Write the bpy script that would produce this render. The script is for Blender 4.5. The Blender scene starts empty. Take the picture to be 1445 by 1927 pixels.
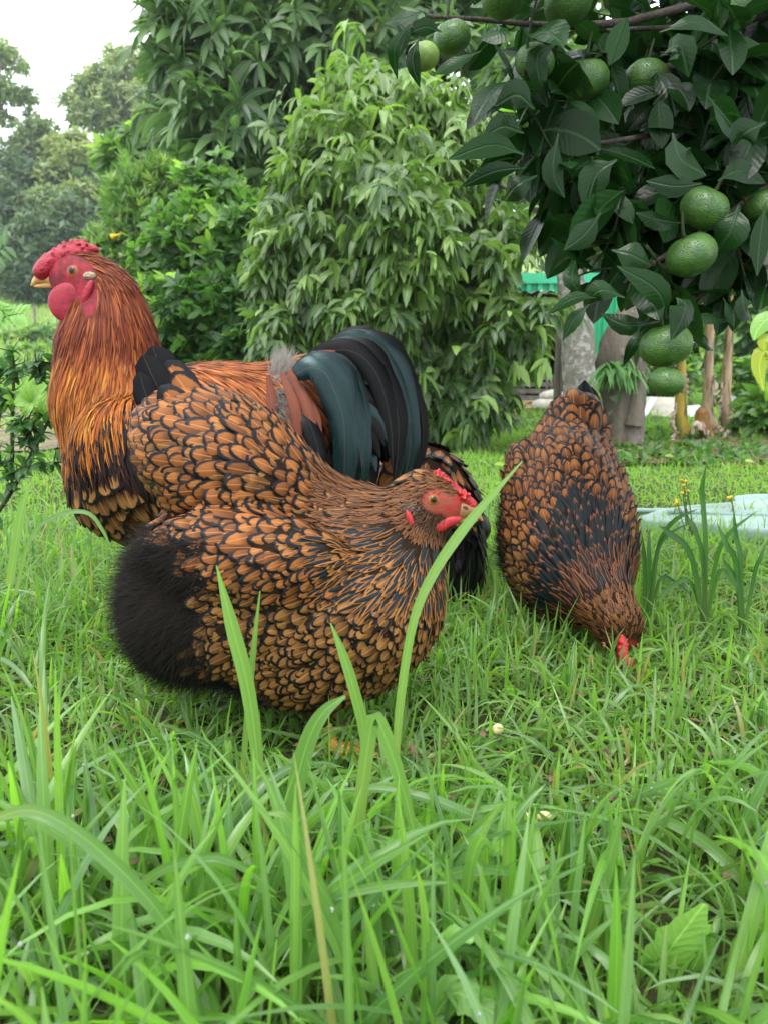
import bpy, math, random
import numpy as np
from mathutils import Vector

random.seed(7)
rng = np.random.default_rng(11)
S = bpy.context.scene
COL = S.collection

# ------------------------------------------------------------------ camera
CAM = np.array([0.0, 0.0, 0.45])
PITCH = math.radians(10.7)
FPX = 26.0 / 36.0 * 1927.0
cd = bpy.data.cameras.new('camera')
cam = bpy.data.objects.new('camera', cd)
COL.objects.link(cam)
cam.location = CAM
cam.rotation_euler = (math.pi / 2 - PITCH, 0, 0)
cd.sensor_fit = 'VERTICAL'
cd.sensor_height = 36.0
cd.sensor_width = 27.0
cd.lens = 26.0
cd.clip_start = 0.02
cd.clip_end = 1000.0
cd.dof.use_dof = True
cd.dof.focus_distance = 1.02
cd.dof.aperture_fstop = 9.0
S.camera = cam

# ------------------------------------------------------------------ world, sun, exposure
SUN_EL, SUN_ROT = math.radians(62), math.radians(200)
W = bpy.data.worlds.new('World')
S.world = W
W.use_nodes = True
wn = W.node_tree
wn.nodes.clear()
sky = wn.nodes.new('ShaderNodeTexSky')
sky.sky_type = 'NISHITA'
sky.sun_disc = False
sky.sun_elevation = SUN_EL
sky.sun_rotation = SUN_ROT
sky.air_density = 1.0
sky.dust_density = 4.0
sky.ozone_density = 1.0
# an even layer of cloud: the clear sky is mostly replaced by a grey-white that is brighter overhead
tc = wn.nodes.new('ShaderNodeTexCoord')
sx = wn.nodes.new('ShaderNodeSeparateXYZ')
wn.links.new(tc.outputs['Generated'], sx.inputs[0])
mr = wn.nodes.new('ShaderNodeMapRange')
mr.inputs['From Min'].default_value = 0.0
mr.inputs['From Max'].default_value = 1.0
mr.inputs['To Min'].default_value = 8.5
mr.inputs['To Max'].default_value = 15.0
wn.links.new(sx.outputs['Z'], mr.inputs['Value'])
cl = wn.nodes.new('ShaderNodeVectorMath')
cl.operation = 'SCALE'
cl.inputs[0].default_value = (0.955, 1.0, 1.03)
wn.links.new(mr.outputs[0], cl.inputs['Scale'])
mx = wn.nodes.new('ShaderNodeMixRGB')
mx.inputs['Fac'].default_value = 0.88
wn.links.new(sky.outputs[0], mx.inputs['Color1'])
wn.links.new(cl.outputs[0], mx.inputs['Color2'])
bg = wn.nodes.new('ShaderNodeBackground')
bg.inputs['Strength'].default_value = 0.15
wn.links.new(mx.outputs[0], bg.inputs['Color'])
wo = wn.nodes.new('ShaderNodeOutputWorld')
wn.links.new(bg.outputs[0], wo.inputs['Surface'])

sd = bpy.data.lights.new('sun', 'SUN')
sd.energy = 1.5
sd.angle = math.radians(24)
sd.color = (1.0, 0.96, 0.9)
sun = bpy.data.objects.new('sun', sd)
COL.objects.link(sun)
# the light comes from high up, a little behind the camera
_az = SUN_ROT
_dir = Vector((math.sin(_az) * math.cos(SUN_EL), math.cos(_az) * math.cos(SUN_EL), math.sin(SUN_EL)))
sun.rotation_euler = _dir.to_track_quat('Z', 'Y').to_euler()

S.view_settings.view_transform = 'Standard'
S.view_settings.look = 'None'
S.view_settings.exposure = 0.85
S.view_settings.gamma = 1.0
S.view_settings.use_curve_mapping = False
try:
    S.cycles.max_bounces = 7
    S.cycles.diffuse_bounces = 4
    S.cycles.glossy_bounces = 3
    S.cycles.transmission_bounces = 5
    S.cycles.transparent_max_bounces = 4
    S.cycles.volume_bounces = 1
    S.cycles.caustics_reflective = False
    S.cycles.caustics_refractive = False
    S.cycles.use_denoising = True
except Exception:
    pass

# ------------------------------------------------------------------ helpers: photo pixels to places
FW = np.array([0, math.cos(PITCH), -math.sin(PITCH)])
UP = np.array([0, math.sin(PITCH), math.cos(PITCH)])
RT = np.array([1.0, 0, 0])


def ray(px, py):
    return FW + RT * ((px - 722.5) / FPX) + UP * ((963.5 - py) / FPX)


def at(px, py, Y):
    d = ray(px, py)
    return CAM + d * (Y / d[1])


def gnd(px, py, z=0.0):
    d = ray(px, py)
    return CAM + d * ((z - CAM[2]) / d[2])


def proj(p):
    q = np.asarray(p) - CAM
    dep = q @ FW
    dep_s = np.where(np.abs(dep) < 1e-6, 1e-6, dep)
    return 722.5 + FPX * (q @ RT) / dep_s, 963.5 - FPX * (q @ UP) / dep_s, dep


def nrm(v):
    v = np.asarray(v, float)
    return v / np.maximum(np.linalg.norm(v, axis=-1, keepdims=True), 1e-9)


def sm(a, b, x):
    t = np.clip((x - a) / (b - a), 0, 1)
    return t * t * (3 - 2 * t)


def terrain(x, y):
    x = np.asarray(x, float)
    y = np.asarray(y, float)
    z = 0.09 * np.maximum(y - 9.5, 0) - 0.09 * np.maximum(y - 60, 0) * 0.3
    z = z + 0.12 * np.maximum(y - 26, 0)
    r = sm(2.0, 6.0, y)
    z = z + r * 0.03 * (np.sin(x * 1.3 + y * 0.7) + np.sin(x * 0.6 - y * 0.9 + 1.0))
    z = z + sm(60, 200, y) * 18 * (0.5 + 0.5 * np.sin(x * 0.011 + 3.4))
    return z + 0.008 * np.sin(x * 7 + 1) * np.sin(y * 6) * sm(0.3, 1.0, y)


# ------------------------------------------------------------------ helpers: meshes
def mesh_q(name, V, Q, uv=None, tone=None, mats=(), midx=None, smooth=True):
    me = bpy.data.meshes.new(name)
    V = np.ascontiguousarray(V, np.float32)
    Q = np.ascontiguousarray(Q, np.int32)
    me.vertices.add(len(V))
    me.vertices.foreach_set('co', V.ravel())
    me.loops.add(Q.size)
    me.polygons.add(len(Q))
    me.loops.foreach_set('vertex_index', Q.ravel())
    me.polygons.foreach_set('loop_start', np.arange(len(Q), dtype=np.int32) * Q.shape[1])
    me.polygons.foreach_set('use_smooth', np.full(len(Q), smooth, bool))
    for m in mats:
        me.materials.append(m)
    if midx is not None:
        me.polygons.foreach_set('material_index', np.ascontiguousarray(midx, np.int32))
    if uv is not None:
        l = me.uv_layers.new(name='UVMap')
        l.data.foreach_set('uv', np.ascontiguousarray(uv[Q.ravel()], np.float32).ravel())
    if tone is not None:
        a = me.attributes.new('tone', 'FLOAT_COLOR', 'POINT')
        a.data.foreach_set('color', np.ascontiguousarray(tone, np.float32).ravel())
    me.update(calc_edges=True)
    return me


def link(name, me, parent=None, loc=(0, 0, 0), kind=None, label=None, cat=None, group=None):
    o = bpy.data.objects.new(name, me)
    COL.objects.link(o)
    o.location = loc
    if parent is not None:
        o.parent = parent
    if kind:
        o['kind'] = kind
    if label:
        o['label'] = label
    if cat:
        o['category'] = cat
    if group:
        o['group'] = group
    return o


def empty(name, loc, label, cat, group=None, rz=0):
    o = link(name, None, None, loc, None, label, cat, group)
    o.empty_display_size = 0.05
    o.rotation_euler = (0, 0, rz)
    return o


def grid_q(N, R, C, wrap=False):
    i = np.arange(R - 1)[:, None]
    cc = C if wrap else C - 1
    j = np.arange(cc)[None, :]
    j2 = (j + 1) % C
    q = np.stack([i * C + j, i * C + j2, (i + 1) * C + j2, (i + 1) * C + j], -1).reshape(-1, 4)
    return (q[None] + (np.arange(N) * R * C)[:, None, None]).reshape(-1, 4)


def batch_mesh(name, pos, uv, tone, mats, midx=None, wrap=False):
    """pos (N,R,C,3), uv (R,C,2) or (N,R,C,2), tone (N,3)"""
    N, R, C, _ = pos.shape
    Q = grid_q(N, R, C, wrap)
    uvv = np.broadcast_to(uv, (N, R, C, 2)).reshape(-1, 2)
    t = None
    if tone is not None:
        t = np.ones((N, R * C, 4))
        t[:, :, :3] = tone[:, None, :]
        t = t.reshape(-1, 4)
    mi = None
    if midx is not None:
        mi = np.repeat(midx, len(Q) // N)
    return mesh_q(name, pos.reshape(-1, 3), Q, uvv, t, mats, mi)


def emit(pos, uv, tone, mats, parent, single, rest, score, nmax=300, midx=None, rest_kind='stuff', wrap=False):
    """the nmax highest scores become objects of their own, the others one joined part"""
    base = np.array(parent.location) if parent is not None else np.zeros(3)
    N = len(pos)
    order = np.argsort(-score)
    order = order[score[order] > 0]
    one = order[:nmax]
    isone = np.zeros(N, bool)
    isone[one] = True
    uvb = np.broadcast_to(uv, (N,) + pos.shape[1:3] + (2,))
    for k in one:
        p = pos[k:k + 1]
        c = p[0, 0].mean(0)
        mm = [mats[midx[k]]] if midx is not None else mats[:1]
        me = batch_mesh(single, p - c, uvb[k:k + 1], tone[k:k + 1], mm, wrap=wrap)
        link(single, me, parent, c - base)
    r = ~isone
    if r.any():
        me = batch_mesh(rest, pos[r] - base, uvb[r], tone[r], mats, None if midx is None else midx[r], wrap=wrap)
        link(rest, me, parent, kind=rest_kind)


def in_view_score(pos, cell=14, slack=0.02, extra=None):
    """how large each piece shows in the photograph: its projected size where it is the front-most of its neighbourhood"""
    N = len(pos)
    c = pos.reshape(N, -1, 3).mean(1)
    px, py, dep = proj(c)
    x, y, d = proj(pos.reshape(N, -1, 3).reshape(-1, 3))
    x = x.reshape(N, -1)
    y = y.reshape(N, -1)
    size = (x.max(1) - x.min(1) + 2) * (y.max(1) - y.min(1) + 2)
    ok = (px > 0) & (px < 1445) & (py > 0) & (py < 1927) & (dep > 0.05)
    gx = np.clip((px / cell).astype(int), 0, 200)
    gy = np.clip((py / cell).astype(int), 0, 200)
    zb = np.full((201, 201), 1e9)
    np.minimum.at(zb, (gx[ok], gy[ok]), dep[ok])
    front = dep <= zb[gx, gy] + slack
    s = np.where(ok & front, size, 0)
    if extra is not None:
        s = s * extra
    return s


def tube(paths, radii, C=8, squash=1.0):
    """paths (R,3), radii (R,) -> (1,R,C,3)"""
    P = np.asarray(paths, float)
    r = np.asarray(radii, float)
    T = nrm(np.gradient(P, axis=0))
    ref = np.array([0.31, 0.27, 0.91]) if abs(T[0] @ np.array([0, 0, 1])) < 0.8 else np.array([0.9, 0.4, 0.1])
    A = nrm(np.cross(T, ref))
    B = np.cross(T, A)
    a = np.linspace(0, 2 * np.pi, C, endpoint=False)
    return (P[:, None] + r[:, None, None] * (np.cos(a)[None, :, None] * A[:, None] + squash * np.sin(a)[None, :, None] * B[:, None]))[None]


def spline(pts, n):
    """Catmull-Rom through pts (K,D) sampled n times"""
    P = np.asarray(pts, float)
    K = len(P)
    if K == 2:
        t = np.linspace(0, 1, n)[:, None]
        return P[0] * (1 - t) + P[1] * t
    E = np.vstack([2 * P[0] - P[1], P, 2 * P[-1] - P[-2]])
    u = np.linspace(0, K - 1, n)
    i = np.minimum(u.astype(int), K - 2)
    t = (u - i)[:, None]
    p0, p1, p2, p3 = E[i], E[i + 1], E[i + 2], E[i + 3]
    return 0.5 * (2 * p1 + (p2 - p0) * t + (2 * p0 - 5 * p1 + 4 * p2 - p3) * t * t + (3 * p1 - p0 - 3 * p2 + p3) * t ** 3)


def join_grids(items):
    """list of (pos(1,R,C,3), wrap) -> V,Q,uv"""
    V, Q, U = [], [], []
    n = 0
    for p, wrap in items:
        _, R, C, _ = p.shape
        V.append(p.reshape(-1, 3))
        Q.append(grid_q(1, R, C, wrap) + n)
        uu = np.zeros((R, C, 2))
        uu[..., 0] = np.linspace(-1, 1, C)[None]
        uu[..., 1] = np.linspace(0, 1, R)[:, None]
        U.append(uu.reshape(-1, 2))
        n += R * C
    return np.vstack(V), np.vstack(Q), np.vstack(U)


def tubes_obj(name, items, mat, parent, kind=None, C=8):
    """items: list of (path, radii); one part"""
    base = np.array(parent.location) if parent is not None else np.zeros(3)
    V, Q, U = join_grids([(tube(p, r, C), True) for p, r in items])
    return link(name, mesh_q(name, V - base, Q, U, None, [mat]), parent, kind=kind)


def ribbon(path, width, face, R=14, C=5, camber=0.25, prof=None):
    """a curved strip through path (K,3) with half widths (K,), lying square to face; -> (1,R,C,3), uv (R,C,2)"""
    path = np.asarray(path, float)
    P = spline(path, R)
    w = np.maximum(spline(np.asarray(width, float)[:, None], R)[:, 0], 1e-4)
    T = nrm(np.gradient(P, axis=0))
    F = np.broadcast_to(np.asarray(face, float), P.shape)
    Sd = nrm(np.cross(T, F))
    Nn = nrm(np.cross(Sd, T))
    Nn = Nn * np.sign((Nn * F).sum(-1, keepdims=True) + 1e-9)
    u = np.linspace(-1, 1, C)
    pos = P[:, None] + w[:, None, None] * (u[None, :, None] * Sd[:, None] - camber * (u ** 2)[None, :, None] * Nn[:, None])
    uv = np.zeros((R, C, 2))
    uv[..., 0] = u[None] * (w / w.max())[:, None]
    uv[..., 1] = np.linspace(0, 1, R)[:, None]
    return pos[None], uv


def blades(base, d0, up, L, w, droop, vs, prof, C=3, fold=0.25, curl=0.0, wind=None):
    """leaves or grass: base (N,3), starting direction, face normal, length, half width, droop; rows at vs -> (N,R,C,3)"""
    N = len(base)
    R = len(vs)
    L = np.broadcast_to(L, (N,))
    w = np.broadcast_to(w, (N,))
    droop = np.broadcast_to(droop, (N,))
    fold = np.broadcast_to(fold, (N,))
    u = np.linspace(-1, 1, C)
    pos = np.zeros((N, R, C, 3))
    p = base.astype(float).copy()
    d = nrm(d0)
    up = nrm(up)
    g = np.array([0, 0, -1.0])
    for i in range(R):
        if i:
            ds = vs[i] - vs[i - 1]
            d = nrm(d + droop[:, None] * g * ds + (0 if wind is None else wind * ds))
            p = p + d * (L * ds)[:, None]
        sd = nrm(np.cross(d, up))
        n = nrm(np.cross(sd, d))
        up = n
        ww = (w * prof[i])[:, None, None]
        pos[:, i] = p[:, None] + ww * (u[None, :, None] * sd[:, None] * np.cos(fold)[:, None, None] + np.abs(u)[None, :, None] * n[:, None] * np.sin(fold)[:, None, None])
    return pos


def blade_uv(vs, prof, C):
    u = np.linspace(-1, 1, C)
    uv = np.zeros((len(vs), C, 2))
    uv[..., 0] = u[None] * np.asarray(prof)[:, None]
    uv[..., 1] = np.asarray(vs)[:, None]
    return uv


def sphere_grid(c, r, R=9, C=14, squash=(1, 1, 1)):
    th = np.linspace(0.0, math.pi, R)
    th[0] = 0.02
    th[-1] = math.pi - 0.02
    ph = np.linspace(0, 2 * math.pi, C, endpoint=False)
    x = np.sin(th)[:, None] * np.cos(ph)[None]
    y = np.sin(th)[:, None] * np.sin(ph)[None]
    z = np.cos(th)[:, None] * np.ones(C)[None]
    return (np.stack([x * squash[0], y * squash[1], z * squash[2]], -1) * r + np.asarray(c))[None]


def box_mesh(name, boxes, mats, midx=None, bev=0.0):
    """boxes: list of (corner matrix 8x3) or (lo, hi)"""
    V, Q = [], []
    for b in boxes:
        lo, hi = np.array(b[0], float), np.array(b[1], float)
        n = sum(len(v) for v in V)
        v = np.array([[x, y, z] for x in (lo[0], hi[0]) for y in (lo[1], hi[1]) for z in (lo[2], hi[2])])
        V.append(v)
        Q.append(np.array([[0, 1, 3, 2], [4, 6, 7, 5], [0, 4, 5, 1], [2, 3, 7, 6], [0, 2, 6, 4], [1, 5, 7, 3]]) + n)
    return mesh_q(name, np.vstack(V), np.vstack(Q), None, None, mats, midx, smooth=False)


# ------------------------------------------------------------------ helpers: materials
class G:
    def __init__(self, name):
        self.m = bpy.data.materials.new(name)
        self.m.use_nodes = True
        self.t = self.m.node_tree
        self.t.nodes.clear()
        self.out = self.t.nodes.new('ShaderNodeOutputMaterial')

    def n(self, typ, ins=None, **pr):
        nd = self.t.nodes.new('ShaderNode' + typ)
        for k, v in pr.items():
            setattr(nd, k, v)
        for k, v in (ins or {}).items():
            self.put(nd.inputs[k], v)
        return nd

    def put(self, sock, v):
        if isinstance(v, bpy.types.NodeSocket):
            self.t.links.new(v, sock)
        elif isinstance(v, bpy.types.Node):
            self.t.links.new(v.outputs[0], sock)
        else:
            if hasattr(sock.default_value, '__len__') and len(sock.default_value) == 4 and len(v) == 3:
                v = (*v, 1)
            sock.default_value = v

    def ma(self, op, a, b=0.0, c=None, clamp=False):
        i = {0: a, 1: b}
        if c is not None:
            i[2] = c
        return self.n('Math', i, operation=op, use_clamp=clamp).outputs[0]

    def ss(self, x, a, b):
        nd = self.n('MapRange', {'Value': x, 'From Min': a, 'From Max': b}, interpolation_type='SMOOTHSTEP')
        return nd.outputs[0]

    def mix(self, f, a, b, mode='MIX'):
        return self.n('MixRGB', {'Fac': f, 'Color1': a, 'Color2': b}, blend_type=mode).outputs[0]

    def noise(self, vec, scale, detail=3, rough=0.5):
        i = {'Scale': scale, 'Detail': detail, 'Roughness': rough}
        if vec is not None:
            i['Vector'] = vec
        return self.n('TexNoise', i)

    def uv(self):
        s = self.n('SeparateXYZ', {0: self.n('UVMap').outputs[0]})
        return s.outputs[0], s.outputs[1]

    def tone(self):
        s = self.n('SeparateColor', {0: self.n('Attribute', attribute_name='tone').outputs['Color']})
        return s.outputs[0], s.outputs[1], s.outputs[2]

    def vec(self, x, y, z):
        return self.n('CombineXYZ', {0: x, 1: y, 2: z}).outputs[0]

    def bump(self, h, strength=0.3, dist=0.001):
        return self.n('Bump', {'Height': h, 'Strength': strength, 'Distance': dist}).outputs[0]

    def bsdf(self, col, rough=0.6, spec=0.4, normal=None, **ins):
        i = {'Base Color': col, 'Roughness': rough, 'Specular IOR Level': spec}
        if normal is not None:
            i['Normal'] = normal
        i.update(ins)
        return self.n('BsdfPrincipled', i)

    def done(self, sh):
        self.t.links.new(sh.outputs[0], self.out.inputs['Surface'])
        return self.m

    def leafy(self, col, tcol, rough, spec, tr, normal=None):
        b = self.bsdf(col, rough, spec, normal)
        t = self.n('BsdfTranslucent', {'Color': tcol})
        mxs = self.n('MixShader', {0: tr})
        self.t.links.new(b.outputs[0], mxs.inputs[1])
        self.t.links.new(t.outputs[0], mxs.inputs[2])
        return self.done(mxs)


def lin(r, g, b):
    f = lambda c: c / 12.92 if c <= 0.04045 else ((c + 0.055) / 1.055) ** 2.4
    return (f(r / 255), f(g / 255), f(b / 255))


def plain(name, col, rough=0.6, spec=0.4, var=0.25, scale=20, bump=0.2, metal=0.0):
    g = G(name)
    tcx = g.n('TexCoord').outputs['Object']
    nz = g.noise(tcx, scale, 5, 0.6).outputs[0]
    dark = tuple(c * (1 - var) for c in col)
    lite = tuple(min(1, c * (1 + var)) for c in col)
    c = g.mix(g.ss(nz, 0.3, 0.7), dark, lite)
    return g.done(g.bsdf(c, rough, spec, g.bump(nz, bump, 0.01), Metallic=metal))
# ------------------------------------------------------------------ feather materials
def barb(g, x, v, r, k=60.0):
    """fine slanting barbs either side of the shaft"""
    ax = g.ma('ABSOLUTE', x)
    return g.noise(g.vec(g.ma('MULTIPLY', g.ma('SUBTRACT', v, g.ma('MULTIPLY', ax, 0.35)), k), g.ma('MULTIPLY', ax, 2.0), g.ma('MULTIPLY', r, 37.0)), 1.0, 2, 0.6).outputs[0]


def mat_laced(name, light, dark, lace=(0.0045, 0.0045, 0.0055), sheen=(0.010, 0.012, 0.018)):
    g = G(name)
    x, v = g.uv()
    r, k, q = g.tone()
    b = barb(g, x, v, r)
    wob = g.ma('MULTIPLY', g.ma('SUBTRACT', g.noise(g.vec(g.ma('MULTIPLY', x, 3.0), g.ma('MULTIPLY', v, 4.0), g.ma('MULTIPLY', r, 50.0)), 1.5, 2).outputs[0], 0.5), 0.55)
    wob = g.ma('ADD', wob, g.ma('MULTIPLY', g.ma('SUBTRACT', b, 0.5), 0.35))
    a = g.ma('SUBTRACT', 0.92, g.ma('MULTIPLY', k, 0.26))
    bb = g.ma('SUBTRACT', 0.60, g.ma('MULTIPLY', k, 0.14))
    ax = g.ma('ABSOLUTE', x)
    # the gold ground narrows to a blunt point at its tip
    e = g.ma('ADD', g.ma('POWER', g.ma('DIVIDE', ax, a), 2.0), g.ma('POWER', g.ma('ABSOLUTE', g.ma('DIVIDE', g.ma('SUBTRACT', v, 0.36), bb)), 2.6))
    e = g.ma('ADD', e, wob)
    gold = g.n('MapRange', {'Value': e, 'From Min': 1.12, 'From Max': 0.9}).outputs[0]
    c = g.mix(r, light, dark)
    c = g.mix(g.ss(v, 0.75, 0.35), c, tuple(cc * 0.62 for cc in dark))
    c = g.mix(g.ma('MULTIPLY', g.ss(ax, 0.07, 0.015), 0.55), c, tuple(min(1, cc * 1.7 + 0.03) for cc in light))
    c = g.mix(0.75, c, g.ma('ADD', 0.62, g.ma('MULTIPLY', b, 0.76)), 'MULTIPLY')
    blk = g.mix(g.ss(b, 0.35, 0.75), lace, sheen)
    col = g.mix(gold, blk, c)
    ro = g.ma('SUBTRACT', 0.58, g.ma('MULTIPLY', g.ma('SUBTRACT', 1.0, gold), 0.12))
    return g.done(g.bsdf(col, ro, 0.16, g.bump(b, 0.35, 0.0008)))


def mat_hackle(name, edge, edge2, core, core2, wide=0.55):
    g = G(name)
    x, v = g.uv()
    r, k, q = g.tone()
    ax = g.ma('ABSOLUTE', x)
    b = barb(g, x, v, r, 40.0)
    st = g.noise(g.vec(g.ma('MULTIPLY', x, 2.5), g.ma('MULTIPLY', v, 1.2), g.ma('MULTIPLY', r, 60.0)), 3.0, 2).outputs[0]
    w = g.ma('MULTIPLY', g.ma('ADD', 0.35, k), wide)
    e = g.ma('ADD', g.ma('POWER', g.ma('DIVIDE', ax, w), 2.0), g.ma('POWER', g.ma('ABSOLUTE', g.ma('DIVIDE', g.ma('SUBTRACT', v, 0.42), 0.47)), 3.0))
    e = g.ma('ADD', e, g.ma('MULTIPLY', g.ma('SUBTRACT', st, 0.5), 0.7))
    m = g.n('MapRange', {'Value': e, 'From Min': 0.85, 'From Max': 1.15}).outputs[0]
    ed = g.mix(q, edge, edge2)
    ed = g.mix(0.7, ed, g.ma('ADD', 0.55, g.ma('MULTIPLY', st, 0.9)), 'MULTIPLY')
    co = g.mix(g.ss(b, 0.35, 0.7), core, core2)
    return g.done(g.bsdf(g.mix(m, co, ed), 0.5, 0.18, g.bump(b, 0.3, 0.0006)))


def mat_strand(name, ca, cb, cc, streak=(0.01, 0.008, 0.006), amount=0.35, rough=0.42):
    """glossy narrow cock feathers: colour by tone, some with a dark shaft streak"""
    g = G(name)
    x, v = g.uv()
    r, k, q = g.tone()
    ax = g.ma('ABSOLUTE', x)
    st = g.noise(g.vec(g.ma('MULTIPLY', x, 2.2), g.ma('MULTIPLY', v, 0.8), g.ma('MULTIPLY', r, 60.0)), 3.0, 3, 0.6).outputs[0]
    c = g.mix(q, ca, cb)
    c = g.mix(g.ss(r, 0.62, 1.0), c, cc)
    c = g.mix(0.85, c, g.ma('ADD', 0.4, g.ma('MULTIPLY', st, 1.2)), 'MULTIPLY')
    d = g.ma('MULTIPLY', g.ss(ax, 0.5, 0.1), g.ma('MULTIPLY', g.ss(v, 0.5, 0.85), g.ma('LESS_THAN', k, amount)))
    c = g.mix(g.ma('MULTIPLY', d, 0.9), c, streak)
    return g.done(g.bsdf(c, rough + 0.1, 0.16, g.bump(st, 0.5, 0.0006)))


def mat_sheen(name, base, tint, rough=0.3, spec=0.6, barbs=70.0, stint=(1, 1, 1)):
    g = G(name)
    x, v = g.uv()
    r, k, q = g.tone()
    b = barb(g, x, v, r, barbs)
    fr = g.n('LayerWeight', {'Blend': 0.35}).outputs['Facing']
    c = g.mix(g.ma('MULTIPLY', g.ss(b, 0.3, 0.8), g.ma('ADD', 0.15, g.ma('MULTIPLY', r, 0.85))), base, tint)
    c = g.mix(g.ma('MULTIPLY', g.ss(g.ma('ABSOLUTE', x), 0.55, 0.92), 0.95), c, tuple(a * 0.2 for a in base))  # vane edges darkened in the colour, leaving a painted sheen along the middle
    c = g.mix(g.ma('MULTIPLY', g.ss(g.ma('ABSOLUTE', x), 0.045, 0.01), 0.7), c, (0.05, 0.035, 0.025))
    return g.done(g.bsdf(c, rough, spec, g.bump(b, 0.3, 0.0006), **{'Specular Tint': (*stint, 1)}))


def mat_skin(name, col, col2, under, scale=240):
    """bare red skin where the tone attribute says so, dark down elsewhere"""
    g = G(name)
    r, k, q = g.tone()
    oc = g.n('TexCoord').outputs['Object']
    nz = g.noise(oc, scale, 4, 0.65).outputs[0]
    vo = g.n('TexVoronoi', {'Vector': oc, 'Scale': scale * 2.2}).outputs[0]
    c = g.mix(g.ss(g.noise(oc, scale * 0.3, 4, 0.6).outputs[0], 0.35, 0.62), col, col2)
    c = g.mix(0.5, c, g.ma('ADD', 0.6, g.ma('MULTIPLY', nz, 0.8)), 'MULTIPLY')
    c = g.mix(r, under, c)
    return g.done(g.bsdf(c, 0.55, g.ma('MULTIPLY', r, 0.25), g.bump(g.ma('ADD', nz, g.ma('MULTIPLY', vo, 0.35)), 0.5, 0.0016)))


def mat_wattle(name, col, col2, scale=500, rough=0.42, bump=0.8):
    g = G(name)
    oc = g.n('TexCoord').outputs['Object']
    nz = g.noise(oc, scale * 0.25, 4, 0.65).outputs[0]
    vo = g.n('TexVoronoi', {'Vector': oc, 'Scale': scale}).outputs[0]
    c = g.mix(g.ss(nz, 0.3, 0.7), col, col2)
    return g.done(g.bsdf(c, rough, 0.4, g.bump(g.ma('ADD', nz, g.ma('MULTIPLY', vo, 0.5)), bump, 0.002), **{'Subsurface Weight': 0.12, 'Subsurface Radius': (0.006, 0.0015, 0.001), 'Subsurface Scale': 1.0}))


M = {}
M['laced'] = mat_laced('gold_laced_feather', lin(148, 92, 46), lin(102, 60, 31))
M['laced_breast_shaded'] = mat_laced('shaded_breast_feather', lin(136, 94, 50), lin(98, 64, 34), lace=(0.0035, 0.0035, 0.004), sheen=(0.007, 0.0075, 0.009))  # ochre laced feather, darkened: shade low on the body is put into the colour
M['hackle'] = mat_hackle('hen_hackle_feather', lin(142, 92, 42), lin(104, 62, 32), (0.003, 0.006, 0.008), (0.011, 0.021, 0.027), 0.8)
M['hackle_dark'] = mat_hackle('dark_hackle_feather', lin(116, 70, 42), lin(86, 50, 34), (0.003, 0.005, 0.006), (0.009, 0.015, 0.019), 0.85)
M['cap'] = mat_hackle('head_feather', lin(124, 80, 46), lin(84, 52, 32), (0.010, 0.008, 0.006), (0.026, 0.018, 0.012), 0.34)
M['down'] = mat_sheen('black_down', (0.010, 0.009, 0.0085), (0.046, 0.040, 0.036), 0.9, 0.08, 12.0)
M['grey_down'] = mat_sheen('grey_down', (0.22, 0.20, 0.18), (0.46, 0.43, 0.40), 0.8, 0.2, 12.0)
M['black'] = mat_sheen('black_feather', (0.003, 0.003, 0.0036), (0.007, 0.008, 0.011), 0.40, 0.13)
M['green'] = mat_sheen('green_black_feather', (0.004, 0.008, 0.009), (0.004, 0.022, 0.022), 0.25, 0.36, 90.0, (0.66, 0.97, 1.0))
M['maroon'] = mat_sheen('maroon_black_feather', (0.005, 0.0035, 0.0045), (0.036, 0.008, 0.010), 0.45, 0.14, 30.0)
M['cockhackle'] = mat_strand('cock_hackle_feather', lin(158, 92, 30), lin(126, 58, 24), lin(178, 118, 46))
M['cockhead'] = mat_strand('cock_neck_feather', lin(130, 60, 28), lin(92, 38, 20), lin(146, 78, 38), amount=0.1)
M['saddle'] = mat_strand('saddle_feather', lin(160, 88, 36), lin(124, 56, 26), lin(172, 108, 58), amount=0.65)
M['brick'] = mat_strand('brick_red_feather', lin(122, 70, 52), lin(100, 54, 42), lin(132, 80, 62), amount=0.2, rough=0.5)
M['skin_hen'] = mat_skin('hen_face_skin', lin(146, 40, 38), lin(122, 66, 46), (0.022, 0.014, 0.009))
M['skin_cock'] = mat_skin('cock_face_skin', lin(136, 18, 34), lin(88, 14, 26), (0.085, 0.028, 0.011))
M['comb_hen'] = mat_wattle('hen_comb_skin', lin(172, 42, 44), lin(150, 28, 34))
M['comb_cock'] = mat_wattle('cock_comb_skin', lin(158, 14, 42), lin(122, 8, 32))
M['wattle_hen'] = mat_wattle('hen_wattle_skin', lin(172, 42, 44), lin(150, 28, 34), 700, 0.45, 0.3)
M['wattle_cock'] = mat_wattle('cock_wattle_skin', lin(150, 12, 38), lin(116, 8, 30), 700, 0.45, 0.3)
M['beak'] = plain('horn_beak', lin(182, 138, 84), 0.38, 0.5, 0.25, 60, 0.05)
M['beak_pink'] = plain('pink_horn_beak', lin(140, 100, 64), 0.38, 0.5, 0.22, 60, 0.05)
M['nostril'] = plain('nostril', lin(90, 62, 48), 0.6, 0.2, 0.3, 200)
M['ear'] = plain('earlobe_tuft', lin(150, 134, 112), 0.8, 0.1, 0.4, 300, 0.5)
M['shank'] = plain('yellow_shank', lin(186, 140, 66), 0.5, 0.4, 0.3, 120, 0.6)
M['claw'] = plain('claw_horn', lin(150, 120, 80), 0.4, 0.4, 0.2, 100)
M['lid'] = plain('eyelid_skin', lin(138, 78, 54), 0.55, 0.3, 0.3, 400, 0.3)


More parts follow.
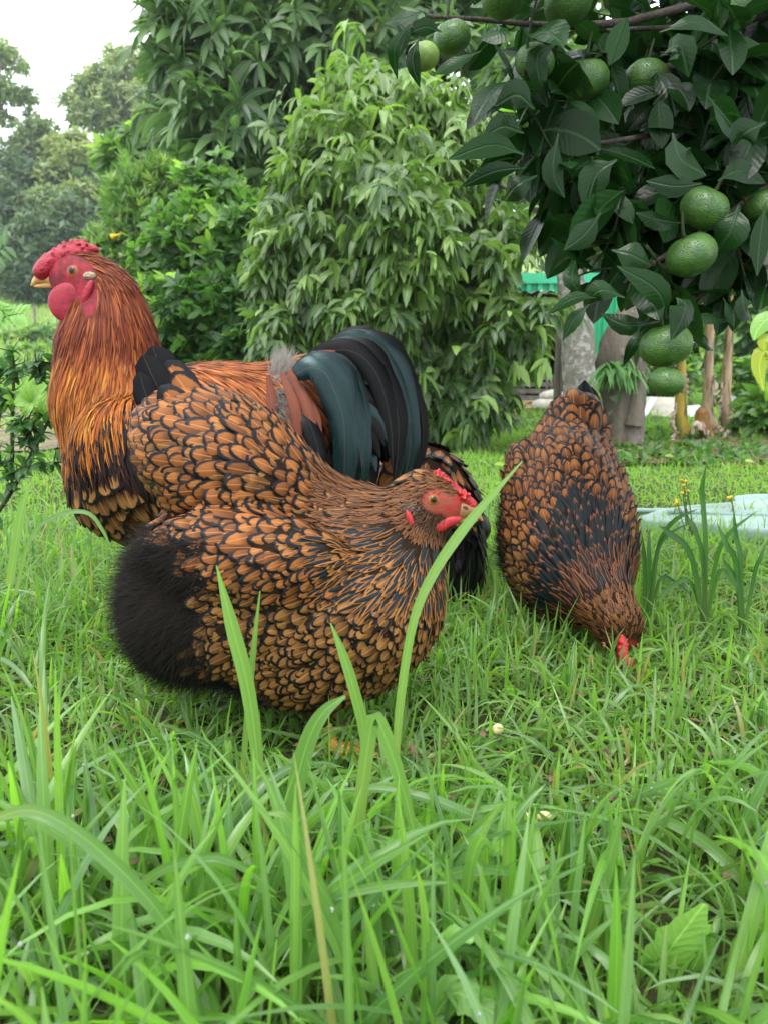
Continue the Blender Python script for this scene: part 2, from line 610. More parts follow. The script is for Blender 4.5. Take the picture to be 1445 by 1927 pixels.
def mat_eye(name, iris, iris2):
    g = G(name)
    x, v = g.uv()
    c = g.mix(g.ss(v, 0.24, 0.44), iris2, iris)
    c = g.mix(g.ma('LESS_THAN', v, 0.21), c, (0.003, 0.003, 0.003))
    c = g.mix(g.ss(v, 0.43, 0.5), c, (0.02, 0.012, 0.008))
    return g.done(g.bsdf(c, 0.08, 0.28, None, **{'Coat Weight': 0.15, 'Coat Roughness': 0.02}))


M['eye_hen'] = mat_eye('amber_eye', lin(168, 112, 30), lin(110, 62, 18))
M['eye_cock'] = mat_eye('brown_eye', lin(176, 110, 60), lin(120, 60, 30))


# ------------------------------------------------------------------ bodies as signed distance
def rot_from_axis(ax):
    """columns: ax, horizontal side, third"""
    a = nrm(ax)
    s = nrm(np.cross(a, [0, 0, 1.0]))
    return np.stack([a, s, np.cross(a, s)], 1)


class Sdf:
    def __init__(self, k=0.02):
        self.pr = []
        self.k = k

    def ell(self, c, r, ax=None, k=None):
        R = np.eye(3) if ax is None else rot_from_axis(ax)
        self.pr.append(('e', np.asarray(c, float), np.asarray(r, float), R, k or self.k))
        return self

    def cone(self, a, b, ra, rb, flat=1.0, k=None):
        self.pr.append(('c', np.asarray(a, float), np.asarray(b, float), ra, rb, flat, k or self.k))
        return self

    def __call__(self, p):
        out = None
        for q in self.pr:
            if q[0] == 'e':
                w = (p - q[1]) @ q[3]
                k0 = np.sqrt(((w / q[2]) ** 2).sum(-1)) + 1e-9
                k1 = np.sqrt(((w / q[2] ** 2) ** 2).sum(-1)) + 1e-9
                d = k0 * (k0 - 1) / k1
                k = q[4]
            else:
                _, a, b, ra, rb, fl, k = q
                sc = np.array([1, 1 / fl, 1])
                pa = (p - a) * sc
                ba = (b - a) * sc
                h = np.clip((pa @ ba) / (ba @ ba), 0, 1)
                d = (np.sqrt(((pa - h[..., None] * ba) ** 2).sum(-1)) - (ra + (rb - ra) * h)) * min(fl, 1.0)
            if out is None:
                out = d
            else:
                h = np.clip(0.5 + 0.5 * (out - d) / k, 0, 1)
                out = out * (1 - h) + d * h - k * h * (1 - h)
        return out

    def grad(self, p, e=0.0006):
        g = np.zeros(p.shape)
        for s in ((1, -1, -1), (-1, -1, 1), (-1, 1, -1), (1, 1, 1)):
            s = np.array(s, float)
            g += s * self(p + s * e)[..., None]
        return nrm(g)

    def bounds(self):
        lo, hi = [], []
        for q in self.pr:
            if q[0] == 'e':
                m = q[2].max()
                lo.append(q[1] - m)
                hi.append(q[1] + m)
            else:
                for c, r in ((q[1], q[3]), (q[2], q[4])):
                    m = r * max(1, q[5])
                    lo.append(c - m)
                    hi.append(c + m)
        return np.min(lo, 0), np.max(hi, 0)

    def snap(self, p, off=0.0, it=2):
        for _ in range(it):
            d = self(p) - off
            p = p - d[..., None] * self.grad(p)
        return p

    def hit(self, px, py):
        d = nrm(ray(px, py))
        p = CAM.copy()
        for _ in range(90):
            p = p + d * self(p[None])[0] * 0.9
        return p, self.grad(p[None])[0]

    def mesh(self, h):
        lo, hi = self.bounds()
        lo = lo - 2.5 * h
        n = np.ceil((hi + 2.5 * h - lo) / h).astype(int) + 1
        ax = [lo[i] + h * np.arange(n[i]) for i in range(3)]
        F = np.empty(n, np.float64)
        yy, zz = np.meshgrid(ax[1], ax[2], indexing='ij')
        for i, x in enumerate(ax[0]):
            F[i] = self(np.stack([np.full(yy.shape, x), yy, zz], -1))
        V, Q = surface_nets(F, lo, h)
        V = self.snap(V, 0, 2)
        return V, Q


def surface_nets(F, lo, h):
    nx, ny, nz = F.shape
    s = F < 0
    cor = [(i, j, k) for i in (0, 1) for j in (0, 1) for k in (0, 1)]
    cnt = sum(s[i:nx - 1 + i, j:ny - 1 + j, k:nz - 1 + k].astype(np.int8) for i, j, k in cor)
    act = (cnt > 0) & (cnt < 8)
    idx = np.argwhere(act)
    vid = np.full(act.shape, -1, int)
    vid[act] = np.arange(len(idx))
    acc = np.zeros((len(idx), 3))
    num = np.zeros(len(idx))
    fv = {c: F[idx[:, 0] + c[0], idx[:, 1] + c[1], idx[:, 2] + c[2]] for c in cor}
    for a in cor:
        for b in cor:
            if sum(abs(a[i] - b[i]) for i in range(3)) == 1 and a < b:
                x = (fv[a] < 0) != (fv[b] < 0)
                t = np.where(x, fv[a] / np.where(x, fv[a] - fv[b], 1), 0)
                pos = np.array(a) + t[:, None] * (np.array(b) - np.array(a))
                acc += np.where(x[:, None], pos, 0)
                num += x
    V = lo + h * (idx + acc / num[:, None])
    Q = []
    for axi in range(3):
        o1, o2 = [(1, 2), (2, 0), (0, 1)][axi]
        sl = [slice(1, -1)] * 3
        sl[axi] = slice(0, -1)
        A = s[tuple(sl)]
        sl2 = list(sl)
        sl2[axi] = slice(1, None)
        B = s[tuple(sl2)]
        e = np.argwhere(A != B)
        off = np.array([1, 1, 1])
        off[axi] = 0
        e = e + off
        inside = s[e[:, 0], e[:, 1], e[:, 2]]
        d1 = np.zeros(3, int)
        d1[o1] = 1
        d2 = np.zeros(3, int)
        d2[o2] = 1
        q = []
        for u in (-d1 - d2, -d2, 0 * d1, -d1):
            c = e + u
            q.append(vid[c[:, 0], c[:, 1], c[:, 2]])
        q = np.stack(q, 1)
        q[~inside] = q[~inside][:, ::-1]
        Q.append(q)
    return V, np.vstack(Q)


def surface_points(V, Q, n):
    a, b, c, d = (V[Q[:, i]] for i in range(4))
    ar = 0.5 * np.linalg.norm(np.cross(c - a, d - b), axis=1)
    k = rng.choice(len(Q), n, p=ar / ar.sum())
    u, v = rng.random((2, n, 1))
    return (a[k] * (1 - u) + b[k] * u) * (1 - v) + (d[k] * (1 - u) + c[k] * u) * v


def poisson(P, r):
    """keep points no closer than r (array or number)"""
    r = np.broadcast_to(r, (len(P),))
    if len(P) == 0:
        return np.zeros(0, int)
    cell = float(r.max())
    keys = np.floor(P / cell).astype(int)
    gridd = {}
    keep = []
    nb = [(i, j, k) for i in (-1, 0, 1) for j in (-1, 0, 1) for k in (-1, 0, 1)]
    PL = P.tolist()
    rl = r.tolist()
    for i, (kx, ky, kz) in enumerate(keys.tolist()):
        x, y, z = PL[i]
        rr = rl[i] * rl[i]
        ok = True
        for a, b, c in nb:
            for j in gridd.get((kx + a, ky + b, kz + c), ()):
                q = PL[j]
                if (q[0] - x) ** 2 + (q[1] - y) ** 2 + (q[2] - z) ** 2 < rr:
                    ok = False
                    break
            if not ok:
                break
        if ok:
            gridd.setdefault((kx, ky, kz), []).append(i)
            keep.append(i)
    return np.array(keep, int)


def flow(p, ctrl):
    """directions at p from arrows [(pos, dir, weight)]"""
    d = np.zeros(p.shape)
    for c, v, w in ctrl:
        r2 = ((p - c) ** 2).sum(-1)
        d += (w / (r2 + 0.0006) ** 2)[:, None] * nrm(v)
    return nrm(d)


FV = np.array([0, 0.22, 0.42, 0.6, 0.75, 0.87, 0.95, 1.0])
PROF = {
    'round': np.array([0.30, 0.68, 0.92, 1.0, 1.0, 0.86, 0.62, 0.16]),
    'long': np.array([0.45, 0.85, 1.0, 1.0, 0.86, 0.60, 0.34, 0.05]),
    'strand': np.array([0.6, 0.95, 1.0, 0.92, 0.74, 0.5, 0.28, 0.03]),
}


def feathers(body, p, ctrl, L, Wd, prof, o0=-0.002, o1=0.006, jit=0.12, camber=0.28, C=5, lag=None):
    """feathers rooted at p that follow the body's surface along the flow -> pos (N,R,C,3)"""
    N = len(p)
    L = np.broadcast_to(L, (N,)) * (1 + 0.21 * rng.standard_normal(N))
    Wd = np.broadcast_to(Wd, (N,)) * (1 + 0.15 * rng.standard_normal(N))
    L = np.clip(L, 0.4 * np.median(L), 2.0 * np.median(L))
    R = len(FV)
    dz = rng.standard_normal(N) * 0.0007
    tilt = o1 * (1 + 0.35 * rng.standard_normal(N))
    ja = rng.standard_normal(N) * jit
    pos = np.zeros((N, R, C, 3))
    u = np.linspace(-1, 1, C)
    q = body.snap(p, 0, 1)
    tw = rng.standard_normal(N) * 0.12
    for i in range(R):
        n = body.grad(q)
        t = flow(q, ctrl)
        t = nrm(t - (t * n).sum(-1, keepdims=True) * n)
        b = np.cross(n, t)
        t = nrm(t * np.cos(ja)[:, None] + b * np.sin(ja)[:, None])
        b = np.cross(n, t)
        if i:
            q = q + t * (L * (FV[i] - FV[i - 1]))[:, None]
            off = o0 + (tilt - o0) * FV[i] + dz
            q = q - (body(q) - off)[:, None] * body.grad(q)
            n = body.grad(q)
            b = nrm(np.cross(n, t))
        else:
            q = q - (body(q) - (o0 + dz))[:, None] * n
        w = (Wd * prof[i])[:, None, None]
        bb = nrm(b + n * tw[:, None])
        pos[:, i] = q[:, None] + w * (u[None, :, None] * bb[:, None] - camber * (u ** 2)[None, :, None] * n[:, None])
    return pos


def fuv(prof, C=5):
    u = np.linspace(-1, 1, C)
    uv = np.zeros((len(FV), C, 2))
    uv[..., 0] = u[None] * prof[:, None]
    uv[..., 1] = FV[:, None]
    return uv


def strands(body, p, ctrl, L, w, lift=0.6, jit=0.5, R=5, curl=0.5):
    """soft down: thin tapering strips that stand off the surface"""
    N = len(p)
    L = np.broadcast_to(L, (N,)) * rng.uniform(0.5, 1.25, N)
    n = body.grad(p)
    t = flow(p, ctrl)
    t = nrm(t - (t * n).sum(-1, keepdims=True) * n)
    d = nrm(t + n * lift + rng.standard_normal((N, 3)) * jit)
    bend = t * curl + rng.standard_normal((N, 3)) * curl * 0.7
    pos = np.zeros((N, R, 2, 3))
    q = p - n * 0.002
    for i in range(R):
        if i:
            d = nrm(d + bend / R)
            q = q + d * (L / (R - 1))[:, None]
        sd = nrm(np.cross(d, n + 0.3 * rng.standard_normal((N, 3)) * (i == 0)))
        ww = w * (1 - 0.9 * i / (R - 1))
        pos[:, i, 0] = q - sd * ww
        pos[:, i, 1] = q + sd * ww
    return pos


def tones(N, k=(0.3, 0.7), q=None):
    t = np.zeros((N, 3))
    t[:, 0] = rng.random(N)
    t[:, 1] = rng.uniform(k[0], k[1], N)
    t[:, 2] = rng.random(N) if q is None else q
    return t


BODIES = []


def seen(pos, own, slack=0.004):
    """projected size of each feather where it faces the camera and no bird stands before it"""
    N = len(pos)
    c = pos[:, 5:].reshape(N, -1, 3).mean(1)
    px, py, dep = proj(c)
    n = own.grad(c)
    face = -(n * nrm(c - CAM)).sum(-1)
    x, y, _ = proj(pos.reshape(N, -1, 3).reshape(-1, 3))
    x = x.reshape(N, -1)
    y = y.reshape(N, -1)
    size = (x.max(1) - x.min(1)) * (y.max(1) - y.min(1))
    vis = (face > 0.12) & (px > 0) & (px < 1445) & (py > 0) & (py < 1927)
    d = CAM - c
    for t in np.linspace(0.02, 0.9, 36):
        q = c + d * t
        for bd in BODIES:
            vis &= ~(bd(q) < 0.002) if bd is not own else ~(bd(q) < 0.0)
    return np.where(vis, size * np.clip(face, 0, 1), 0)


def path3(pts, Y):
    """pixel path [(px,py[,dY])] at distance Y"""
    return np.array([at(a[0], a[1], Y + (a[2] if len(a) > 2 else 0.0)) for a in pts])


class Bird:
    def __init__(self, name, base, label, cat, group):
        self.root = empty(name, base, label, cat, group)
        self.b = np.asarray(base, float)

    def body_mesh(self, sdf, h, mat, skin=None, nm='body'):
        V, Q = sdf.mesh(h)
        tone = np.zeros((len(V), 4))
        tone[:, 3] = 1
        if skin is not None:
            tone[:, 0] = skin(V)
        link(nm, mesh_q(nm, V - self.b, Q, None, tone, [mat]), self.root)
        return V, Q

    def blob(self, nm, sdf, h, mat, parent=None):
        V, Q = sdf.mesh(h)
        return link(nm, mesh_q(nm, V - self.b, Q, None, None, [mat]), self.root if parent is None else parent)

    def eye(self, c, n, r, mat, nm='eye'):
        """an eyeball whose uv runs from the pupil outward, with a lid ring"""
        n = nrm(n)
        a = nrm(np.cross(n, [0.1, 0.05, 1.0]))
        b = np.cross(n, a)
        R, C = 10, 20
        th = np.linspace(0.02, 1.9, R)
        ph = np.linspace(0, 2 * math.pi, C, endpoint=False)
        P = np.asarray(c) + r * (np.cos(th)[:, None, None] * n + np.sin(th)[:, None, None] * (np.cos(ph)[None, :, None] * a + np.sin(ph)[None, :, None] * b))
        uv = np.zeros((R, C, 2))
        uv[..., 1] = (th / (math.pi / 2) * 0.62)[:, None]
        V = P.reshape(-1, 3) - self.b
        e = link(nm, mesh_q(nm, V, grid_q(1, R, C, True), uv.reshape(-1, 2), None, [mat]), self.root)
        # lid: a torus round the eye
        R2, C2 = 24, 8
        pp = np.linspace(0, 2 * math.pi, R2, endpoint=False)
        qq = np.linspace(0, 2 * math.pi, C2, endpoint=False)
        rad = a[None] * np.cos(pp)[:, None] * 1.0 + b[None] * np.sin(pp)[:, None] * 0.9
        T = np.asarray(c) + n * r * 0.44 + rad[:, None] * (r * (0.95 + 0.11 * np.cos(qq)))[None, :, None] + n * (r * 0.11 * np.sin(qq))[None, :, None]
        V2 = np.vstack([T.reshape(-1, 3), T[:1].reshape(-1, 3)]) - self.b
        link('eyelid', mesh_q('eyelid', V2, grid_q(1, R2 + 1, C2, True), None, None, [M['lid']]), e)
        return e

    def beak(self, pts, Y, half, depth, mat, lower=None, Yt=None):
        """upper (and lower) mandible along a pixel path with half heights in px"""
        def mand(pp, hh, nm):
            Ys = np.linspace(Y, Y if Yt is None else Yt, len(pp))
            P = spline([at(x, y, yy) for (x, y), yy in zip(pp, Ys)], 14)
            sc = (P[0] - CAM) @ FW / FPX
            h = spline(np.array(hh, float)[:, None], 14)[:, 0] * sc
            T = nrm(np.gradient(P, axis=0))
            A = nrm(np.cross(T, [0, 0, 1.0]))
            B = np.cross(A, T)
            an = np.linspace(0, 2 * math.pi, 12, endpoint=False)
            V = P[:, None] + h[:, None, None] * (np.cos(an)[None, :, None] * A[:, None] * depth + np.sin(an)[None, :, None] * B[:, None])
            return link(nm, mesh_q(nm, V.reshape(-1, 3) - self.b, grid_q(1, 14, 12, True), None, None, [mat]), self.root)
        u = mand(pts, half, 'upper_beak')
        if lower:
            mand(lower[0], lower[1], 'lower_beak')
        return u

    def leg(self, top, foot, r, fwd, mat):
        """shank with four toes and claws, from the hock at top to the ball of the foot"""
        top = np.asarray(top, float)
        foot = np.asarray(foot, float)
        fwd = nrm(fwd)
        sd = nrm(np.cross(fwd, [0, 0, 1.0]))
        items = [(spline([top, top * 0.5 + foot * 0.5 + fwd * 0.004, foot + [0, 0, 0.008]], 8), np.linspace(1.25, 0.95, 8) * r)]
        claws = []
        for a, ln in ((0.0, 0.055), (0.5, 0.046), (-0.5, 0.046), (math.pi, 0.022)):
            d = fwd * math.cos(a) + sd * math.sin(a)
            P = spline([foot + [0, 0, 0.008], foot + d * ln * 0.5 + [0, 0, 0.009], foot + d * ln + [0, 0, 0.005]], 7)
            items.append((P, np.array([0.9, 0.75, 0.7, 0.55, 0.6, 0.5, 0.42]) * r))
            claws.append((spline([P[-1], P[-1] + d * 0.008 + [0, 0, 0.001], P[-1] + d * 0.013 - [0, 0, 0.004]], 5), np.array([0.36, 0.32, 0.25, 0.15, 0.03]) * r))
        V, Q, U = join_grids([(tube(p, q, 8), True) for p, q in items])
        lg = link('leg', mesh_q('leg', V - self.b, Q, U, None, [mat]), self.root)
        V, Q, U = join_grids([(tube(p, q, 6), True) for p, q in claws])
        link('claws', mesh_q('claws', V - self.b, Q, U, None, [M['claw']]), lg, kind='stuff')
        return lg

    def plume(self, nm, path, width, face, mat, R=16, C=5, camber=0.2, tone=None):
        pos, uv = ribbon(path, width, face, R, C, camber)
        # a rounded tip and a slightly ragged edge
        tt = np.linspace(0, 1, R)
        k = np.where(tt > 0.86, np.sqrt(np.clip(1 - ((tt - 0.86) / 0.145) ** 2, 0.02, 1)), 1) * (1 + 0.035 * rng.standard_normal(R))
        mid = pos[0][:, C // 2:C // 2 + 1]
        pos[0] = mid + (pos[0] - mid) * k[:, None, None]
        c = pos[0, 0].mean(0)
        t = tones(1) if tone is None else np.array([tone], float)
        me = batch_mesh(nm, pos - c, uv, t, [mat])
        return link(nm, me, self.root, c - self.b)
# ------------------------------------------------------------------ plant materials
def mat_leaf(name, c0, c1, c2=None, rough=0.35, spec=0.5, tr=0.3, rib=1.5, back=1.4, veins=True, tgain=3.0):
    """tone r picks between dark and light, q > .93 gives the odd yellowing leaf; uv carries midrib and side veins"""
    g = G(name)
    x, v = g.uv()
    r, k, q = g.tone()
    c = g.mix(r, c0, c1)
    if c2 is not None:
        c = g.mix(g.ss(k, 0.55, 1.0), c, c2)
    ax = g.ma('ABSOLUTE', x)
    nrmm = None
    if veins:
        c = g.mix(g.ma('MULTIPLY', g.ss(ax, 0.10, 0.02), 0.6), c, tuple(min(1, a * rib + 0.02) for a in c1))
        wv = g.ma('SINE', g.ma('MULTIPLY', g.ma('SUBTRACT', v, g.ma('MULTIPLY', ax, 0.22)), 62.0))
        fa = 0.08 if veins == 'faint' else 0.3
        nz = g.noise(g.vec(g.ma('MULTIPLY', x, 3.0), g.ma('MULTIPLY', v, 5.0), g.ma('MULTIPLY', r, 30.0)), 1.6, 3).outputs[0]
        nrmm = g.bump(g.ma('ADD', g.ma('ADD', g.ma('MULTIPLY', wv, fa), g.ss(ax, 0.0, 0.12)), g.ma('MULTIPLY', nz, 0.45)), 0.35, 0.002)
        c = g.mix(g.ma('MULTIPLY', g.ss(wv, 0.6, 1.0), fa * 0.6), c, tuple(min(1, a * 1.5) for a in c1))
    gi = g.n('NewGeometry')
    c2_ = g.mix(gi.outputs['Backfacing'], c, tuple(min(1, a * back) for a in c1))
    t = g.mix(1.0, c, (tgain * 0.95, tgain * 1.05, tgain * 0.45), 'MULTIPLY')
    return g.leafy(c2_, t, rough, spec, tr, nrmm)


def mat_grass(name, c0, c1, dry, rough=0.33, spec=0.45, tr=0.42, tg=(2.6, 2.7, 1.3)):
    g = G(name)
    x, v = g.uv()
    r, k, q = g.tone()
    c = g.mix(r, c0, c1)
    c = g.mix(g.ma('MULTIPLY', g.ss(k, 0.62, 0.9), 0.5), c, (c1[0] * 0.95, c1[1] * 1.25, c1[2] * 0.35))
    c = g.mix(g.ma('MULTIPLY', g.ss(k, 0.3, 0.12), 0.55), c, (c1[0] * 0.95, c1[1] * 0.9, c1[2] * 1.9))
    c = g.mix(g.ss(q, 0.955, 0.965), c, dry)
    c = g.mix(g.ma('MULTIPLY', g.ss(v, 0.35, 0.0), 0.5), c, tuple(a * 0.5 + b * 0.5 for a, b in zip(c1, dry)))
    st = g.noise(g.vec(g.ma('MULTIPLY', x, 5.0), g.ma('MULTIPLY', v, 1.5), g.ma('MULTIPLY', r, 40.0)), 2.2, 2).outputs[0]
    c = g.mix(0.5, c, g.ma('ADD', 0.6, g.ma('MULTIPLY', st, 0.8)), 'MULTIPLY')
    ax = g.ma('ABSOLUTE', x)
    c = g.mix(g.ma('MULTIPLY', g.ss(ax, 0.14, 0.03), 0.3), c, tuple(min(1, a * 1.6) for a in c1))
    t = g.mix(1.0, c, tg, 'MULTIPLY')
    return g.leafy(c, t, rough, spec, tr, g.bump(st, 0.25, 0.0008))


def mat_bark(name, c0, c1, lichen=None, scale=9.0, amount=0.5, stretch=0.35):
    g = G(name)
    oc = g.n('Mapping', {0: g.n('TexCoord').outputs['Object'], 3: (1, 1, stretch)}).outputs[0]
    n1 = g.noise(oc, scale, 6, 0.65).outputs[0]
    n2 = g.noise(oc, scale * 4.5, 5, 0.7).outputs[0]
    c = g.mix(g.ss(n1, 0.3, 0.7), c0, c1)
    c = g.mix(0.6, c, g.ma('ADD', 0.5, n2), 'MULTIPLY')
    if lichen is not None:
        n3 = g.noise(g.n('TexCoord').outputs['Object'], scale * 1.7, 5, 0.6).outputs[0]
        c = g.mix(g.ss(n3, 0.62 - 0.25 * amount, 0.72 - 0.2 * amount), c, lichen)
    return g.done(g.bsdf(c, 0.85, 0.2, g.bump(g.ma('ADD', n1, n2), 0.7, 0.02)))


M['lychee_new'] = mat_leaf('lychee_leaf', (0.024, 0.060, 0.018), (0.150, 0.240, 0.060), None, 0.36, 0.42, 0.25)
M['mango'] = mat_leaf('mango_leaf', (0.026, 0.062, 0.024), (0.092, 0.160, 0.056), (0.16, 0.2, 0.05), 0.4, 0.45, 0.28)
M['citrus'] = mat_leaf('lime_bush_leaf', (0.022, 0.066, 0.020), (0.080, 0.165, 0.038), (0.20, 0.32, 0.06), 0.36, 0.45, 0.32)
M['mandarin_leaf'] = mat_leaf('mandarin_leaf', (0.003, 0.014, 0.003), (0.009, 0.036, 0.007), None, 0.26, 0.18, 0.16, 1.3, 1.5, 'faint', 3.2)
M['thorn_leaf'] = mat_leaf('thorny_lime_leaf', (0.022, 0.066, 0.024), (0.05, 0.12, 0.035), (0.2, 0.36, 0.07), 0.35, 0.45, 0.28)
M['shrub_pale'] = mat_leaf('pale_shrub_leaf', (0.05, 0.11, 0.035), (0.12, 0.21, 0.06), (0.20, 0.28, 0.09), 0.45, 0.4, 0.3, veins=False)
M['shrub_dark'] = mat_leaf('dark_shrub_leaf', (0.02, 0.055, 0.02), (0.05, 0.12, 0.035), None, 0.4, 0.4, 0.25, veins=False)
M['gum'] = mat_leaf('gum_tree_leaf', (0.070, 0.115, 0.055), (0.15, 0.20, 0.085), (0.22, 0.26, 0.10), 0.5, 0.35, 0.22, veins=False)
M['far_dark'] = mat_leaf('forest_leaf', (0.030, 0.060, 0.034), (0.070, 0.110, 0.055), None, 0.5, 0.35, 0.2, veins=False)
M['fern'] = mat_leaf('fern_frond', (0.04, 0.12, 0.03), (0.09, 0.22, 0.05), None, 0.4, 0.4, 0.3)
M['weed'] = mat_leaf('broad_weed_leaf', (0.15, 0.29, 0.08), (0.22, 0.37, 0.12), None, 0.42, 0.4, 0.35, 1.5)
M['yellowleaf'] = mat_leaf('yellowing_leaf', (0.20, 0.27, 0.04), (0.30, 0.33, 0.05), None, 0.4, 0.4, 0.35)
M['grass'] = mat_grass('lawn_blade', (0.048, 0.115, 0.032), (0.185, 0.305, 0.080), (0.26, 0.22, 0.10), 0.27, 0.55)
M['tallgrass'] = mat_grass('tall_grass_blade', (0.065, 0.150, 0.045), (0.165, 0.295, 0.070), (0.22, 0.22, 0.08), 0.26, 0.55, 0.42)
M['farlawn'] = mat_grass('far_lawn_blade', (0.11, 0.225, 0.040), (0.19, 0.32, 0.060), (0.28, 0.26, 0.10))
M['paddock'] = mat_grass('paddock_blade', (0.13, 0.22, 0.06), (0.22, 0.30, 0.10), (0.34, 0.30, 0.16))
M['sedge'] = mat_grass('sedge_blade', (0.030, 0.095, 0.022), (0.055, 0.150, 0.030), (0.2, 0.2, 0.08), 0.34, 0.4, 0.3)
M['bark_dark'] = mat_bark('dark_bark', (0.03, 0.024, 0.02), (0.10, 0.085, 0.07), None, 14)
M['bark_grey'] = mat_bark('grey_lichen_bark', (0.075, 0.062, 0.052), (0.17, 0.145, 0.12), (0.28, 0.265, 0.235), 7, 0.15)
M['bark_pale'] = mat_bark('pale_lichen_bark', (0.20, 0.185, 0.16), (0.33, 0.31, 0.28), (0.48, 0.475, 0.45), 14, 0.5, 0.8)
M['bark_gum'] = mat_bark('gum_bark', (0.12, 0.10, 0.085), (0.26, 0.23, 0.2), None, 3)
M['twig'] = mat_bark('green_twig', (0.02, 0.04, 0.015), (0.06, 0.08, 0.03), None, 40)
M['twig_brown'] = mat_bark('brown_twig', (0.06, 0.05, 0.035), (0.14, 0.11, 0.075), None, 40)

# ------------------------------------------------------------------ ground
ys = np.concatenate([np.linspace(-1.5, 0.2, 8), np.linspace(0.3, 6, 90), np.geomspace(6.2, 130, 70)])
us = np.linspace(-1, 1, 121)
gx = us[None, :] * (3.0 + 1.1 * np.maximum(ys, 0))[:, None]
gy = np.broadcast_to(ys[:, None], gx.shape)
gv = np.stack([gx, gy, terrain(gx, gy)], -1)


def mat_ground():
    g = G('lawn_soil')
    oc = g.n('TexCoord').outputs['Object']
    sp = g.n('SeparateXYZ', {0: oc})
    n1 = g.noise(oc, 1.1, 5, 0.6).outputs[0]
    n2 = g.noise(oc, 26, 6, 0.7).outputs[0]
    n3 = g.noise(oc, 160, 4, 0.7).outputs[0]
    soil = g.mix(g.ss(n2, 0.35, 0.65), (0.035, 0.024, 0.015), (0.095, 0.07, 0.042))
    green = g.mix(g.ss(n3, 0.3, 0.7), (0.045, 0.10, 0.02), (0.11, 0.21, 0.04))
    far = g.mix(g.ss(n1, 0.35, 0.65), (0.12, 0.21, 0.05), (0.20, 0.27, 0.09))
    c = g.mix(g.ss(n3, 0.42, 0.58), soil, (0.04, 0.075, 0.018))
    c = g.mix(g.ma('MULTIPLY', g.ss(sp.outputs[1], 1.8, 4.5), 0.9), c, green)
    c = g.mix(g.ss(sp.outputs[1], 12.0, 24.0), c, far)
    return g.done(g.bsdf(c, 0.9, 0.15, g.bump(g.ma('ADD', n2, n3), 0.8, 0.02)))


link('ground', mesh_q('ground', gv.reshape(-1, 3), grid_q(1, len(ys), len(us))[:, ::-1], None, None, [mat_ground()]), kind='structure')


def ground_patch(name, pts, mat, lift=0.004, n=26):
    """an irregular sheet lying on the terrain inside a closed outline of (x,y)"""
    P = np.array(pts, float)
    c = P.mean(0)
    ring = spline(np.vstack([P, P[:1]]), n)[:-1]
    V, Q = [], []
    rr = np.linspace(0.05, 1, 7)
    for s in rr:
        xy = c + (ring - c) * s
        V.append(np.column_stack([xy, terrain(xy[:, 0], xy[:, 1]) + lift]))
    V = np.vstack(V)
    return link(name, mesh_q(name, V, grid_q(1, len(rr), len(ring), True)[:, ::-1], None, None, [mat]), kind='structure')


M['dirt'] = plain('bare_dirt', (0.17, 0.135, 0.10), 0.95, 0.1, 0.35, 5, 0.6)
M['litter_soil'] = plain('leaf_litter_soil', (0.12, 0.085, 0.055), 0.95, 0.1, 0.5, 9, 0.8)
ground_patch('dirt_path', [gnd(-60, 850)[:2], gnd(40, 858)[:2], gnd(150, 842)[:2], gnd(130, 805)[:2], gnd(110, 770)[:2], gnd(20, 775)[:2], gnd(-80, 795)[:2]], M['dirt'], 0.012)
ground_patch('litter_patch', [gnd(1150, 872)[:2], gnd(1300, 868)[:2], gnd(1460, 876)[:2], gnd(1470, 835)[:2], gnd(1340, 818)[:2], gnd(1180, 836)[:2]], M['litter_soil'], 0.012)

# ------------------------------------------------------------------ grass
GV6 = np.array([0, 0.22, 0.45, 0.68, 0.87, 1.0])
GP6 = np.array([0.75, 1.0, 0.95, 0.75, 0.42, 0.04])
GV4 = np.array([0, 0.4, 0.75, 1.0])
GP4 = np.array([0.8, 1.0, 0.6, 0.05])


def wedge(d0, d1, n, a=0.62, b=0.5):
    y = d0 + (d1 - d0) * rng.random(4 * n)
    keep = rng.random(4 * n) < (a * y + b) / (a * d1 + b)
    y = y[keep][:n]
    x = (rng.random(len(y)) * 2 - 1) * (a * y + b)
    return x, y


def patchy(x, y, f=3.0, s=0.0):
    return 0.5 + 0.25 * (np.sin(x * f + 1.3 * np.sin(y * f * 0.8 + s)) + np.sin(y * f * 1.3 + 1.7 * np.sin(x * f * 0.7 + 2 + s)))


def clear_of(x, y, path_only=False):
    """1 where grass may grow: not under the lid or on the bare patches"""
    px, py, _ = proj(np.column_stack([x, y, terrain(x, y)]))
    dirt = (px < 145) & (py > 768) & (py < 850)
    lit = (px > 1150) & (py > 826) & (py < 872) & (rng.random(len(x)) < 0.72)
    return ~(dirt & (rng.random(len(x)) < 0.6)) & ~lit


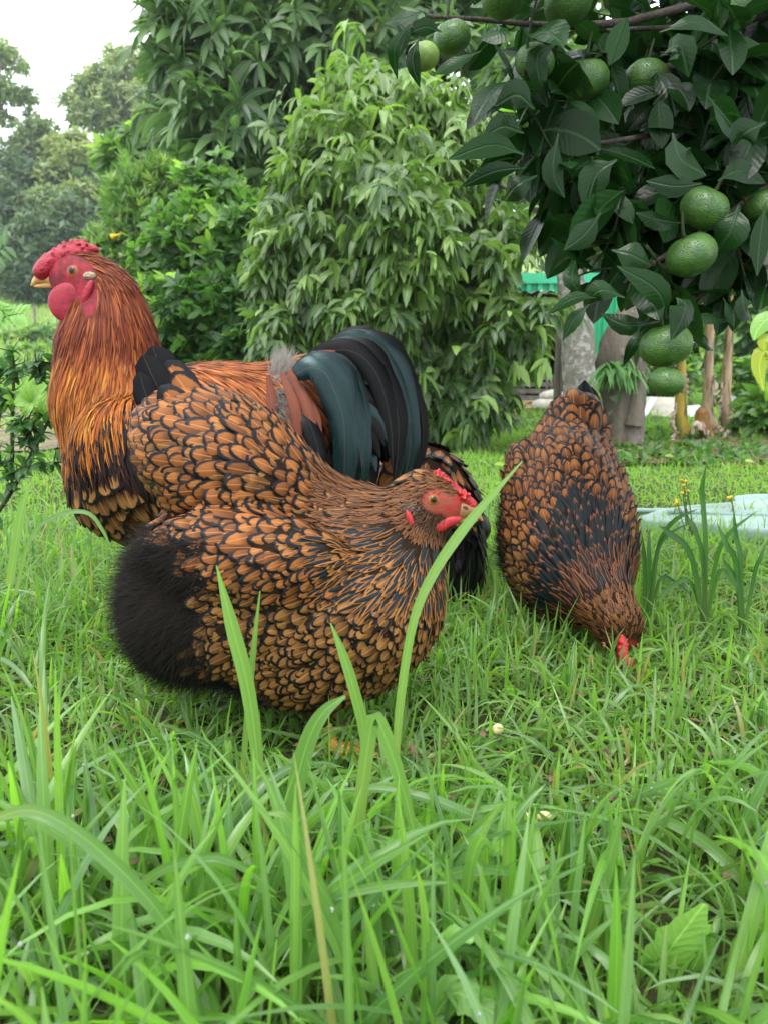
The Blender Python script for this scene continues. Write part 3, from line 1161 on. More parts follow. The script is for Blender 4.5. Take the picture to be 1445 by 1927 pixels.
def grass_field(name, d0, d1, n, h, w, lean, droop, mat, vs, prof, C, hvar=0.35, cl=None):
    x, y = wedge(d0, d1, n)
    if cl is None:
        cl = clear_of(x, y)
    x, y = x[cl], y[cl]
    n = len(x)
    z = terrain(x, y) - 0.003
    p = patchy(x, y, 4.2)
    big = patchy(x, y, 1.5, 2.0)
    L = h * (0.55 + 0.8 * p) * np.clip(1 + hvar * rng.standard_normal(n), 0.35, 2.2)
    a = rng.random(n) * 2 * np.pi
    le = lean * np.abs(rng.standard_normal(n))
    d = np.stack([np.cos(a) * le, np.sin(a) * le, np.ones(n)], -1)
    up = np.stack([np.cos(a + rng.normal(0, 0.7, n)), np.sin(a + rng.normal(0, 0.7, n)), 0.2 * np.ones(n)], -1)
    pos = blades(np.column_stack([x, y, z]), d, up, L, w * rng.uniform(0.55, 1.35, n), droop * rng.uniform(0.1, 1.9, n), vs, prof, C, 0.3)
    t = np.zeros((n, 3))
    t[:, 0] = np.clip(0.25 + 0.5 * big + 0.3 * rng.standard_normal(n), 0, 1)
    t[:, 1] = rng.random(n)
    t[:, 2] = rng.random(n)
    me = batch_mesh(name, pos, blade_uv(vs, prof, C), t, [mat])
    return link(name, me, None, kind='stuff', label='green lawn grass')


g1 = grass_field('lawn_grass', 0.30, 2.3, 62000, 0.066, 0.0026, 1.15, 1.8, M['grass'], GV6, GP6, 3)
g1['label'] = 'lush wet lawn grass growing round the chickens'
g2 = grass_field('mown_lawn', 2.1, 6.0, 60000, 0.040, 0.0026, 0.8, 1.0, M['farlawn'], GV4, GP4, 2)
g2['label'] = 'short bright lawn between the chickens and the trees'
g3 = grass_field('distant_lawn', 5.5, 15, 46000, 0.07, 0.006, 0.7, 1.0, M['farlawn'], GV4, GP4, 2)
g3['label'] = 'lawn under and beyond the trees'
g4 = grass_field('paddock_grass', 14, 42, 40000, 0.28, 0.022, 0.5, 0.8, M['paddock'], GV4, GP4, 2)
g4['label'] = 'pale rough paddock grass rising to the forest'


def top_limit(px):
    return np.interp(px, [-400, 0, 60, 140, 230, 300, 420, 560, 700, 860, 940, 1080, 1200, 1290, 1400, 1445, 1900], [930, 960, 1030, 1140, 1250, 1350, 1380, 1410, 1430, 1430, 1440, 1480, 1470, 1440, 1380, 1300, 1200])


def tall_grass():
    x, y = wedge(0.30, 1.35, 10500, 0.62, 0.35)
    p = patchy(x, y, 5.0, 4.0)
    px, py, _ = proj(np.column_stack([x, y, np.zeros(len(x))]))
    dens = np.where(y < 0.72, 0.9, 0.4) * np.clip(p + 0.1, 0, 1) * np.where((px > 880) & (y < .72), 0.75, 1)
    k = rng.random(len(x)) < dens
    x, y = x[k], y[k]
    n = len(x)
    L = rng.uniform(0.08, 0.26, n)
    a = rng.random(n) * 2 * np.pi
    le = np.abs(rng.normal(0, 0.5, n))
    d = np.stack([np.cos(a) * le, np.sin(a) * le, np.ones(n)], -1)
    up = np.stack([np.cos(a + rng.normal(0, 0.6, n)), np.sin(a + rng.normal(0, 0.6, n)), 0.2 * np.ones(n)], -1)
    vs = np.linspace(0, 1, 10)
    prof = np.array([0.62, 0.85, 0.97, 1, 0.98, 0.92, 0.8, 0.6, 0.35, 0.03])
    dr = rng.uniform(0.2, 2.8, n)
    w = rng.uniform(0.0018, 0.0050, n) * np.where(y < 0.62, 1.3, 1.0)
    base = np.column_stack([x, y, terrain(x, y) - 0.004])
    for it in range(6):
        pos = blades(base, d, up, L, w, dr, vs, prof, 3, 0.35)
        qx, qy, qd = proj(pos.reshape(-1, 3))
        q = (qy - top_limit(qx)).reshape(n, -1).min(1)
        bad = q < 0
        L = np.where(bad, L * 0.78, L)
    ok = (L > 0.04)
    # nothing right in front of the lens
    near = (pos.reshape(n, -1, 3) - CAM)
    ok &= np.linalg.norm(near, axis=2).min(1) > 0.24
    fx, fy, _ = proj(pos.reshape(-1, 3))
    inbox = ((fx > 1195) & (fx < 1345) & (fy > 1690) & (fy < 1880)).reshape(n, -1).any(1)
    ok &= ~(inbox & (y < 0.62))
    pos = pos[ok]
    n = len(pos)
    t = rng.random((n, 3))
    t[:, 2] *= 0.97
    me = batch_mesh('tall_grass', pos, blade_uv(vs, prof, 3), t, [M['tallgrass']])
    link('tall_grass', me, None, kind='stuff', label='long arching grass blades close to the camera')
    return pos


tall_pos = tall_grass()
GVS = np.linspace(0, 1, 14)


def hero_blade(label, pts, Y, half, tone=0.6, face=(0.1, -1, 0.5), mat='tallgrass'):
    """one long blade along a pixel path, half widths in px"""
    Ys = np.linspace(Y[0], Y[1], len(pts)) if not np.isscalar(Y) else np.full(len(pts), Y)
    P = np.array([at(a, b, yy) for (a, b), yy in zip(pts, Ys)])
    sc = (P[0] - CAM) @ FW / FPX
    pos, uv = ribbon(P, np.array(half) * sc, face, 22, 3, -0.3)
    b = pos[0, 0].mean(0)
    me = batch_mesh('grass_blade', pos - b, uv, np.array([[tone, 0.5, 0.5]]), [M[mat]])
    return link('grass_blade', me, None, b, None, label, 'grass blade', 'single long grass blades in front of the hens')


hero_blade('long bright blade slanting across the front hen\'s beak', [(745, 1440), (752, 1330), (775, 1180), (812, 1085), (880, 985), (982, 868)], (0.60, 0.62), (5, 8, 8, 9, 9, 1), 0.85)
hero_blade('broad upright blade standing before the middle of the front hen', [(492, 1560), (484, 1420), (466, 1290), (438, 1180), (408, 1064)], 0.62, (8, 11, 13, 12, 1), 0.7)
hero_blade('narrow blade beside the broad one, before the hen\'s black rear', [(455, 1480), (468, 1330), (478, 1220), (490, 1112)], 0.64, (5, 6, 5, 1), 0.5)
hero_blade('upright blade before the front hen\'s breast', [(690, 1470), (686, 1380), (664, 1290), (645, 1230), (622, 1172)], 0.62, (8, 10, 10, 8, 1), 0.7)
hero_blade('wide pale blade kinked over at its tip below the hen\'s belly', [(540, 1760), (545, 1600), (560, 1470), (584, 1385), (612, 1338), (650, 1310)], 0.56, (13, 15, 16, 15, 11, 3), 0.35)
hero_blade('blade bent down beside the hen\'s yellow leg', [(672, 1560), (690, 1420), (704, 1352), (730, 1400), (762, 1500), (800, 1650)], 0.55, (12, 13, 14, 14, 10, 2), 0.6)
hero_blade('big blurred blade arching from the corner tuft to the bottom', [(-20, 1545), (60, 1525), (150, 1570), (260, 1670), (330, 1770), (385, 1940)], (0.42, 0.40), (7, 12, 14, 14, 12, 9), 0.3)
hero_blade('pale blade crossing level under the big arching one', [(235, 1700), (300, 1640), (400, 1612), (470, 1640), (520, 1680)], 0.46, (8, 9, 8, 6, 2), 0.3)
hero_blade('blade leaning up to the star of crossed leaves', [(440, 1900), (520, 1790), (600, 1700), (690, 1635), (800, 1570)], 0.44, (10, 12, 12, 10, 2), 0.35)
hero_blade('level blade reaching from the star of crossed leaves', [(560, 1700), (640, 1682), (740, 1664), (840, 1660)], 0.44, (6, 9, 8, 2), 0.4)
hero_blade('steep blade falling from the star of crossed leaves', [(505, 1530), (545, 1540), (590, 1640), (640, 1760), (700, 1930)], 0.43, (3, 9, 11, 10, 7), 0.4)
hero_blade('dark straight blade crossing the weeds diagonally', [(800, 1810), (900, 1740), (1000, 1675), (1100, 1625)], 0.48, (6, 8, 7, 2), 0.15)
hero_blade('tall bright blade pair rising at the edge of the frame beside the thorn bush', [(20, 1100), (28, 1040), (40, 970), (54, 915)], 0.85, (7, 8, 8, 1), 0.75)
hero_blade('thin arching blade over the lawn beside the rooster', [(30, 1120), (60, 1010), (110, 970), (165, 965), (195, 1000), (212, 1040)], 0.80, (3, 4, 4, 4, 3, 1), 0.3)
hero_blade('upright blade standing in the weeds before the pecking hen', [(1105, 1760), (1125, 1690), (1150, 1600), (1170, 1520)], 0.5, (12, 13, 11, 2), 0.5)

# tufts of sedge beside the pecking hen
def sedge_tuft(label, blades_, Y):
    b0 = at(*blades_[0][0][0], Y)
    r = empty('sedge_tuft', (b0[0], b0[1], float(terrain(b0[0], b0[1]))), label, 'sedge', 'sedge tufts beside the pecking hen')
    for pts, w in blades_:
        P = np.array([at(a, b, Y + rng.uniform(-0.02, 0.02) * i / len(pts)) for i, (a, b) in enumerate(pts)])
        P[0, 2] = min(P[0, 2], terrain(P[0, 0], P[0, 1]))
        sc = (P[0] - CAM) @ FW / FPX
        pos, uv = ribbon(P, np.array([w * 0.8] + [w] * (len(pts) - 2) + [0.5]) * sc, (0.1, -1, 0.4), 14, 3, -0.35)
        c = pos[0, 0].mean(0)
        link('blade', batch_mesh('blade', pos - c, uv, np.array([[rng.random(), .5, .4]]), [M['sedge']]), r, c - np.array(r.location))


sedge_tuft('dark sedge tuft with one very tall upright blade', [
    ([(1330, 1120), (1326, 1040), (1322, 960), (1319, 920), (1329, 868)], 5), ([(1332, 1120), (1322, 1060), (1310, 1010), (1300, 985), (1288, 972)], 5),
    ([(1330, 1115), (1345, 1060), (1370, 1005), (1423, 962)], 4), ([(1334, 1100), (1300, 1050), (1258, 1004), (1240, 990)], 6), ([(1335, 1125), (1300, 1098), (1260, 1105), (1230, 1140)], 4),
    ([(1328, 1120), (1350, 1080), (1372, 1090), (1400, 1130)], 4)], 1.22)
sedge_tuft('sedge tuft with bent blades close to the pecking hen\'s shoulder', [
    ([(1215, 1140), (1212, 1080), (1210, 1040), (1206, 1000)], 4), ([(1220, 1140), (1220, 1080), (1220, 1030), (1221, 996)], 4),
    ([(1224, 1130), (1232, 1060), (1245, 1010), (1270, 978), (1312, 958)], 4), ([(1222, 1130), (1228, 1070), (1250, 1012), (1300, 982)], 3), ([(1226, 1140), (1240, 1090), (1275, 1100), (1300, 1120)], 3)], 1.26)
sedge_tuft('sedge tuft with two stiff leaning blades before the pale lid', [
    ([(1400, 1140), (1392, 1060), (1383, 1010), (1379, 955)], 5), ([(1402, 1140), (1385, 1070), (1365, 1025), (1348, 984)], 6), ([(1404, 1150), (1390, 1110), (1372, 1075), (1357, 1048)], 6),
    ([(1400, 1140), (1418, 1080), (1430, 1050), (1440, 1020)], 4)], 1.18)


# ------------------------------------------------------------------ crowns
LV5 = np.array([0, 0.25, 0.5, 0.78, 1.0])
LP5 = np.array([0.12, 0.85, 1.0, 0.62, 0.04])
LV4 = np.array([0, 0.35, 0.7, 1.0])
LP4 = np.array([0.15, 1.0, 0.75, 0.04])
LV3 = np.array([0, 0.5, 1.0])
LP3 = np.array([0.15, 1.0, 0.05])


def lobe(px, py, rx, ry, Y, rd=None):
    c = at(px, py, Y)
    s = (c - CAM) @ FW / FPX
    return c, np.array([rx * s, (rd if rd is not None else 0.5 * (rx + ry) * s), ry * s])


def shell_points(lobes, n, inner=0.55, bump=0.16, power=0.6):
    """points and outward directions through the outer part of a set of ellipsoids"""
    vol = np.array([r[0] * r[2] for c, r in lobes])
    pick = rng.choice(len(lobes), n, p=vol / vol.sum())
    C = np.array([c for c, r in lobes])[pick]
    R = np.array([r for c, r in lobes])[pick]
    u = nrm(rng.standard_normal((n, 3)))
    q = u * R
    b = 1 + bump * np.sin(7 * u[:, 0] + 3 * pick) * np.sin(6 * u[:, 2] + 5 * u[:, 1] + pick) + 0.5 * bump * rng.standard_normal(n)
    rad = inner + (1 - inner) * rng.random(n) ** power
    return C + q * (rad * b)[:, None], nrm(u / R)


def leaf_clusters(P, out, k, L, w, droop, spread, vs, prof, C, upw=0.5, fold=0.2, jitL=0.2):
    """k leaves round each tip"""
    n = len(P)
    ax = nrm(out * (1 - upw) + np.array([0, 0, 1.0]) * upw + 0.35 * rng.standard_normal((n, 3)))
    ref = nrm(rng.standard_normal((n, 3)))
    a = nrm(np.cross(ax, ref))
    b = np.cross(ax, a)
    i = np.tile(np.arange(k), n)
    id_ = np.repeat(np.arange(n), k)
    th = i * 2.399 + rng.uniform(0, 0.9, n * k) + id_ * 1.7
    rad = np.cos(th)[:, None] * a[id_] + np.sin(th)[:, None] * b[id_]
    sp = spread * rng.uniform(0.75, 1.2, n * k)
    d = nrm(ax[id_] * np.cos(sp)[:, None] + rad * np.sin(sp)[:, None])
    base = P[id_] - ax[id_] * (rng.uniform(0, 0.45, n * k) * L)[:, None]
    up = nrm(ax[id_] + 0.25 * rng.standard_normal((n * k, 3)))
    Ls = L * np.clip(1 + jitL * rng.standard_normal(n * k), 0.5, 1.6)
    pos = blades(base, d, up, Ls, w * Ls / L * rng.uniform(0.85, 1.15, n * k), droop * rng.uniform(0.5, 1.4, n * k), vs, prof, C, fold)
    return pos, id_


def branches(root_pt, tips, r0, n_mid=3, wob=0.12):
    """limbs from a point out to tips"""
    items = []
    for t in tips:
        m = [root_pt]
        L = np.linalg.norm(t - root_pt)
        for i in range(1, n_mid):
            f = i / n_mid
            m.append(root_pt * (1 - f) + t * f + rng.normal(0, wob * L * 0.4, 3) + np.array([0, 0, 0.12 * L * math.sin(f * math.pi)]))
        m.append(t)
        items.append((spline(m, 10), np.linspace(r0, r0 * 0.18, 10)))
    return items


def tree(name, label, cat, lobes, ncl, k, L, w, droop, spread, leafmat, base, trunk, barkmat, group=None, vs=LV4, prof=LP4, C=3, upw=0.5, inner=0.5, singles=300, light=None, keep=None, tips=10, limb=0.03, fold=0.2, bump=0.16, single_name='leaf', slack=0.05):
    r = empty(name, base, label, cat, group)
    P, out = shell_points(lobes, ncl, inner, bump)
    zg = terrain(P[:, 0], P[:, 1])
    ok = P[:, 2] > zg + 0.05
    if keep is not None:
        ok &= keep(*proj(P)[:2])
    P, out = P[ok], out[ok]
    pos, cid = leaf_clusters(P, out, k, L, w, droop, spread, vs, prof, C, upw, fold)
    t = np.zeros((len(pos), 3))
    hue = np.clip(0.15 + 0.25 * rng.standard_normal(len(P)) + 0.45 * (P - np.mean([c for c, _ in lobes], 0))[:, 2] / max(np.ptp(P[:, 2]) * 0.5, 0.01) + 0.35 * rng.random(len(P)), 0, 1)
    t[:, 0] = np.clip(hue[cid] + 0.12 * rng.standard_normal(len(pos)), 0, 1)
    t[:, 1] = rng.random(len(pos))
    if light is not None:
        t[:, 1] = np.where(rng.random(len(P)) < light, 0.95, 0.2)[cid] + 0.05 * rng.random(len(pos))
    else:
        t[:, 1] *= 0.5
    t[:, 2] = rng.random(len(pos))
    sc = in_view_score(pos, 10, slack) if singles else np.zeros(len(pos))
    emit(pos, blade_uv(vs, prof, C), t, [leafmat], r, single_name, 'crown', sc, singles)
    if trunk is not None:
        tp, tr_ = trunk
        tp = np.array(tp, float)
        tubes_obj('trunk', [(spline(tp, 14), spline(np.array(tr_, float)[:, None], 14)[:, 0])], barkmat, r, C=10)
        sel = P[rng.choice(len(P), min(tips, len(P)), False)]
        st = tp[-1]
        tubes_obj('limbs', branches(st, sel, limb), barkmat, r, 'stuff', 6)
    return r


def gpt(px, Y):
    x = at(px, 960, Y)[0]
    return np.array([x, Y, float(terrain(x, Y))])


# ---- lychee in the middle
b = gpt(720, 4.9)
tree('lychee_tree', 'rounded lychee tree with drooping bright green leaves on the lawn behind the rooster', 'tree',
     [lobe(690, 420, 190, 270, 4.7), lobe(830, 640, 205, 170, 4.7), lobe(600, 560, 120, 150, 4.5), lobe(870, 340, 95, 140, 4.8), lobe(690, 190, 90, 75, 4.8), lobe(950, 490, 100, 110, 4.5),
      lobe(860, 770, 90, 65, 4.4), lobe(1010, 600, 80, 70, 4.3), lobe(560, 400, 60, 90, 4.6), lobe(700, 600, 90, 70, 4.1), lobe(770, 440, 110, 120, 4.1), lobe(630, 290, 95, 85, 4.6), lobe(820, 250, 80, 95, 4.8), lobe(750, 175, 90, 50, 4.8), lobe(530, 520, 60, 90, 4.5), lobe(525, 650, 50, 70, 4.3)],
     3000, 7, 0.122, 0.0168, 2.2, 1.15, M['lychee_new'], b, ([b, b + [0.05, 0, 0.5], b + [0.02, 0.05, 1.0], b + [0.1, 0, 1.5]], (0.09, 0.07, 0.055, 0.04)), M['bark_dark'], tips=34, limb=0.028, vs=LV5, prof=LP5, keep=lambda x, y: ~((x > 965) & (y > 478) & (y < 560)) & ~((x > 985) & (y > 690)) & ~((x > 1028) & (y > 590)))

# ---- mango tree behind
b = gpt(640, 8.2)
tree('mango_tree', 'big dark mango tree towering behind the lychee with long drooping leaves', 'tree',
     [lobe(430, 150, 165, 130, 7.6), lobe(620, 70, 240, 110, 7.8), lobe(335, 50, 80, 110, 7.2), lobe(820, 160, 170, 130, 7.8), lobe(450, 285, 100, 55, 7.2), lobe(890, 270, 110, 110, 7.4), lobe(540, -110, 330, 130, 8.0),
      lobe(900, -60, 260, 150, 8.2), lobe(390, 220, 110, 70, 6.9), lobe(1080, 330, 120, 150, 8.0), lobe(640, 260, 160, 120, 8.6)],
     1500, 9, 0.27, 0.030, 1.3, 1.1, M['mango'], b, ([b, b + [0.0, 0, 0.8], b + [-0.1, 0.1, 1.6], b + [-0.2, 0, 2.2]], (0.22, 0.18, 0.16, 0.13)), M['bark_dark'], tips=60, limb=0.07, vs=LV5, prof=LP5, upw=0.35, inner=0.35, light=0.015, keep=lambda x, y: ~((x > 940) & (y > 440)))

# ---- lime bush between cock and lychee
b = gpt(400, 5.8)
tree('lime_bush', 'dense lime bush of small glossy leaves beside the lychee behind the rooster', 'bush',
     [lobe(395, 520, 110, 150, 5.6), lobe(320, 610, 85, 100, 5.3), lobe(470, 640, 100, 90, 5.1), lobe(400, 370, 60, 60, 5.7), lobe(300, 490, 50, 60, 5.5), lobe(450, 450, 60, 70, 5.2), lobe(350, 440, 50, 50, 5.3), lobe(420, 560, 60, 50, 5.0), lobe(350, 560, 50, 50, 5.0)],
     2000, 6, 0.095, 0.021, 0.6, 0.95, M['citrus'], b, ([b, b + [0, 0, 0.5], b + [0.02, 0, 0.9]], (0.06, 0.05, 0.04)), M['bark_dark'], tips=30, limb=0.02, light=0.14, vs=LV4, prof=LP4, inner=0.3, bump=0.3)

# ---- fine pale shrub with yellow flowers further left
b = gpt(255, 9.0)
tree('pale_shrub', 'feathery pale green shrub beyond the rooster\'s head', 'shrub',
     [lobe(260, 430, 62, 110, 8.8), lobe(225, 520, 62, 90, 8.6), lobe(310, 370, 60, 70, 9.0), lobe(190, 470, 30, 40, 8.6), lobe(250, 360, 40, 50, 9.2)],
     1900, 6, 0.13, 0.014, 0.2, 0.7, M['shrub_pale'], b, ([b, b + [0, 0, 0.8], b + [0.1, 0, 1.4]], (0.05, 0.04, 0.03)), M['bark_dark'], tips=24, limb=0.02, singles=120, light=0.2, inner=0.35)
b = gpt(330, 11.0)
tree('broadleaf_tree', 'light green broad-leaved tree between the lime bush and the gum trees', 'tree',
     [lobe(310, 300, 80, 70, 10.8), lobe(250, 300, 55, 50, 10.6), lobe(390, 330, 90, 80, 11), lobe(340, 380, 90, 80, 10.6)],
     800, 7, 0.26, 0.045, 0.8, 1.0, M['shrub_pale'], b, ([b, b + [0, 0, 1.5], b + [0.1, 0, 2.6]], (0.12, 0.1, 0.07)), M['bark_dark'], tips=20, limb=0.04, singles=120, light=0.1, inner=0.35)


def trumpet(label, px, py, Y, s, mat, tilt):
    c = at(px, py, Y)
    P = spline([c, c + s * np.array([-0.5, -0.1, -0.15]) + 0, c + s * np.array([-1.0, -0.2, tilt])], 8)
    p = tube(P, np.array([0.05, 0.1, 0.14, 0.18, 0.24, 0.34, 0.46, 0.5]) * s * 0.6, 10)
    V, Q, U = join_grids([(p, True)])
    return link('trumpet_flower', mesh_q('trumpet_flower', V - c, Q, U, None, [mat]), None, c, None, label, 'flower', 'trumpet flowers on the shrub')


M['petal_yellow'] = plain('yellow_petal', (0.75, 0.46, 0.03), 0.6, 0.2, 0.15, 12)
M['petal_cream'] = plain('cream_petal', (0.50, 0.50, 0.24), 0.6, 0.2, 0.15, 12)
trumpet('yellow trumpet flower hanging above the rooster\'s comb', 230, 440, 8.3, 0.11, M['petal_yellow'], -0.35)
trumpet('cream trumpet bud hanging below the yellow flower', 243, 478, 8.3, 0.10, M['petal_cream'], -0.15)

# ---- gum trees and forest on the rise
FG = 'trees of the forest edge beyond the paddock'


def far_tree(label, lobes, Y, px, n, mat, light=0.3, L=0.42, trunk_r=0.22, name='gum_tree', bark='bark_gum', inner=0.3):
    lb = [lobe(*a, Y + rng.uniform(-1.5, 1.5)) for a in lobes]
    b = gpt(px, Y)
    top = max(lb, key=lambda q: q[0][2])[0]
    tree(name, label, 'tree', lb, n, 4, L, L * 0.20, 0.6, 0.9, M[mat], b, ([b, b * 0.55 + top * 0.45 + [0.4, 0, 0], b * 0.25 + top * 0.75], (trunk_r, trunk_r * 0.75, trunk_r * 0.5)), M[bark], FG, vs=LV3, prof=LP3, C=2, singles=0, light=light, tips=14 + 3 * len(lobes), limb=trunk_r * 0.3, inner=inner, bump=0.25)


far_tree('tall open gum tree cut by the picture edge against the white sky', [(15, 115, 34, 22), (45, 128, 14, 12), (5, 90, 30, 18), (22, 178, 42, 18), (55, 188, 22, 14), (2, 165, 30, 22), (8, 225, 24, 14), (60, 215, 14, 8), (-60, 140, 60, 70)], 44, -20, 1000, 'gum', 0.2, 0.36)
far_tree('tall spreading gum tree standing highest above the forest', [(220, 110, 26, 24), (250, 130, 40, 34), (190, 145, 34, 26), (165, 165, 30, 20), (215, 185, 52, 30), (145, 190, 38, 12), (180, 215, 44, 26), (240, 230, 60, 36), (285, 190, 40, 40), (150, 225, 26, 14), (270, 270, 50, 26)], 46, 235, 2600, 'gum', 0.45, 0.36, 0.3)
far_tree('rounded gum tree under the gap of sky', [(72, 250, 34, 24), (60, 285, 44, 34), (35, 320, 40, 34), (85, 320, 44, 40)], 44, 62, 1500, 'gum', 0.1, 0.36)
far_tree('yellow-green gum tree at the middle of the forest edge', [(120, 280, 36, 22), (150, 295, 42, 22), (110, 325, 46, 18), (160, 325, 36, 20), (140, 262, 26, 14), (190, 300, 30, 30)], 42, 205, 1700, 'gum', 0.75, 0.34)
far_tree('olive gum tree low before the dark forest', [(60, 390, 36, 26), (95, 375, 40, 22), (120, 395, 30, 22), (75, 420, 36, 20), (155, 370, 44, 26)], 38, 90, 1500, 'gum', 0.4, 0.32)
for i, (px, py, rx, ry, Y, lab) in enumerate((
        (15, 420, 60, 90, 40, 'dark leafy forest tree at the picture edge below the open gum'), (70, 480, 60, 75, 37, 'dark vine-hung forest tree straight above the fence posts'),
        (130, 450, 60, 80, 38, 'dark forest tree directly above the rooster\'s comb'), (190, 400, 50, 80, 41, 'dark forest tree between the yellow-green gum and the pale shrub'),
        (25, 340, 50, 50, 43, 'grey-green forest tree behind the rounded gum'), (190, 350, 60, 40, 45, 'shaded forest tree below the tallest gum'),
        (300, 380, 90, 110, 40, 'forest tree behind the broad-leaved tree'), (130, 370, 50, 40, 43, 'green forest tree tucked behind the olive gum'))):
    far_tree(lab, [(px, py, rx, ry), (px + rx * 0.4, py + ry * 0.5, rx * 0.7, ry * 0.6), (px - rx * 0.4, py + ry * 0.55, rx * 0.7, ry * 0.55), (px, py + ry * 0.9, rx, ry * 0.5)], Y, px, 1400, 'far_dark', 0.0, 0.38, 0.18, 'forest_tree')
# more trees beyond what stands in front, so that gaps show foliage
for px, py, rx, ry, Y, lab in ((520, 420, 140, 170, 16, 'bushy green tree seen through gaps behind the mango'), (1330, 480, 150, 140, 17, 'bushy tree beyond the banana plants'), (1180, 360, 130, 150, 19, 'tall leafy tree behind the green container'), (760, 450, 200, 200, 18, 'dark leafy tree showing through gaps in the lychee'), (1450, 560, 70, 90, 13, 'pale bush at the picture edge behind the bananas')):
    b = gpt(px, Y)
    tree('backdrop_tree', lab, 'tree', [lobe(px, py, rx, ry, Y), lobe(px - rx * 0.4, py + ry * 0.6, rx * 0.8, ry * 0.6, Y), lobe(px + rx * 0.4, py + ry * 0.5, rx * 0.8, ry * 0.6, Y)], 1300, 5, 0.3, 0.06, 0.7, 0.95, M['shrub_pale' if px in (1330, 1450) else 'far_dark'], b, ([b, b + [0, 0, 1.5], b + [0, 0, 3.0]], (0.15, 0.12, 0.09)), M['bark_dark'], 'trees seen between the nearer ones', vs=LV3, prof=LP3, C=2, singles=0, light=0.1, tips=14, limb=0.05, inner=0.3)
# ------------------------------------------------------------------ fence posts on the paddock
M['post_wood'] = mat_bark('weathered_post', (0.10, 0.085, 0.07), (0.2, 0.17, 0.14), None, 20)
M['timber'] = mat_bark('grey_timber', (0.13, 0.115, 0.09), (0.24, 0.21, 0.165), None, 26, 0.5, 0.15)
for px, y0, y1, lab in ((65, 573, 637, 'thin wooden fence post standing beside the rooster\'s wattle'), (29, 580, 640, 'thin wooden fence post near the picture edge'), (108, 590, 640, 'short fence post half hidden by the rooster\'s beak and wattle')):
    Y = 24.0
    a, b = at(px, y1, Y), at(px, y0, Y)
    a[2] = terrain(a[0], Y) - 0.1
    V, Q, U = join_grids([(tube([a, (a + b) / 2 + [0.01, 0, 0], b, b + [0, 0, 0.004]], [0.045, 0.043, 0.04, 0.002], 7), True)])
    link('fence_post', mesh_q('fence_post', V - a, Q, U, None, [M['post_wood']]), None, a, None, lab, 'fence post', 'fence posts across the paddock')
M['wire'] = plain('fence_wire', (0.2, 0.2, 0.2), 0.5, 0.5, 0.2, 30, 0, 0.6)
wires = []
for k in (0.35, 0.7, 1.0):
    pts = [np.array([at(px, 600, 24)[0], 24.0, terrain(at(px, 600, 24)[0], 24.0) + k]) for px in (-60, -8, 29, 65, 108, 170)]
    wires.append((spline(pts, 20), np.full(20, 0.004)))
for w_ in wires:
    V, Q, U = join_grids([(tube(w_[0], w_[1], 5), True)])
    link('fence_wire', mesh_q('fence_wire', V, Q, U, None, [M['wire']]), None, (0, 0, 0), None, 'thin sagging wire strung between the paddock fence posts', 'fence wire', 'fence wires on the paddock')
# weeds along the fence
def low_plants(name, label, cat, spots, mat, L, k, group, n=40, droop=0.8, C=3, single=0):
    for (px, py, Y, rx, ry, lab) in spots:
        b = gpt(px, Y)
        tree(name, lab, cat, [lobe(px, py, rx, ry, Y)], n, k, L, L * 0.2, droop, 0.9, mat, b, ([b, b + [0, 0, 0.1], b + [0, 0, 0.25]], (0.012, 0.01, 0.006)), M['twig_brown'], group, singles=single, light=0.2, tips=8, limb=0.006, inner=0.1, vs=LV4, prof=LP4, C=C)


low_plants('weed_clump', '', 'weeds', [
    (20, 640, 22, 50, 22, 'rank weed clump at the foot of the fence near the picture edge'), (85, 632, 22, 46, 24, 'rank weed clump at the foot of the fence beside the rooster'),
    (60, 668, 17, 70, 16, 'low pale weed patch on the slope before the fence'), (10, 690, 15, 50, 14, 'low weed patch at the top of the lawn near the picture edge')], M['shrub_pale'], 0.2, 6, 'weeds along the paddock fence', 160)
low_plants('shrub', '', 'shrub', [
    (1250, 700, 10, 55, 55, 'small green shrub between the fern trunk and the bananas'), (1310, 640, 12, 60, 70, 'leafy shrub behind the two banana stems'), (1390, 730, 9.5, 46, 60, 'sprawling shrub beside the leaning metal sheet'),
    (1440, 790, 5.2, 40, 50, 'dark shrub at the picture edge beside the banana litter'), (1225, 640, 12, 50, 60, 'bush behind the hanging mandarin')], M['citrus'], 0.15, 6, 'shrubs round the banana plants', 220)

# ------------------------------------------------------------------ big forked tree with a fern
def loft(name, paths, mat, parent, C=16, rough=0.05):
    base = np.array(parent.location)
    gl = []
    for pts, rad in paths:
        n = 26
        P = spline(pts, n)
        r = spline(np.array(rad, float)[:, None], n)[:, 0]
        t = tube(P, r, C)
        a = np.arange(C)
        off = 1 + rough * np.sin(a[None] * 1.7 + np.arange(n)[:, None] * 0.5) + rough * rng.standard_normal((n, C)) * 0.5
        t = P[None, :, None] + (t - P[None, :, None]) * off[None, ..., None]
        gl.append((t, True))
    V, Q, U = join_grids(gl)
    return link(name, mesh_q(name, V - base, Q, U, None, [mat]), parent)


def pxr(px, py, Y, r):
    c = at(px, py, Y)
    return c, r * ((c - CAM) @ FW / FPX)


def px_loft(rows, Y):
    P, R = [], []
    for px, py, r in rows:
        c, rr = pxr(px, py, Y, r)
        P.append(c)
        R.append(rr)
    return P, R


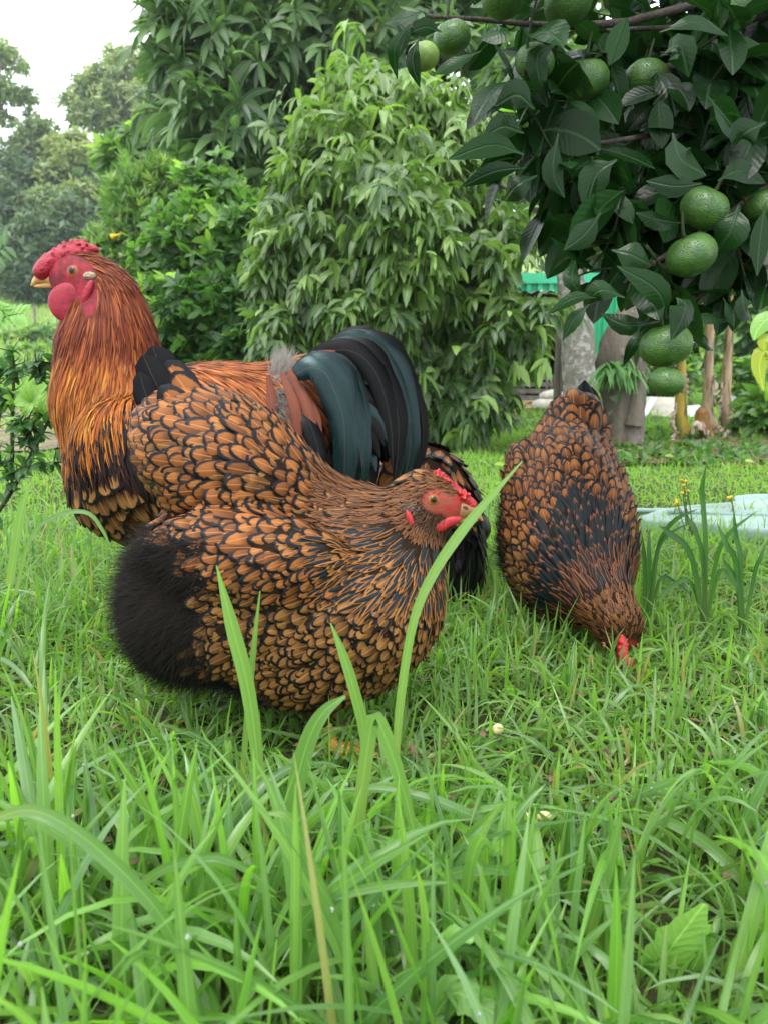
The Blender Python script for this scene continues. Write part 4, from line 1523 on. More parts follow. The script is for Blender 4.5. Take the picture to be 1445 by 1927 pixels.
b = gpt(1170, 4.9)
tr1 = empty('old_tree', b, 'stout grey-barked trunk with a fern growing in its fork', 'tree', 'old trunks behind the pecking hen')
loft('trunk', [px_loft([(1172, 862, 47), (1172, 830, 39), (1172, 780, 36), (1168, 720, 38), (1163, 680, 40), (1172, 640, 40), (1195, 590, 34), (1215, 520, 30), (1235, 420, 26), (1250, 300, 24)], 4.9)], M['bark_grey'], tr1)
loft('limb', [px_loft([(1190, 800, 20), (1198, 740, 17), (1196, 690, 18), (1205, 640, 22), (1230, 590, 20), (1270, 500, 18), (1320, 380, 16)], 4.8)], M['bark_grey'], tr1)
b = gpt(1085, 5.6)
tr2 = empty('old_tree', b, 'straight pale trunk blotched with lichen beside the timber post', 'tree', 'old trunks behind the pecking hen')
loft('trunk', [px_loft([(1086, 830, 40), (1087, 760, 30), (1088, 690, 30), (1085, 620, 30), (1078, 560, 26), (1068, 500, 24), (1060, 440, 26), (1050, 360, 24), (1050, 240, 22)], 5.6)], M['bark_pale'], tr2)
loft('limb', [px_loft([(1070, 520, 16), (1045, 470, 17), (1020, 420, 16), (980, 340, 14), (940, 250, 12)], 5.6)], M['bark_dark'], tr2)
# crowns of both trunks, mostly hidden by the mandarin
for rt, lbs in ((tr1, [lobe(1290, 220, 170, 120, 5.2), lobe(1200, 330, 90, 90, 5.4)]), (tr2, [lobe(1020, 180, 120, 130, 5.8), lobe(1060, 330, 70, 60, 5.8)])):
    P, out = shell_points(lbs, 260, 0.4)
    pos, cid = leaf_clusters(P, out, 7, 0.17, 0.024, 1.3, 1.0, LV4, LP4, 3)
    emit(pos, blade_uv(LV4, LP4, 3), tones(len(pos), (0, 0.4)), [M['mango']], rt, 'leaf', 'crown', np.zeros(len(pos)), 0)
fr = empty('fern', at(1165, 690, 4.82), 'green epiphytic fern growing in the fork of the stout grey trunk', 'fern')
fb = np.array(fr.location)
FVS = np.linspace(0, 1, 9)
FPR = np.array([0.15, 0.6, 0.95, 0.7, 1.0, 0.65, 0.8, 0.4, 0.03])
n = 64
a = rng.uniform(0, 2 * np.pi, n)
d = np.stack([np.cos(a) * 1.1, -0.3 - 0.5 * np.abs(np.sin(a)), rng.uniform(0.0, 0.9, n)], -1)
pos = blades(fb + rng.normal(0, 0.03, (n, 3)) * [1.6, 0.6, 1], d, np.stack([0 * a, -0.3 + 0 * a, 1 + 0 * a], -1), rng.uniform(0.12, 0.28, n), rng.uniform(0.008, 0.016, n), rng.uniform(1.6, 3.4, n), FVS, FPR, 3, 0.2)
emit(pos, blade_uv(FVS, FPR, 3), tones(n, (0, .4)), [M['fern']], fr, 'frond', 'fronds', np.ones(n), 300)

# ------------------------------------------------------------------ timber post and open shed
p0 = at(1042, 800, 6.4)
p1 = at(1064, 545, 6.4)
r = empty('timber_post', (p0[0], 6.4, terrain(p0[0], 6.4)), 'grey squared timber post standing at the mouth of the shed', 'post')
bb = np.array(r.location)
w1 = p1[0] - p0[0]
link('post', box_mesh('post', [((0, 0, -0.05), (w1 * 0.6, 0.09, 1.55))], [M['timber']]), r)
link('batten', box_mesh('batten', [((w1 * 0.62, -0.02, -0.05), (w1 * 1.0, 0.05, 1.52))], [M['post_wood']]), r)
YS = 9.0
sh = empty('open_shed', (at(960, 760, YS)[0], YS, float(terrain(at(960, 760, YS)[0], YS))), 'low open-fronted shed with a dark corrugated roof and junk inside', 'shed')
sb = np.array(sh.location)
x0, x1 = at(850, 700, YS)[0] - sb[0], at(1052, 700, YS)[0] - sb[0] + 0.3
hz = at(960, 552, YS)[2] - sb[2]
M['dark_board'] = plain('dark_shed_board', (0.025, 0.022, 0.02), 0.9, 0.1, 0.4, 8)
M['roof_iron'] = plain('old_roof_iron', (0.07, 0.085, 0.085), 0.6, 0.4, 0.3, 6, 0.2, 0.2)


def corrugated(name, w, l, amp, pitch, mat, parent, th=0.004):
    """a corrugated sheet in its own x (across) and y (along); returns V,Q"""
    nx = int(w / pitch * 6) + 1
    x = np.linspace(0, w, nx)
    z = amp * np.sin(x / pitch * 2 * np.pi)
    V = []
    for yy in (0, l):
        V.append(np.column_stack([x, np.full(nx, yy), z]))
    for yy in (l, 0):
        V.append(np.column_stack([x, np.full(nx, yy), z - th]))
    V.append(V[0])
    return np.array(V).reshape(-1, 3), grid_q(1, 5, nx)


V, Q = corrugated('roof', x1 - x0 + 0.3, 3.2, 0.018, 0.15, None, None)
V = V + [x0 - 0.15, -0.25, hz]
V[:, 2] += V[:, 1] * 0.04
link('roof', mesh_q('roof', V, Q, None, None, [M['roof_iron']]), sh)
for k in range(12):
    xx = x0 + (x1 - x0) * k / 12
    link('wall_board', box_mesh('wall_board', [((xx + 0.004, 2.6, -0.1), (xx + (x1 - x0) / 12 - 0.004, 2.63, hz))], [M['dark_board']]), sh)
for xx in (x0, x1 - 0.06):
    link('side_wall', box_mesh('side_wall', [((xx, 0, -0.1), (xx + 0.05, 2.58, hz - 0.02))], [M['dark_board']]), sh)
link('beam', box_mesh('beam', [((x0 + 0.06, 0.0, hz - 0.24), (x1 - 0.08, 0.05, hz - 0.03))], [M['dark_board']]), sh)
for xx in (x0 + 0.5, (x0 + x1) / 2):
    link('support_post', box_mesh('support_post', [((xx, 0.06, -0.1), (xx + 0.08, 0.14, hz - 0.05))], [M['post_wood']]), sh)
M['crate_wood'] = plain('grey_crate_slat', (0.16, 0.15, 0.13), 0.9, 0.1, 0.3, 14)
M['bag'] = plain('pale_sack', (0.5, 0.47, 0.42), 0.8, 0.2, 0.25, 10, 0.6)


def crate(px, Y, w, h, lab):
    c = gpt(px, Y)
    r = empty('slatted_crate', c, lab, 'crate', 'crates in the shed')
    for i in range(5):
        z = h * i / 5 + 0.02
        link('slat', box_mesh('slat', [((-w / 2, -0.15, z), (w / 2, -0.13, z + h / 5 * 0.6))], [M['crate_wood']]), r)
        link('slat', box_mesh('slat', [((-w / 2, 0.13, z), (w / 2, 0.15, z + h / 5 * 0.6))], [M['crate_wood']]), r)
    for sx_ in (-w / 2, w / 2 - 0.03):
        link('corner_post', box_mesh('corner_post', [((sx_, -0.128, 0), (sx_ + 0.03, -0.1, h)), ], [M['crate_wood']]), r)
        link('corner_post', box_mesh('corner_post', [((sx_, 0.1, 0), (sx_ + 0.03, 0.128, h))], [M['crate_wood']]), r)


crate(985, 8.6, 0.5, 0.38, 'grey slatted crate standing in the shed mouth')
crate(940, 8.9, 0.45, 0.3, 'lower slatted crate deeper in the shed behind the leaves')
for px, py, s, lab in ((1030, 766, 0.14, 'lowest pale sack slumped at the shed mouth by the post'), (1036, 745, 0.10, 'upper pale sack lying on the slumped one by the post')):
    c = at(px, py, 7.6)
    if s > 0.12:
        c[2] = terrain(c[0], c[1]) + s * 0.45
    sdf = Sdf(0.05).ell(c, (s * 1.2, s, s * 0.55)).ell(c + [s * 0.5, 0, s * 0.1], (s * 0.6, s * 0.7, s * 0.5))
    V, Q = sdf.mesh(0.02)
    link('sack', mesh_q('sack', V - c, Q, None, None, [M['bag']]), None, c, None, lab, 'sack', 'sacks by the post')
# bundle of canes on the ground
M['cane'] = plain('dry_cane', (0.34, 0.24, 0.12), 0.8, 0.2, 0.3, 30)
for i in range(9):
    px = 945 + 6 * i
    c0 = gnd(905 + 9 * i, 784 + (i % 4) * 3, 0.0)
    c1 = gnd(985 + 3 * i, 774 + (i * 7 % 5) * 4, 0.0)
    zz = 0.03 + 0.02 * (i % 3)
    c0[2] = terrain(c0[0], c0[1]) + zz
    c1[2] = terrain(c1[0], c1[1]) + zz + 0.01
    V, Q, U = join_grids([(tube(spline([c0, (c0 + c1) / 2 + [0, 0, 0.02], c1], 8), np.full(8, 0.011), 6), True)])
    link('dry_cane', mesh_q('dry_cane', V - c0, Q, U, None, [M['cane']]), None, c0, None, 'dry yellow cane lying in the heap before the shed', 'cane', 'canes heaped before the shed')

# ------------------------------------------------------------------ green shipping container
YC = 12.5
cl_, cr_ = at(965, 600, YC), at(1300, 600, YC)
zb, zt = terrain(1, YC) - 0.2, at(1000, 514, YC)[2]
ct = empty('shipping_container', (cl_[0], YC, zb), 'green corrugated shipping container glimpsed behind the trunks', 'container')
M['cgreen'] = plain('green_container_paint', (0.012, 0.30, 0.13), 0.45, 0.4, 0.12, 3, 0.05)
M['cgreen_rail'] = plain('green_rail_paint', (0.03, 0.38, 0.19), 0.4, 0.4, 0.1, 4, 0.05)
M['sticker'] = plain('orange_sticker', (0.75, 0.36, 0.03), 0.5, 0.3, 0.1, 4)
M['white_letter'] = plain('white_lettering', (0.8, 0.82, 0.8), 0.5, 0.3, 0.05, 4)
Wc, Hc = cr_[0] - cl_[0], zt - zb
npan = 16
for i in range(npan):
    xa = Wc * i / npan
    wd = Wc / npan
    # a folded panel: proud face, slanting sides, recessed strip
    xs = np.array([0, 0.12, 0.5, 0.62, 1.0]) * wd + xa
    yo = np.array([0.04, 0.0, 0.0, 0.04, 0.04])
    V = np.concatenate([np.column_stack([xs, yo, np.full(5, zz)]) for zz in (0.0, Hc - 0.16)])
    link('wall_panel', mesh_q('wall_panel', V, grid_q(1, 2, 5), None, None, [M['cgreen']], smooth=False), ct)
link('top_rail', box_mesh('top_rail', [((0, -0.02, Hc - 0.16), (Wc, 0.10, Hc))], [M['cgreen_rail']]), ct)
link('roof', box_mesh('roof', [((0, 0.102, Hc - 0.10), (Wc, 2.4, Hc - 0.02))], [M['cgreen_rail']]), ct)
for xx in (0.0, Wc - 0.1):
    link('corner_post', box_mesh('corner_post', [((xx, -0.022, 0), (xx + 0.1, 0.10, Hc - 0.161))], [M['cgreen_rail']]), ct)
link('end_wall', box_mesh('end_wall', [((0.0, 0.101, 0), (0.05, 2.4, Hc - 0.11))], [M['cgreen']]), ct)
st = at(1153, 619, YC) - np.array(ct.location)
link('sticker', box_mesh('sticker', [((st[0] - 0.045, -0.012, st[2] - 0.035), (st[0] + 0.045, -0.006, st[2] + 0.035))], [M['sticker']]), ct)
tp = at(1004, 560, YC) - np.array(ct.location)
fc = bpy.data.curves.new('lettering', 'FONT')
fc.body = '. Sell'
fc.size = 0.17
fc.extrude = 0.003
fc.materials.append(M['white_letter'])
_t = bpy.data.objects.new('lettering', fc)
COL.objects.link(_t)
bpy.context.view_layer.update()
_me = bpy.data.meshes.new_from_object(_t.evaluated_get(bpy.context.evaluated_depsgraph_get()))
bpy.data.objects.remove(_t)
fo = link('lettering', _me)
fo.parent = ct
fo.location = (tp[0], -0.016, tp[2])
fo.rotation_euler = (math.pi / 2, 0, 0)

# ------------------------------------------------------------------ banana plants
def mat_banana(name, c0, c1, c2):
    g = G(name)
    x, v = g.uv()
    oc = g.n('TexCoord').outputs['Object']
    n1 = g.noise(g.n('Mapping', {0: oc, 3: (1, 1, 0.25)}).outputs[0], 14, 5, 0.6).outputs[0]
    n2 = g.noise(oc, 60, 4, 0.7).outputs[0]
    c = g.mix(g.ss(n1, 0.40, 0.5), c0, c1)
    c = g.mix(g.ss(n1, 0.54, 0.62), c, c2)
    n3 = g.noise(g.n('Mapping', {0: oc, 3: (1, 1, 0.12)}).outputs[0], 32, 4, 0.6).outputs[0]
    c = g.mix(g.ss(n3, 0.52, 0.62), c, tuple(a * 0.35 for a in c2))
    c = g.mix(0.6, c, g.ma('ADD', 0.55, g.ma('MULTIPLY', n2, 0.9)), 'MULTIPLY')
    return g.done(g.bsdf(c, 0.6, 0.3, g.bump(n1, 0.4, 0.01)))


M['ban_y'] = mat_banana('yellow_banana_stem', (0.20, 0.22, 0.04), (0.36, 0.26, 0.04), (0.28, 0.14, 0.05))
M['ban_b'] = mat_banana('dry_banana_stem', (0.24, 0.165, 0.10), (0.40, 0.29, 0.19), (0.30, 0.20, 0.05))
M['ban_o'] = mat_banana('cut_banana_stump', (0.30, 0.14, 0.03), (0.18, 0.085, 0.03), (0.40, 0.24, 0.08))
M['dryleaf'] = mat_banana('dry_banana_leaf', (0.30, 0.23, 0.17), (0.40, 0.32, 0.25), (0.20, 0.13, 0.09))
M['ban_leaf'] = mat_leaf('banana_leaf', (0.06, 0.15, 0.03), (0.12, 0.26, 0.05), None, 0.4, 0.4, 0.35)


def banana(label, rows, Y, mat, strips, leafy=True):
    P, R = px_loft(rows, Y)
    g = gpt(rows[0][0], Y)
    P[0] = g - [0, 0, 0.03]
    r = empty('banana_plant', g, label, 'banana plant', 'banana plants beside the fern trunk')
    loft('stem', [(P, R)], mat, r, 12, 0.03)
    b = np.array(r.location)
    for pts, w in strips:
        Q = path3(pts, Y)
        pos, uv = ribbon(Q, np.array(w) * 0.55 * R[0] / rows[0][2], (0.2, -1, 0.2), 16, 5, 0.12)
        pos = pos + rng.normal(0, 0.006, (1, 16, 1, 3)) + rng.normal(0, 0.004, pos.shape)
        c = pos[0, 0].mean(0)
        link('dry_sheath', batch_mesh('dry_sheath', pos - c, uv, tones(1), [M['dryleaf']]), r, c - b)
    if leafy:
        top = P[-1]
        for k in range(6):
            a = k * 1.05 + rng.uniform(0, 0.6)
            pos = blades(top[None], np.array([[math.cos(a) * 0.8, math.sin(a) * 0.8, 1.0]]), np.array([[math.cos(a), math.sin(a), 0.5]]), np.array([1.5]), np.array([0.2]), np.array([1.3]), np.linspace(0, 1, 10), np.array([.12, .5, .85, 1, 1, .95, .85, .7, .45, .05]), 5, 0.25)
            c = pos[0, 0].mean(0)
            link('leaf', batch_mesh('leaf', pos - c, blade_uv(np.linspace(0, 1, 10), np.ones(10), 5), tones(1, (0, .4)), [M['ban_leaf']]), r, c - b)


banana('thick yellow-green banana stem directly below the lowest mandarin', [(1282, 830, 15), (1281, 790, 12), (1281, 740, 11), (1281, 690, 9), (1279, 640, 9), (1278, 560, 8), (1280, 450, 8), (1280, 330, 7)], 5.3, M['ban_y'], [([(1272, 815, -.08), (1265, 790, -.1), (1272, 760, -.08)], (5, 9, 3)), ([(1290, 740, -.06), (1293, 722, -.06), (1290, 700, -.05)], (3, 5, 2))])
banana('middle banana stem, yellow streaked with brown', [(1332, 815, 13), (1331, 770, 10), (1332, 720, 9), (1334, 660, 8), (1335, 600, 9), (1337, 570, 8), (1340, 450, 8), (1342, 330, 7)], 5.5, M['ban_b'], [([(1340, 700, -.08), (1346, 730, -.1), (1345, 760, -.08)], (7, 9, 3)), ([(1326, 580, -.06), (1318, 570, -.08), (1312, 555, -.1)], (3, 3, 1)), ([(1343, 585, -.06), (1348, 575, -.08), (1352, 560, -.1)], (4, 4, 1))])
banana('pale dry banana stem beside the leaning metal sheet', [(1362, 810, 16), (1364, 760, 11), (1367, 700, 9), (1371, 640, 8), (1374, 570, 7), (1378, 450, 7), (1380, 330, 6)], 5.6, M['ban_b'], [([(1352, 800, -.08), (1356, 760, -.08), (1358, 720, -.06)], (4, 6, 2)), ([(1372, 805, -.1), (1378, 790, -.12), (1374, 770, -.08)], (6, 8, 3))])
# cut stump and fallen dry leaves
P, R = px_loft([(1322, 806, 12), (1320, 790, 12), (1321, 772, 10.5), (1322, 769, 3)], 5.2)
g = gpt(1322, 5.2)
P[0] = g - [0, 0, 0.02]
r = empty('banana_stump', g, 'orange-brown cut banana stump between the yellow and middle stems', 'stump')
loft('stem', [(P, R)], M['ban_o'], r, 12, 0.05)
for pts, w, lab in (
        ([(1310, 822, -.1), (1306, 806, -.14), (1318, 800, -.16), (1332, 812, -.14), (1336, 830, -.1)], (4, 10, 12, 10, 5), 'curled dry banana leaf hooped over the ground by the stump'),
        ([(1374, 810, 0), (1368, 822, -.05), (1360, 832, -.1)], (5, 8, 6), 'ragged dry banana leaf hanging at the foot of the pale stem'),
        ([(1384, 815, 0), (1392, 803, -.05), (1402, 812, -.1), (1406, 825, -.12)], (4, 5, 4, 1), 'thin pale dry leaf arching beside the pale stem'),
        ([(1250, 836, -.2), (1264, 826, -.1), (1275, 812, 0)], (3, 6, 4), 'dry leaf slanting down beside the thick yellow stem'),
        ([(1360, 836, -.2), (1378, 832, -.15), (1396, 834, -.15)], (4, 7, 3), 'flat dry leaf lying before the pale stem'),
        ([(1336, 808, .05), (1350, 804, 0), (1362, 810, 0)], (4, 6, 3), 'dry leaf bridging the middle and pale stems')):
    Q = path3(pts, 5.25)
    pos, uv = ribbon(Q, np.array(w) * 0.0030, (0.1, -0.8, 0.6), 16, 5, 0.3)
    pos = pos + rng.normal(0, 0.006, (1, 16, 1, 3)) + rng.normal(0, 0.004, pos.shape)
    c = pos[0, 0].mean(0)
    link('dry_leaf', batch_mesh('dry_leaf', pos - c, uv, tones(1), [M['dryleaf']]), None, c, None, lab, 'dry leaf', 'dry banana leaves on the ground')


def leaf_litter(name, label, x0, x1, y0, y1, n, s, mat):
    px = rng.uniform(x0, x1, n)
    py = rng.uniform(y0, y1, n)
    B = np.array([gnd(a, b) for a, b in zip(px, py)])
    B[:, 2] = terrain(B[:, 0], B[:, 1]) + rng.uniform(0.012, 0.035, n)
    a = rng.random(n) * 6.28
    pos = blades(B, np.stack([np.cos(a), np.sin(a), 0.15 * rng.standard_normal(n)], -1), np.stack([0 * a, 0.3 * rng.standard_normal(n), 1 + 0 * a], -1), s * rng.uniform(0.5, 1.4, n), s * 0.22, rng.uniform(-0.5, 0.6, n), LV4, LP4, 3, 0.3)
    link(name, batch_mesh(name, pos, blade_uv(LV4, LP4, 3), tones(n), [mat]), None, kind='stuff', label=label)


M['litter'] = mat_banana('fallen_leaf', (0.085, 0.05, 0.026), (0.15, 0.095, 0.05), (0.05, 0.03, 0.02))
leaf_litter('leaf_litter', 'brown fallen leaves round the banana stems', 1150, 1450, 832, 872, 240, 0.06, M['litter'])
# low ground-cover plants round the bananas
n = 230
px = rng.uniform(1130, 1445, n)
py = rng.uniform(815, 872, n)
B_ = np.array([gnd(a, b) for a, b in zip(px, py)])
B_[:, 2] = terrain(B_[:, 0], B_[:, 1]) + 0.03
pos, cid = leaf_clusters(B_, np.tile([0, 0, 1.0], (n, 1)), 6, 0.05, 0.012, 0.8, 0.9, LV4, LP4, 3, 0.9)
link('ground_cover', batch_mesh('ground_cover', pos, blade_uv(LV4, LP4, 3), tones(len(pos), (0, .4)), [M['citrus']]), None, kind='stuff', label='low leafy ground cover round the trunks')

# ------------------------------------------------------------------ sheets of metal and board behind
M['sheet_pale'] = plain('weathered_pale_sheet', (0.40, 0.37, 0.31), 0.75, 0.2, 0.18, 5, 0.3)
M['sheet_zinc'] = plain('galvanised_sheet', (0.42, 0.45, 0.46), 0.45, 0.5, 0.2, 8, 0.2, 0.4)


def leaning(name, lab, quad, Y0, Y1, mat, th=0.02, cat='sheet', corr=False):
    """a rigid sheet: bottom edge on the ground at Y0, top edge at Y1"""
    a = at(quad[0][0], quad[0][1], Y0)
    b_ = at(quad[1][0], quad[1][1], Y0)
    c = at(quad[2][0], quad[2][1], Y1)
    d = at(quad[3][0], quad[3][1], Y1)
    n = 25 if corr else 2
    m = 4
    V = []
    nn = nrm(np.cross(b_ - a, d - a))
    for j in range(m):
        v = j / (m - 1)
        for i in range(n):
            u = i / (n - 1)
            p = (a * (1 - u) + b_ * u) * (1 - v) + (d * (1 - u) + c * u) * v
            V.append(p + nn * (0.012 * math.sin(u * 6 * 2 * math.pi) if corr else 0))
    V = np.array(V)
    V2 = V - nn * th
    Q = grid_q(1, m, n)
    o = m * n
    edge = []
    rim = [i for i in range(n)] + [j * n + n - 1 for j in range(1, m)] + [(m - 1) * n + i for i in range(n - 2, -1, -1)] + [j * n for j in range(m - 2, 0, -1)]
    for i in range(len(rim)):
        p, q = rim[i], rim[(i + 1) % len(rim)]
        edge.append([p, p + o, q + o, q])
    VV = np.vstack([V, V2])
    QQ = np.vstack([Q, Q[:, ::-1] + o, np.array(edge)])
    return link(name, mesh_q(name, VV - a, QQ, None, None, [mat], smooth=corr), None, a, None, lab, cat, 'sheets leaning behind the bananas')


leaning('board_sheet', 'pale weathered board leaning behind the stout trunk and yellow stem', [(1196, 793), (1272, 791), (1278, 748), (1204, 746)], 7.0, 7.5, M['sheet_pale'])
leaning('metal_sheet', 'grey metal strip propped across the pale board', [(1206, 782), (1216, 784), (1236, 748), (1224, 746)], 6.9, 7.3, M['sheet_zinc'], 0.01)
leaning('board_sheet', 'low grey board between the yellow and middle banana stems', [(1284, 796), (1316, 796), (1316, 762), (1288, 764)], 7.0, 7.4, M['sheet_zinc'])
leaning('metal_sheet', 'corrugated grey metal sheet leaning beside the pale banana stem', [(1378, 796), (1397, 796), (1385, 748), (1370, 744)], 7.0, 7.4, M['sheet_zinc'], 0.004, 'sheet', True)
leaning('board_sheet', 'dull board lying flat behind the banana stems', [(1290, 800), (1400, 800), (1396, 792), (1296, 792)], 6.6, 7.0, M['sheet_pale'])

# ------------------------------------------------------------------ pale turquoise lid lying in the grass
M['lid_plastic'] = plain('pale_turquoise_plastic', (0.25, 0.35, 0.315), 0.4, 0.4, 0.08, 4, 0.08)
lc = gnd(1330, 985)
ld = empty('plastic_lid', (lc[0], lc[1], float(terrain(lc[0], lc[1]))), 'pale turquoise plastic lid lying in the grass beside the pecking hen', 'lid')
lb = np.array(ld.location)
ring = np.array([gnd(a, b)[:2] for a, b in ((1195, 1000), (1240, 984), (1310, 974), (1378, 968), (1384, 955), (1470, 952), (1560, 965), (1560, 1015), (1470, 1026), (1380, 1022), (1320, 1010), (1250, 1008))])
rg = spline(np.vstack([ring, ring[:1]]), 60)[:-1]
cc = rg.mean(0)
V = []
for s, h in ((1.0, 0.004), (1.0, 0.028), (0.985, 0.036), (0.95, 0.039), (0.92, 0.036), (0.90, 0.024), (0.86, 0.022), (0.5, 0.026), (0.05, 0.028)):
    xy = cc + (rg - cc) * s
    V.append(np.column_stack([xy, np.full(len(xy), lb[2] + h)]))
link('shell', mesh_q('shell', np.vstack(V) - lb, grid_q(1, 9, len(rg), True)[:, ::-1], None, None, [M['lid_plastic']]), ld)
rb = []
for f in (0.2, 0.45, 0.7):
    q0 = cc + (np.array(gnd(1250 + 200 * f, 985)[:2]) - cc)
    P = np.array([[q0[0] - 0.16, q0[1] + 0.05, lb[2] + 0.026], [q0[0], q0[1], lb[2] + 0.030], [q0[0] + 0.16, q0[1] - 0.04, lb[2] + 0.026]])
    V, Q, U = join_grids([(tube(spline(P, 8), np.full(8, 0.009), 8), True)])
    link('rib', mesh_q('rib', V - lb, Q, U, None, [M['lid_plastic']]), ld)

# ------------------------------------------------------------------ yellow-flowered weeds by the lid
M['stem'] = plain('weed_stem', (0.08, 0.11, 0.04), 0.7, 0.2, 0.3, 40)
M['tinyflower'] = plain('tiny_yellow_flower', (0.75, 0.5, 0.03), 0.6, 0.2, 0.2, 60)
for base, tips, lab in (
        ((1308, 985), [(1283, 902), (1290, 905), (1287, 915), (1296, 920), (1273, 945), (1284, 925)], 'wiry weed with tiny yellow flowers standing before the lid'),
        ((1375, 962), [(1368, 936), (1375, 937), (1380, 950)], 'short weed with yellow flowers at the corner of the lid'),
        ((1278, 965), [(1273, 940), (1276, 955), (1270, 950)], 'small brownish weed with yellow flowers near the pecking hen')):
    Y = 1.95 if base[0] == 1308 else 2.2
    b = at(*base, Y)
    b[2] = terrain(b[0], b[1])
    r = empty('flowering_weed', b, lab, 'weed', 'yellow flowering weeds by the lid')
    for tx, ty in tips:
        t = at(tx, ty, Y + rng.uniform(-.05, .05))
        V, Q, U = join_grids([(tube(spline([b, (b + t) / 2 + rng.normal(0, 0.012, 3), t], 8), np.linspace(0.0022, 0.001, 8), 5), True)])
        s_ = link('stem', mesh_q('stem', V - b, Q, U, None, [M['stem']]), r)
        p = [(sphere_grid(t + rng.normal(0, 0.002, 3), 0.0055, 5, 8, (1, 1, 0.7)), True)]
        V, Q, U = join_grids(p)
        link('flower', mesh_q('flower', V - b, Q, U, None, [M['tinyflower']]), s_)
for px, py, lab in ((878, 957, 'yellow fallen leaf on the lawn just past the front hen\'s beak'), (930, 887, 'yellow fallen leaf on the mown lawn before the lychee'), (1400, 880, 'yellow fallen leaf near the banana litter'), (1250, 868, 'brown fallen leaf on the lawn below the bananas')):
    b = gnd(px, py)
    b[2] = terrain(b[0], b[1]) + 0.045
    pos = blades(b[None], np.array([[1.0, 0.3, 0.2]]), np.array([[0, -0.5, 1.0]]), np.array([0.06]), np.array([0.016]), np.array([0.5]), LV5, LP5, 5, 0.3)
    link('fallen_leaf', batch_mesh('fallen_leaf', pos - b, blade_uv(LV5, LP5, 5), tones(1), [M['yellowleaf']]), None, b, None, lab, 'fallen leaf', 'fallen leaves on the lawn')
# ------------------------------------------------------------------ birds
def ctrl_from(rows, Y):
    out = []
    for r in rows:
        x, y, dx, dy = r[:4]
        w = r[4] if len(r) > 4 else 1.0
        dY = r[5] if len(r) > 5 else 0.0
        out.append((at(x, y, Y + dY), np.array([dx, r[6] if len(r) > 6 else 0.0, -dy]), w))
    return out


def near_side(P, body, Y):
    return P[:, 1] < Y + 0.045


GROUP = 'chickens standing in the grass'

# ===== front hen, in profile, facing right
YF = 0.88
sF = (at(540, 1100, YF) - CAM) @ FW / FPX


def bF():
    s = Sdf(0.03)
    s.ell(at(522, 1112, YF), (258 * sF, 0.110, 176 * sF), (1, 0, -0.05))
    s.ell(at(692, 1132, YF - 0.015), (132 * sF, 0.096, 150 * sF), k=0.05)
    s.cone(at(690, 1070, YF - 0.015), at(797, 950, YF - 0.02), 138 * sF, 54 * sF, 0.72, k=0.035)
    s.ell(at(803, 946, YF - 0.02), (58 * sF, 0.024, 46 * sF), (1, 0, -0.1), k=0.02)
    s.ell(at(842, 958, YF - 0.02), (19 * sF, 0.0125, 24 * sF), (1, 0, -0.25), k=0.012)
    s.ell(at(432, 880, YF), (188 * sF, 0.090, 124 * sF), (0.83, 0, -0.55), k=0.032)
    s.cone(at(520, 925, YF), at(655, 985, YF), 72 * sF, 72 * sF, 1.0, k=0.03)
    s.ell(at(352, 1135, YF), (92 * sF, 0.10, 125 * sF), k=0.07)
    s.ell(at(585, 1245, YF - 0.01), (125 * sF, 0.075, 75 * sF), k=0.05)
    # folded wing on either side
    for sg in (-1, 1):
        s.ell(at(492, 1018, YF) + [0, sg * 0.093, 0], (170 * sF, 0.036, 84 * sF), (1, 0, -0.10), k=0.014)
    return s


hen_body = bF()

# ===== cock behind her, in profile, facing left
YR = 1.24
sR = (at(300, 800, YR) - CAM) @ FW / FPX


def bR():
    s = Sdf(0.04)
    s.ell(at(400, 845, YR), (235 * sR, 0.125, 158 * sR), (1, 0, 0.12))
    s.ell(at(272, 895, YR), (112 * sR, 0.115, 140 * sR), (0.5, 0, -0.85), k=0.06)
    s.cone(at(205, 560, YR), at(205, 650, YR), 46 * sR, 80 * sR, 0.85, k=0.035)
    s.cone(at(205, 650, YR), at(211, 760, YR), 80 * sR, 94 * sR, 0.9, k=0.035)
    s.cone(at(211, 760, YR), at(268, 870, YR), 94 * sR, 114 * sR, 0.95, k=0.04)
    s.cone(at(165, 525, YR), at(203, 575, YR), 46 * sR, 54 * sR, 0.75, k=0.03)
    s.ell(at(143, 525, YR), (46 * sR, 0.028, 42 * sR), (1, 0, -0.1), k=0.02)
    s.ell(at(590, 760, YR), (90 * sR, 0.075, 85 * sR), k=0.05)
    for sg in (-1, 1):
        s.ell(at(330, 850, YR) + [0, sg * 0.10, 0], (150 * sR, 0.04, 100 * sR), (1, 0, -0.2), k=0.02)
    return s


cock_body = bR()

# ===== pecking hen, facing the camera with her head in the grass
YP = 1.30
sP = (at(1065, 980, YP) - CAM) @ FW / FPX


def bP():
    s = Sdf(0.03)
    a = at(1052, 880, YP + 0.10)
    b = at(1082, 1075, YP - 0.07)
    s.ell((a + b) / 2, (0.165, 104 * sP, 0.125), b - a)
    s.ell(at(1062, 1030, YP - 0.02), (0.108, 0.11, 0.13), k=0.05)
    s.cone(at(1060, 900, YP + 0.11), at(1082, 800, YP + 0.17), 0.090, 0.060, 0.8, k=0.05)
    s.cone(at(1085, 1080, YP - 0.10), at(1158, 1165, YP - 0.20), 0.085, 0.038, 1.0, k=0.05)
    s.ell(at(1166, 1190, YP - 0.205), (0.034, 0.026, 0.030), k=0.015)
    for sg in (-1, 1):
        s.ell(at(1064 + sg * 84, 960, YP + 0.02), (0.14, 0.026, 0.07), b - a + np.array([0, 0, 0.0]), k=0.015)
    return s


peck_body = bP()

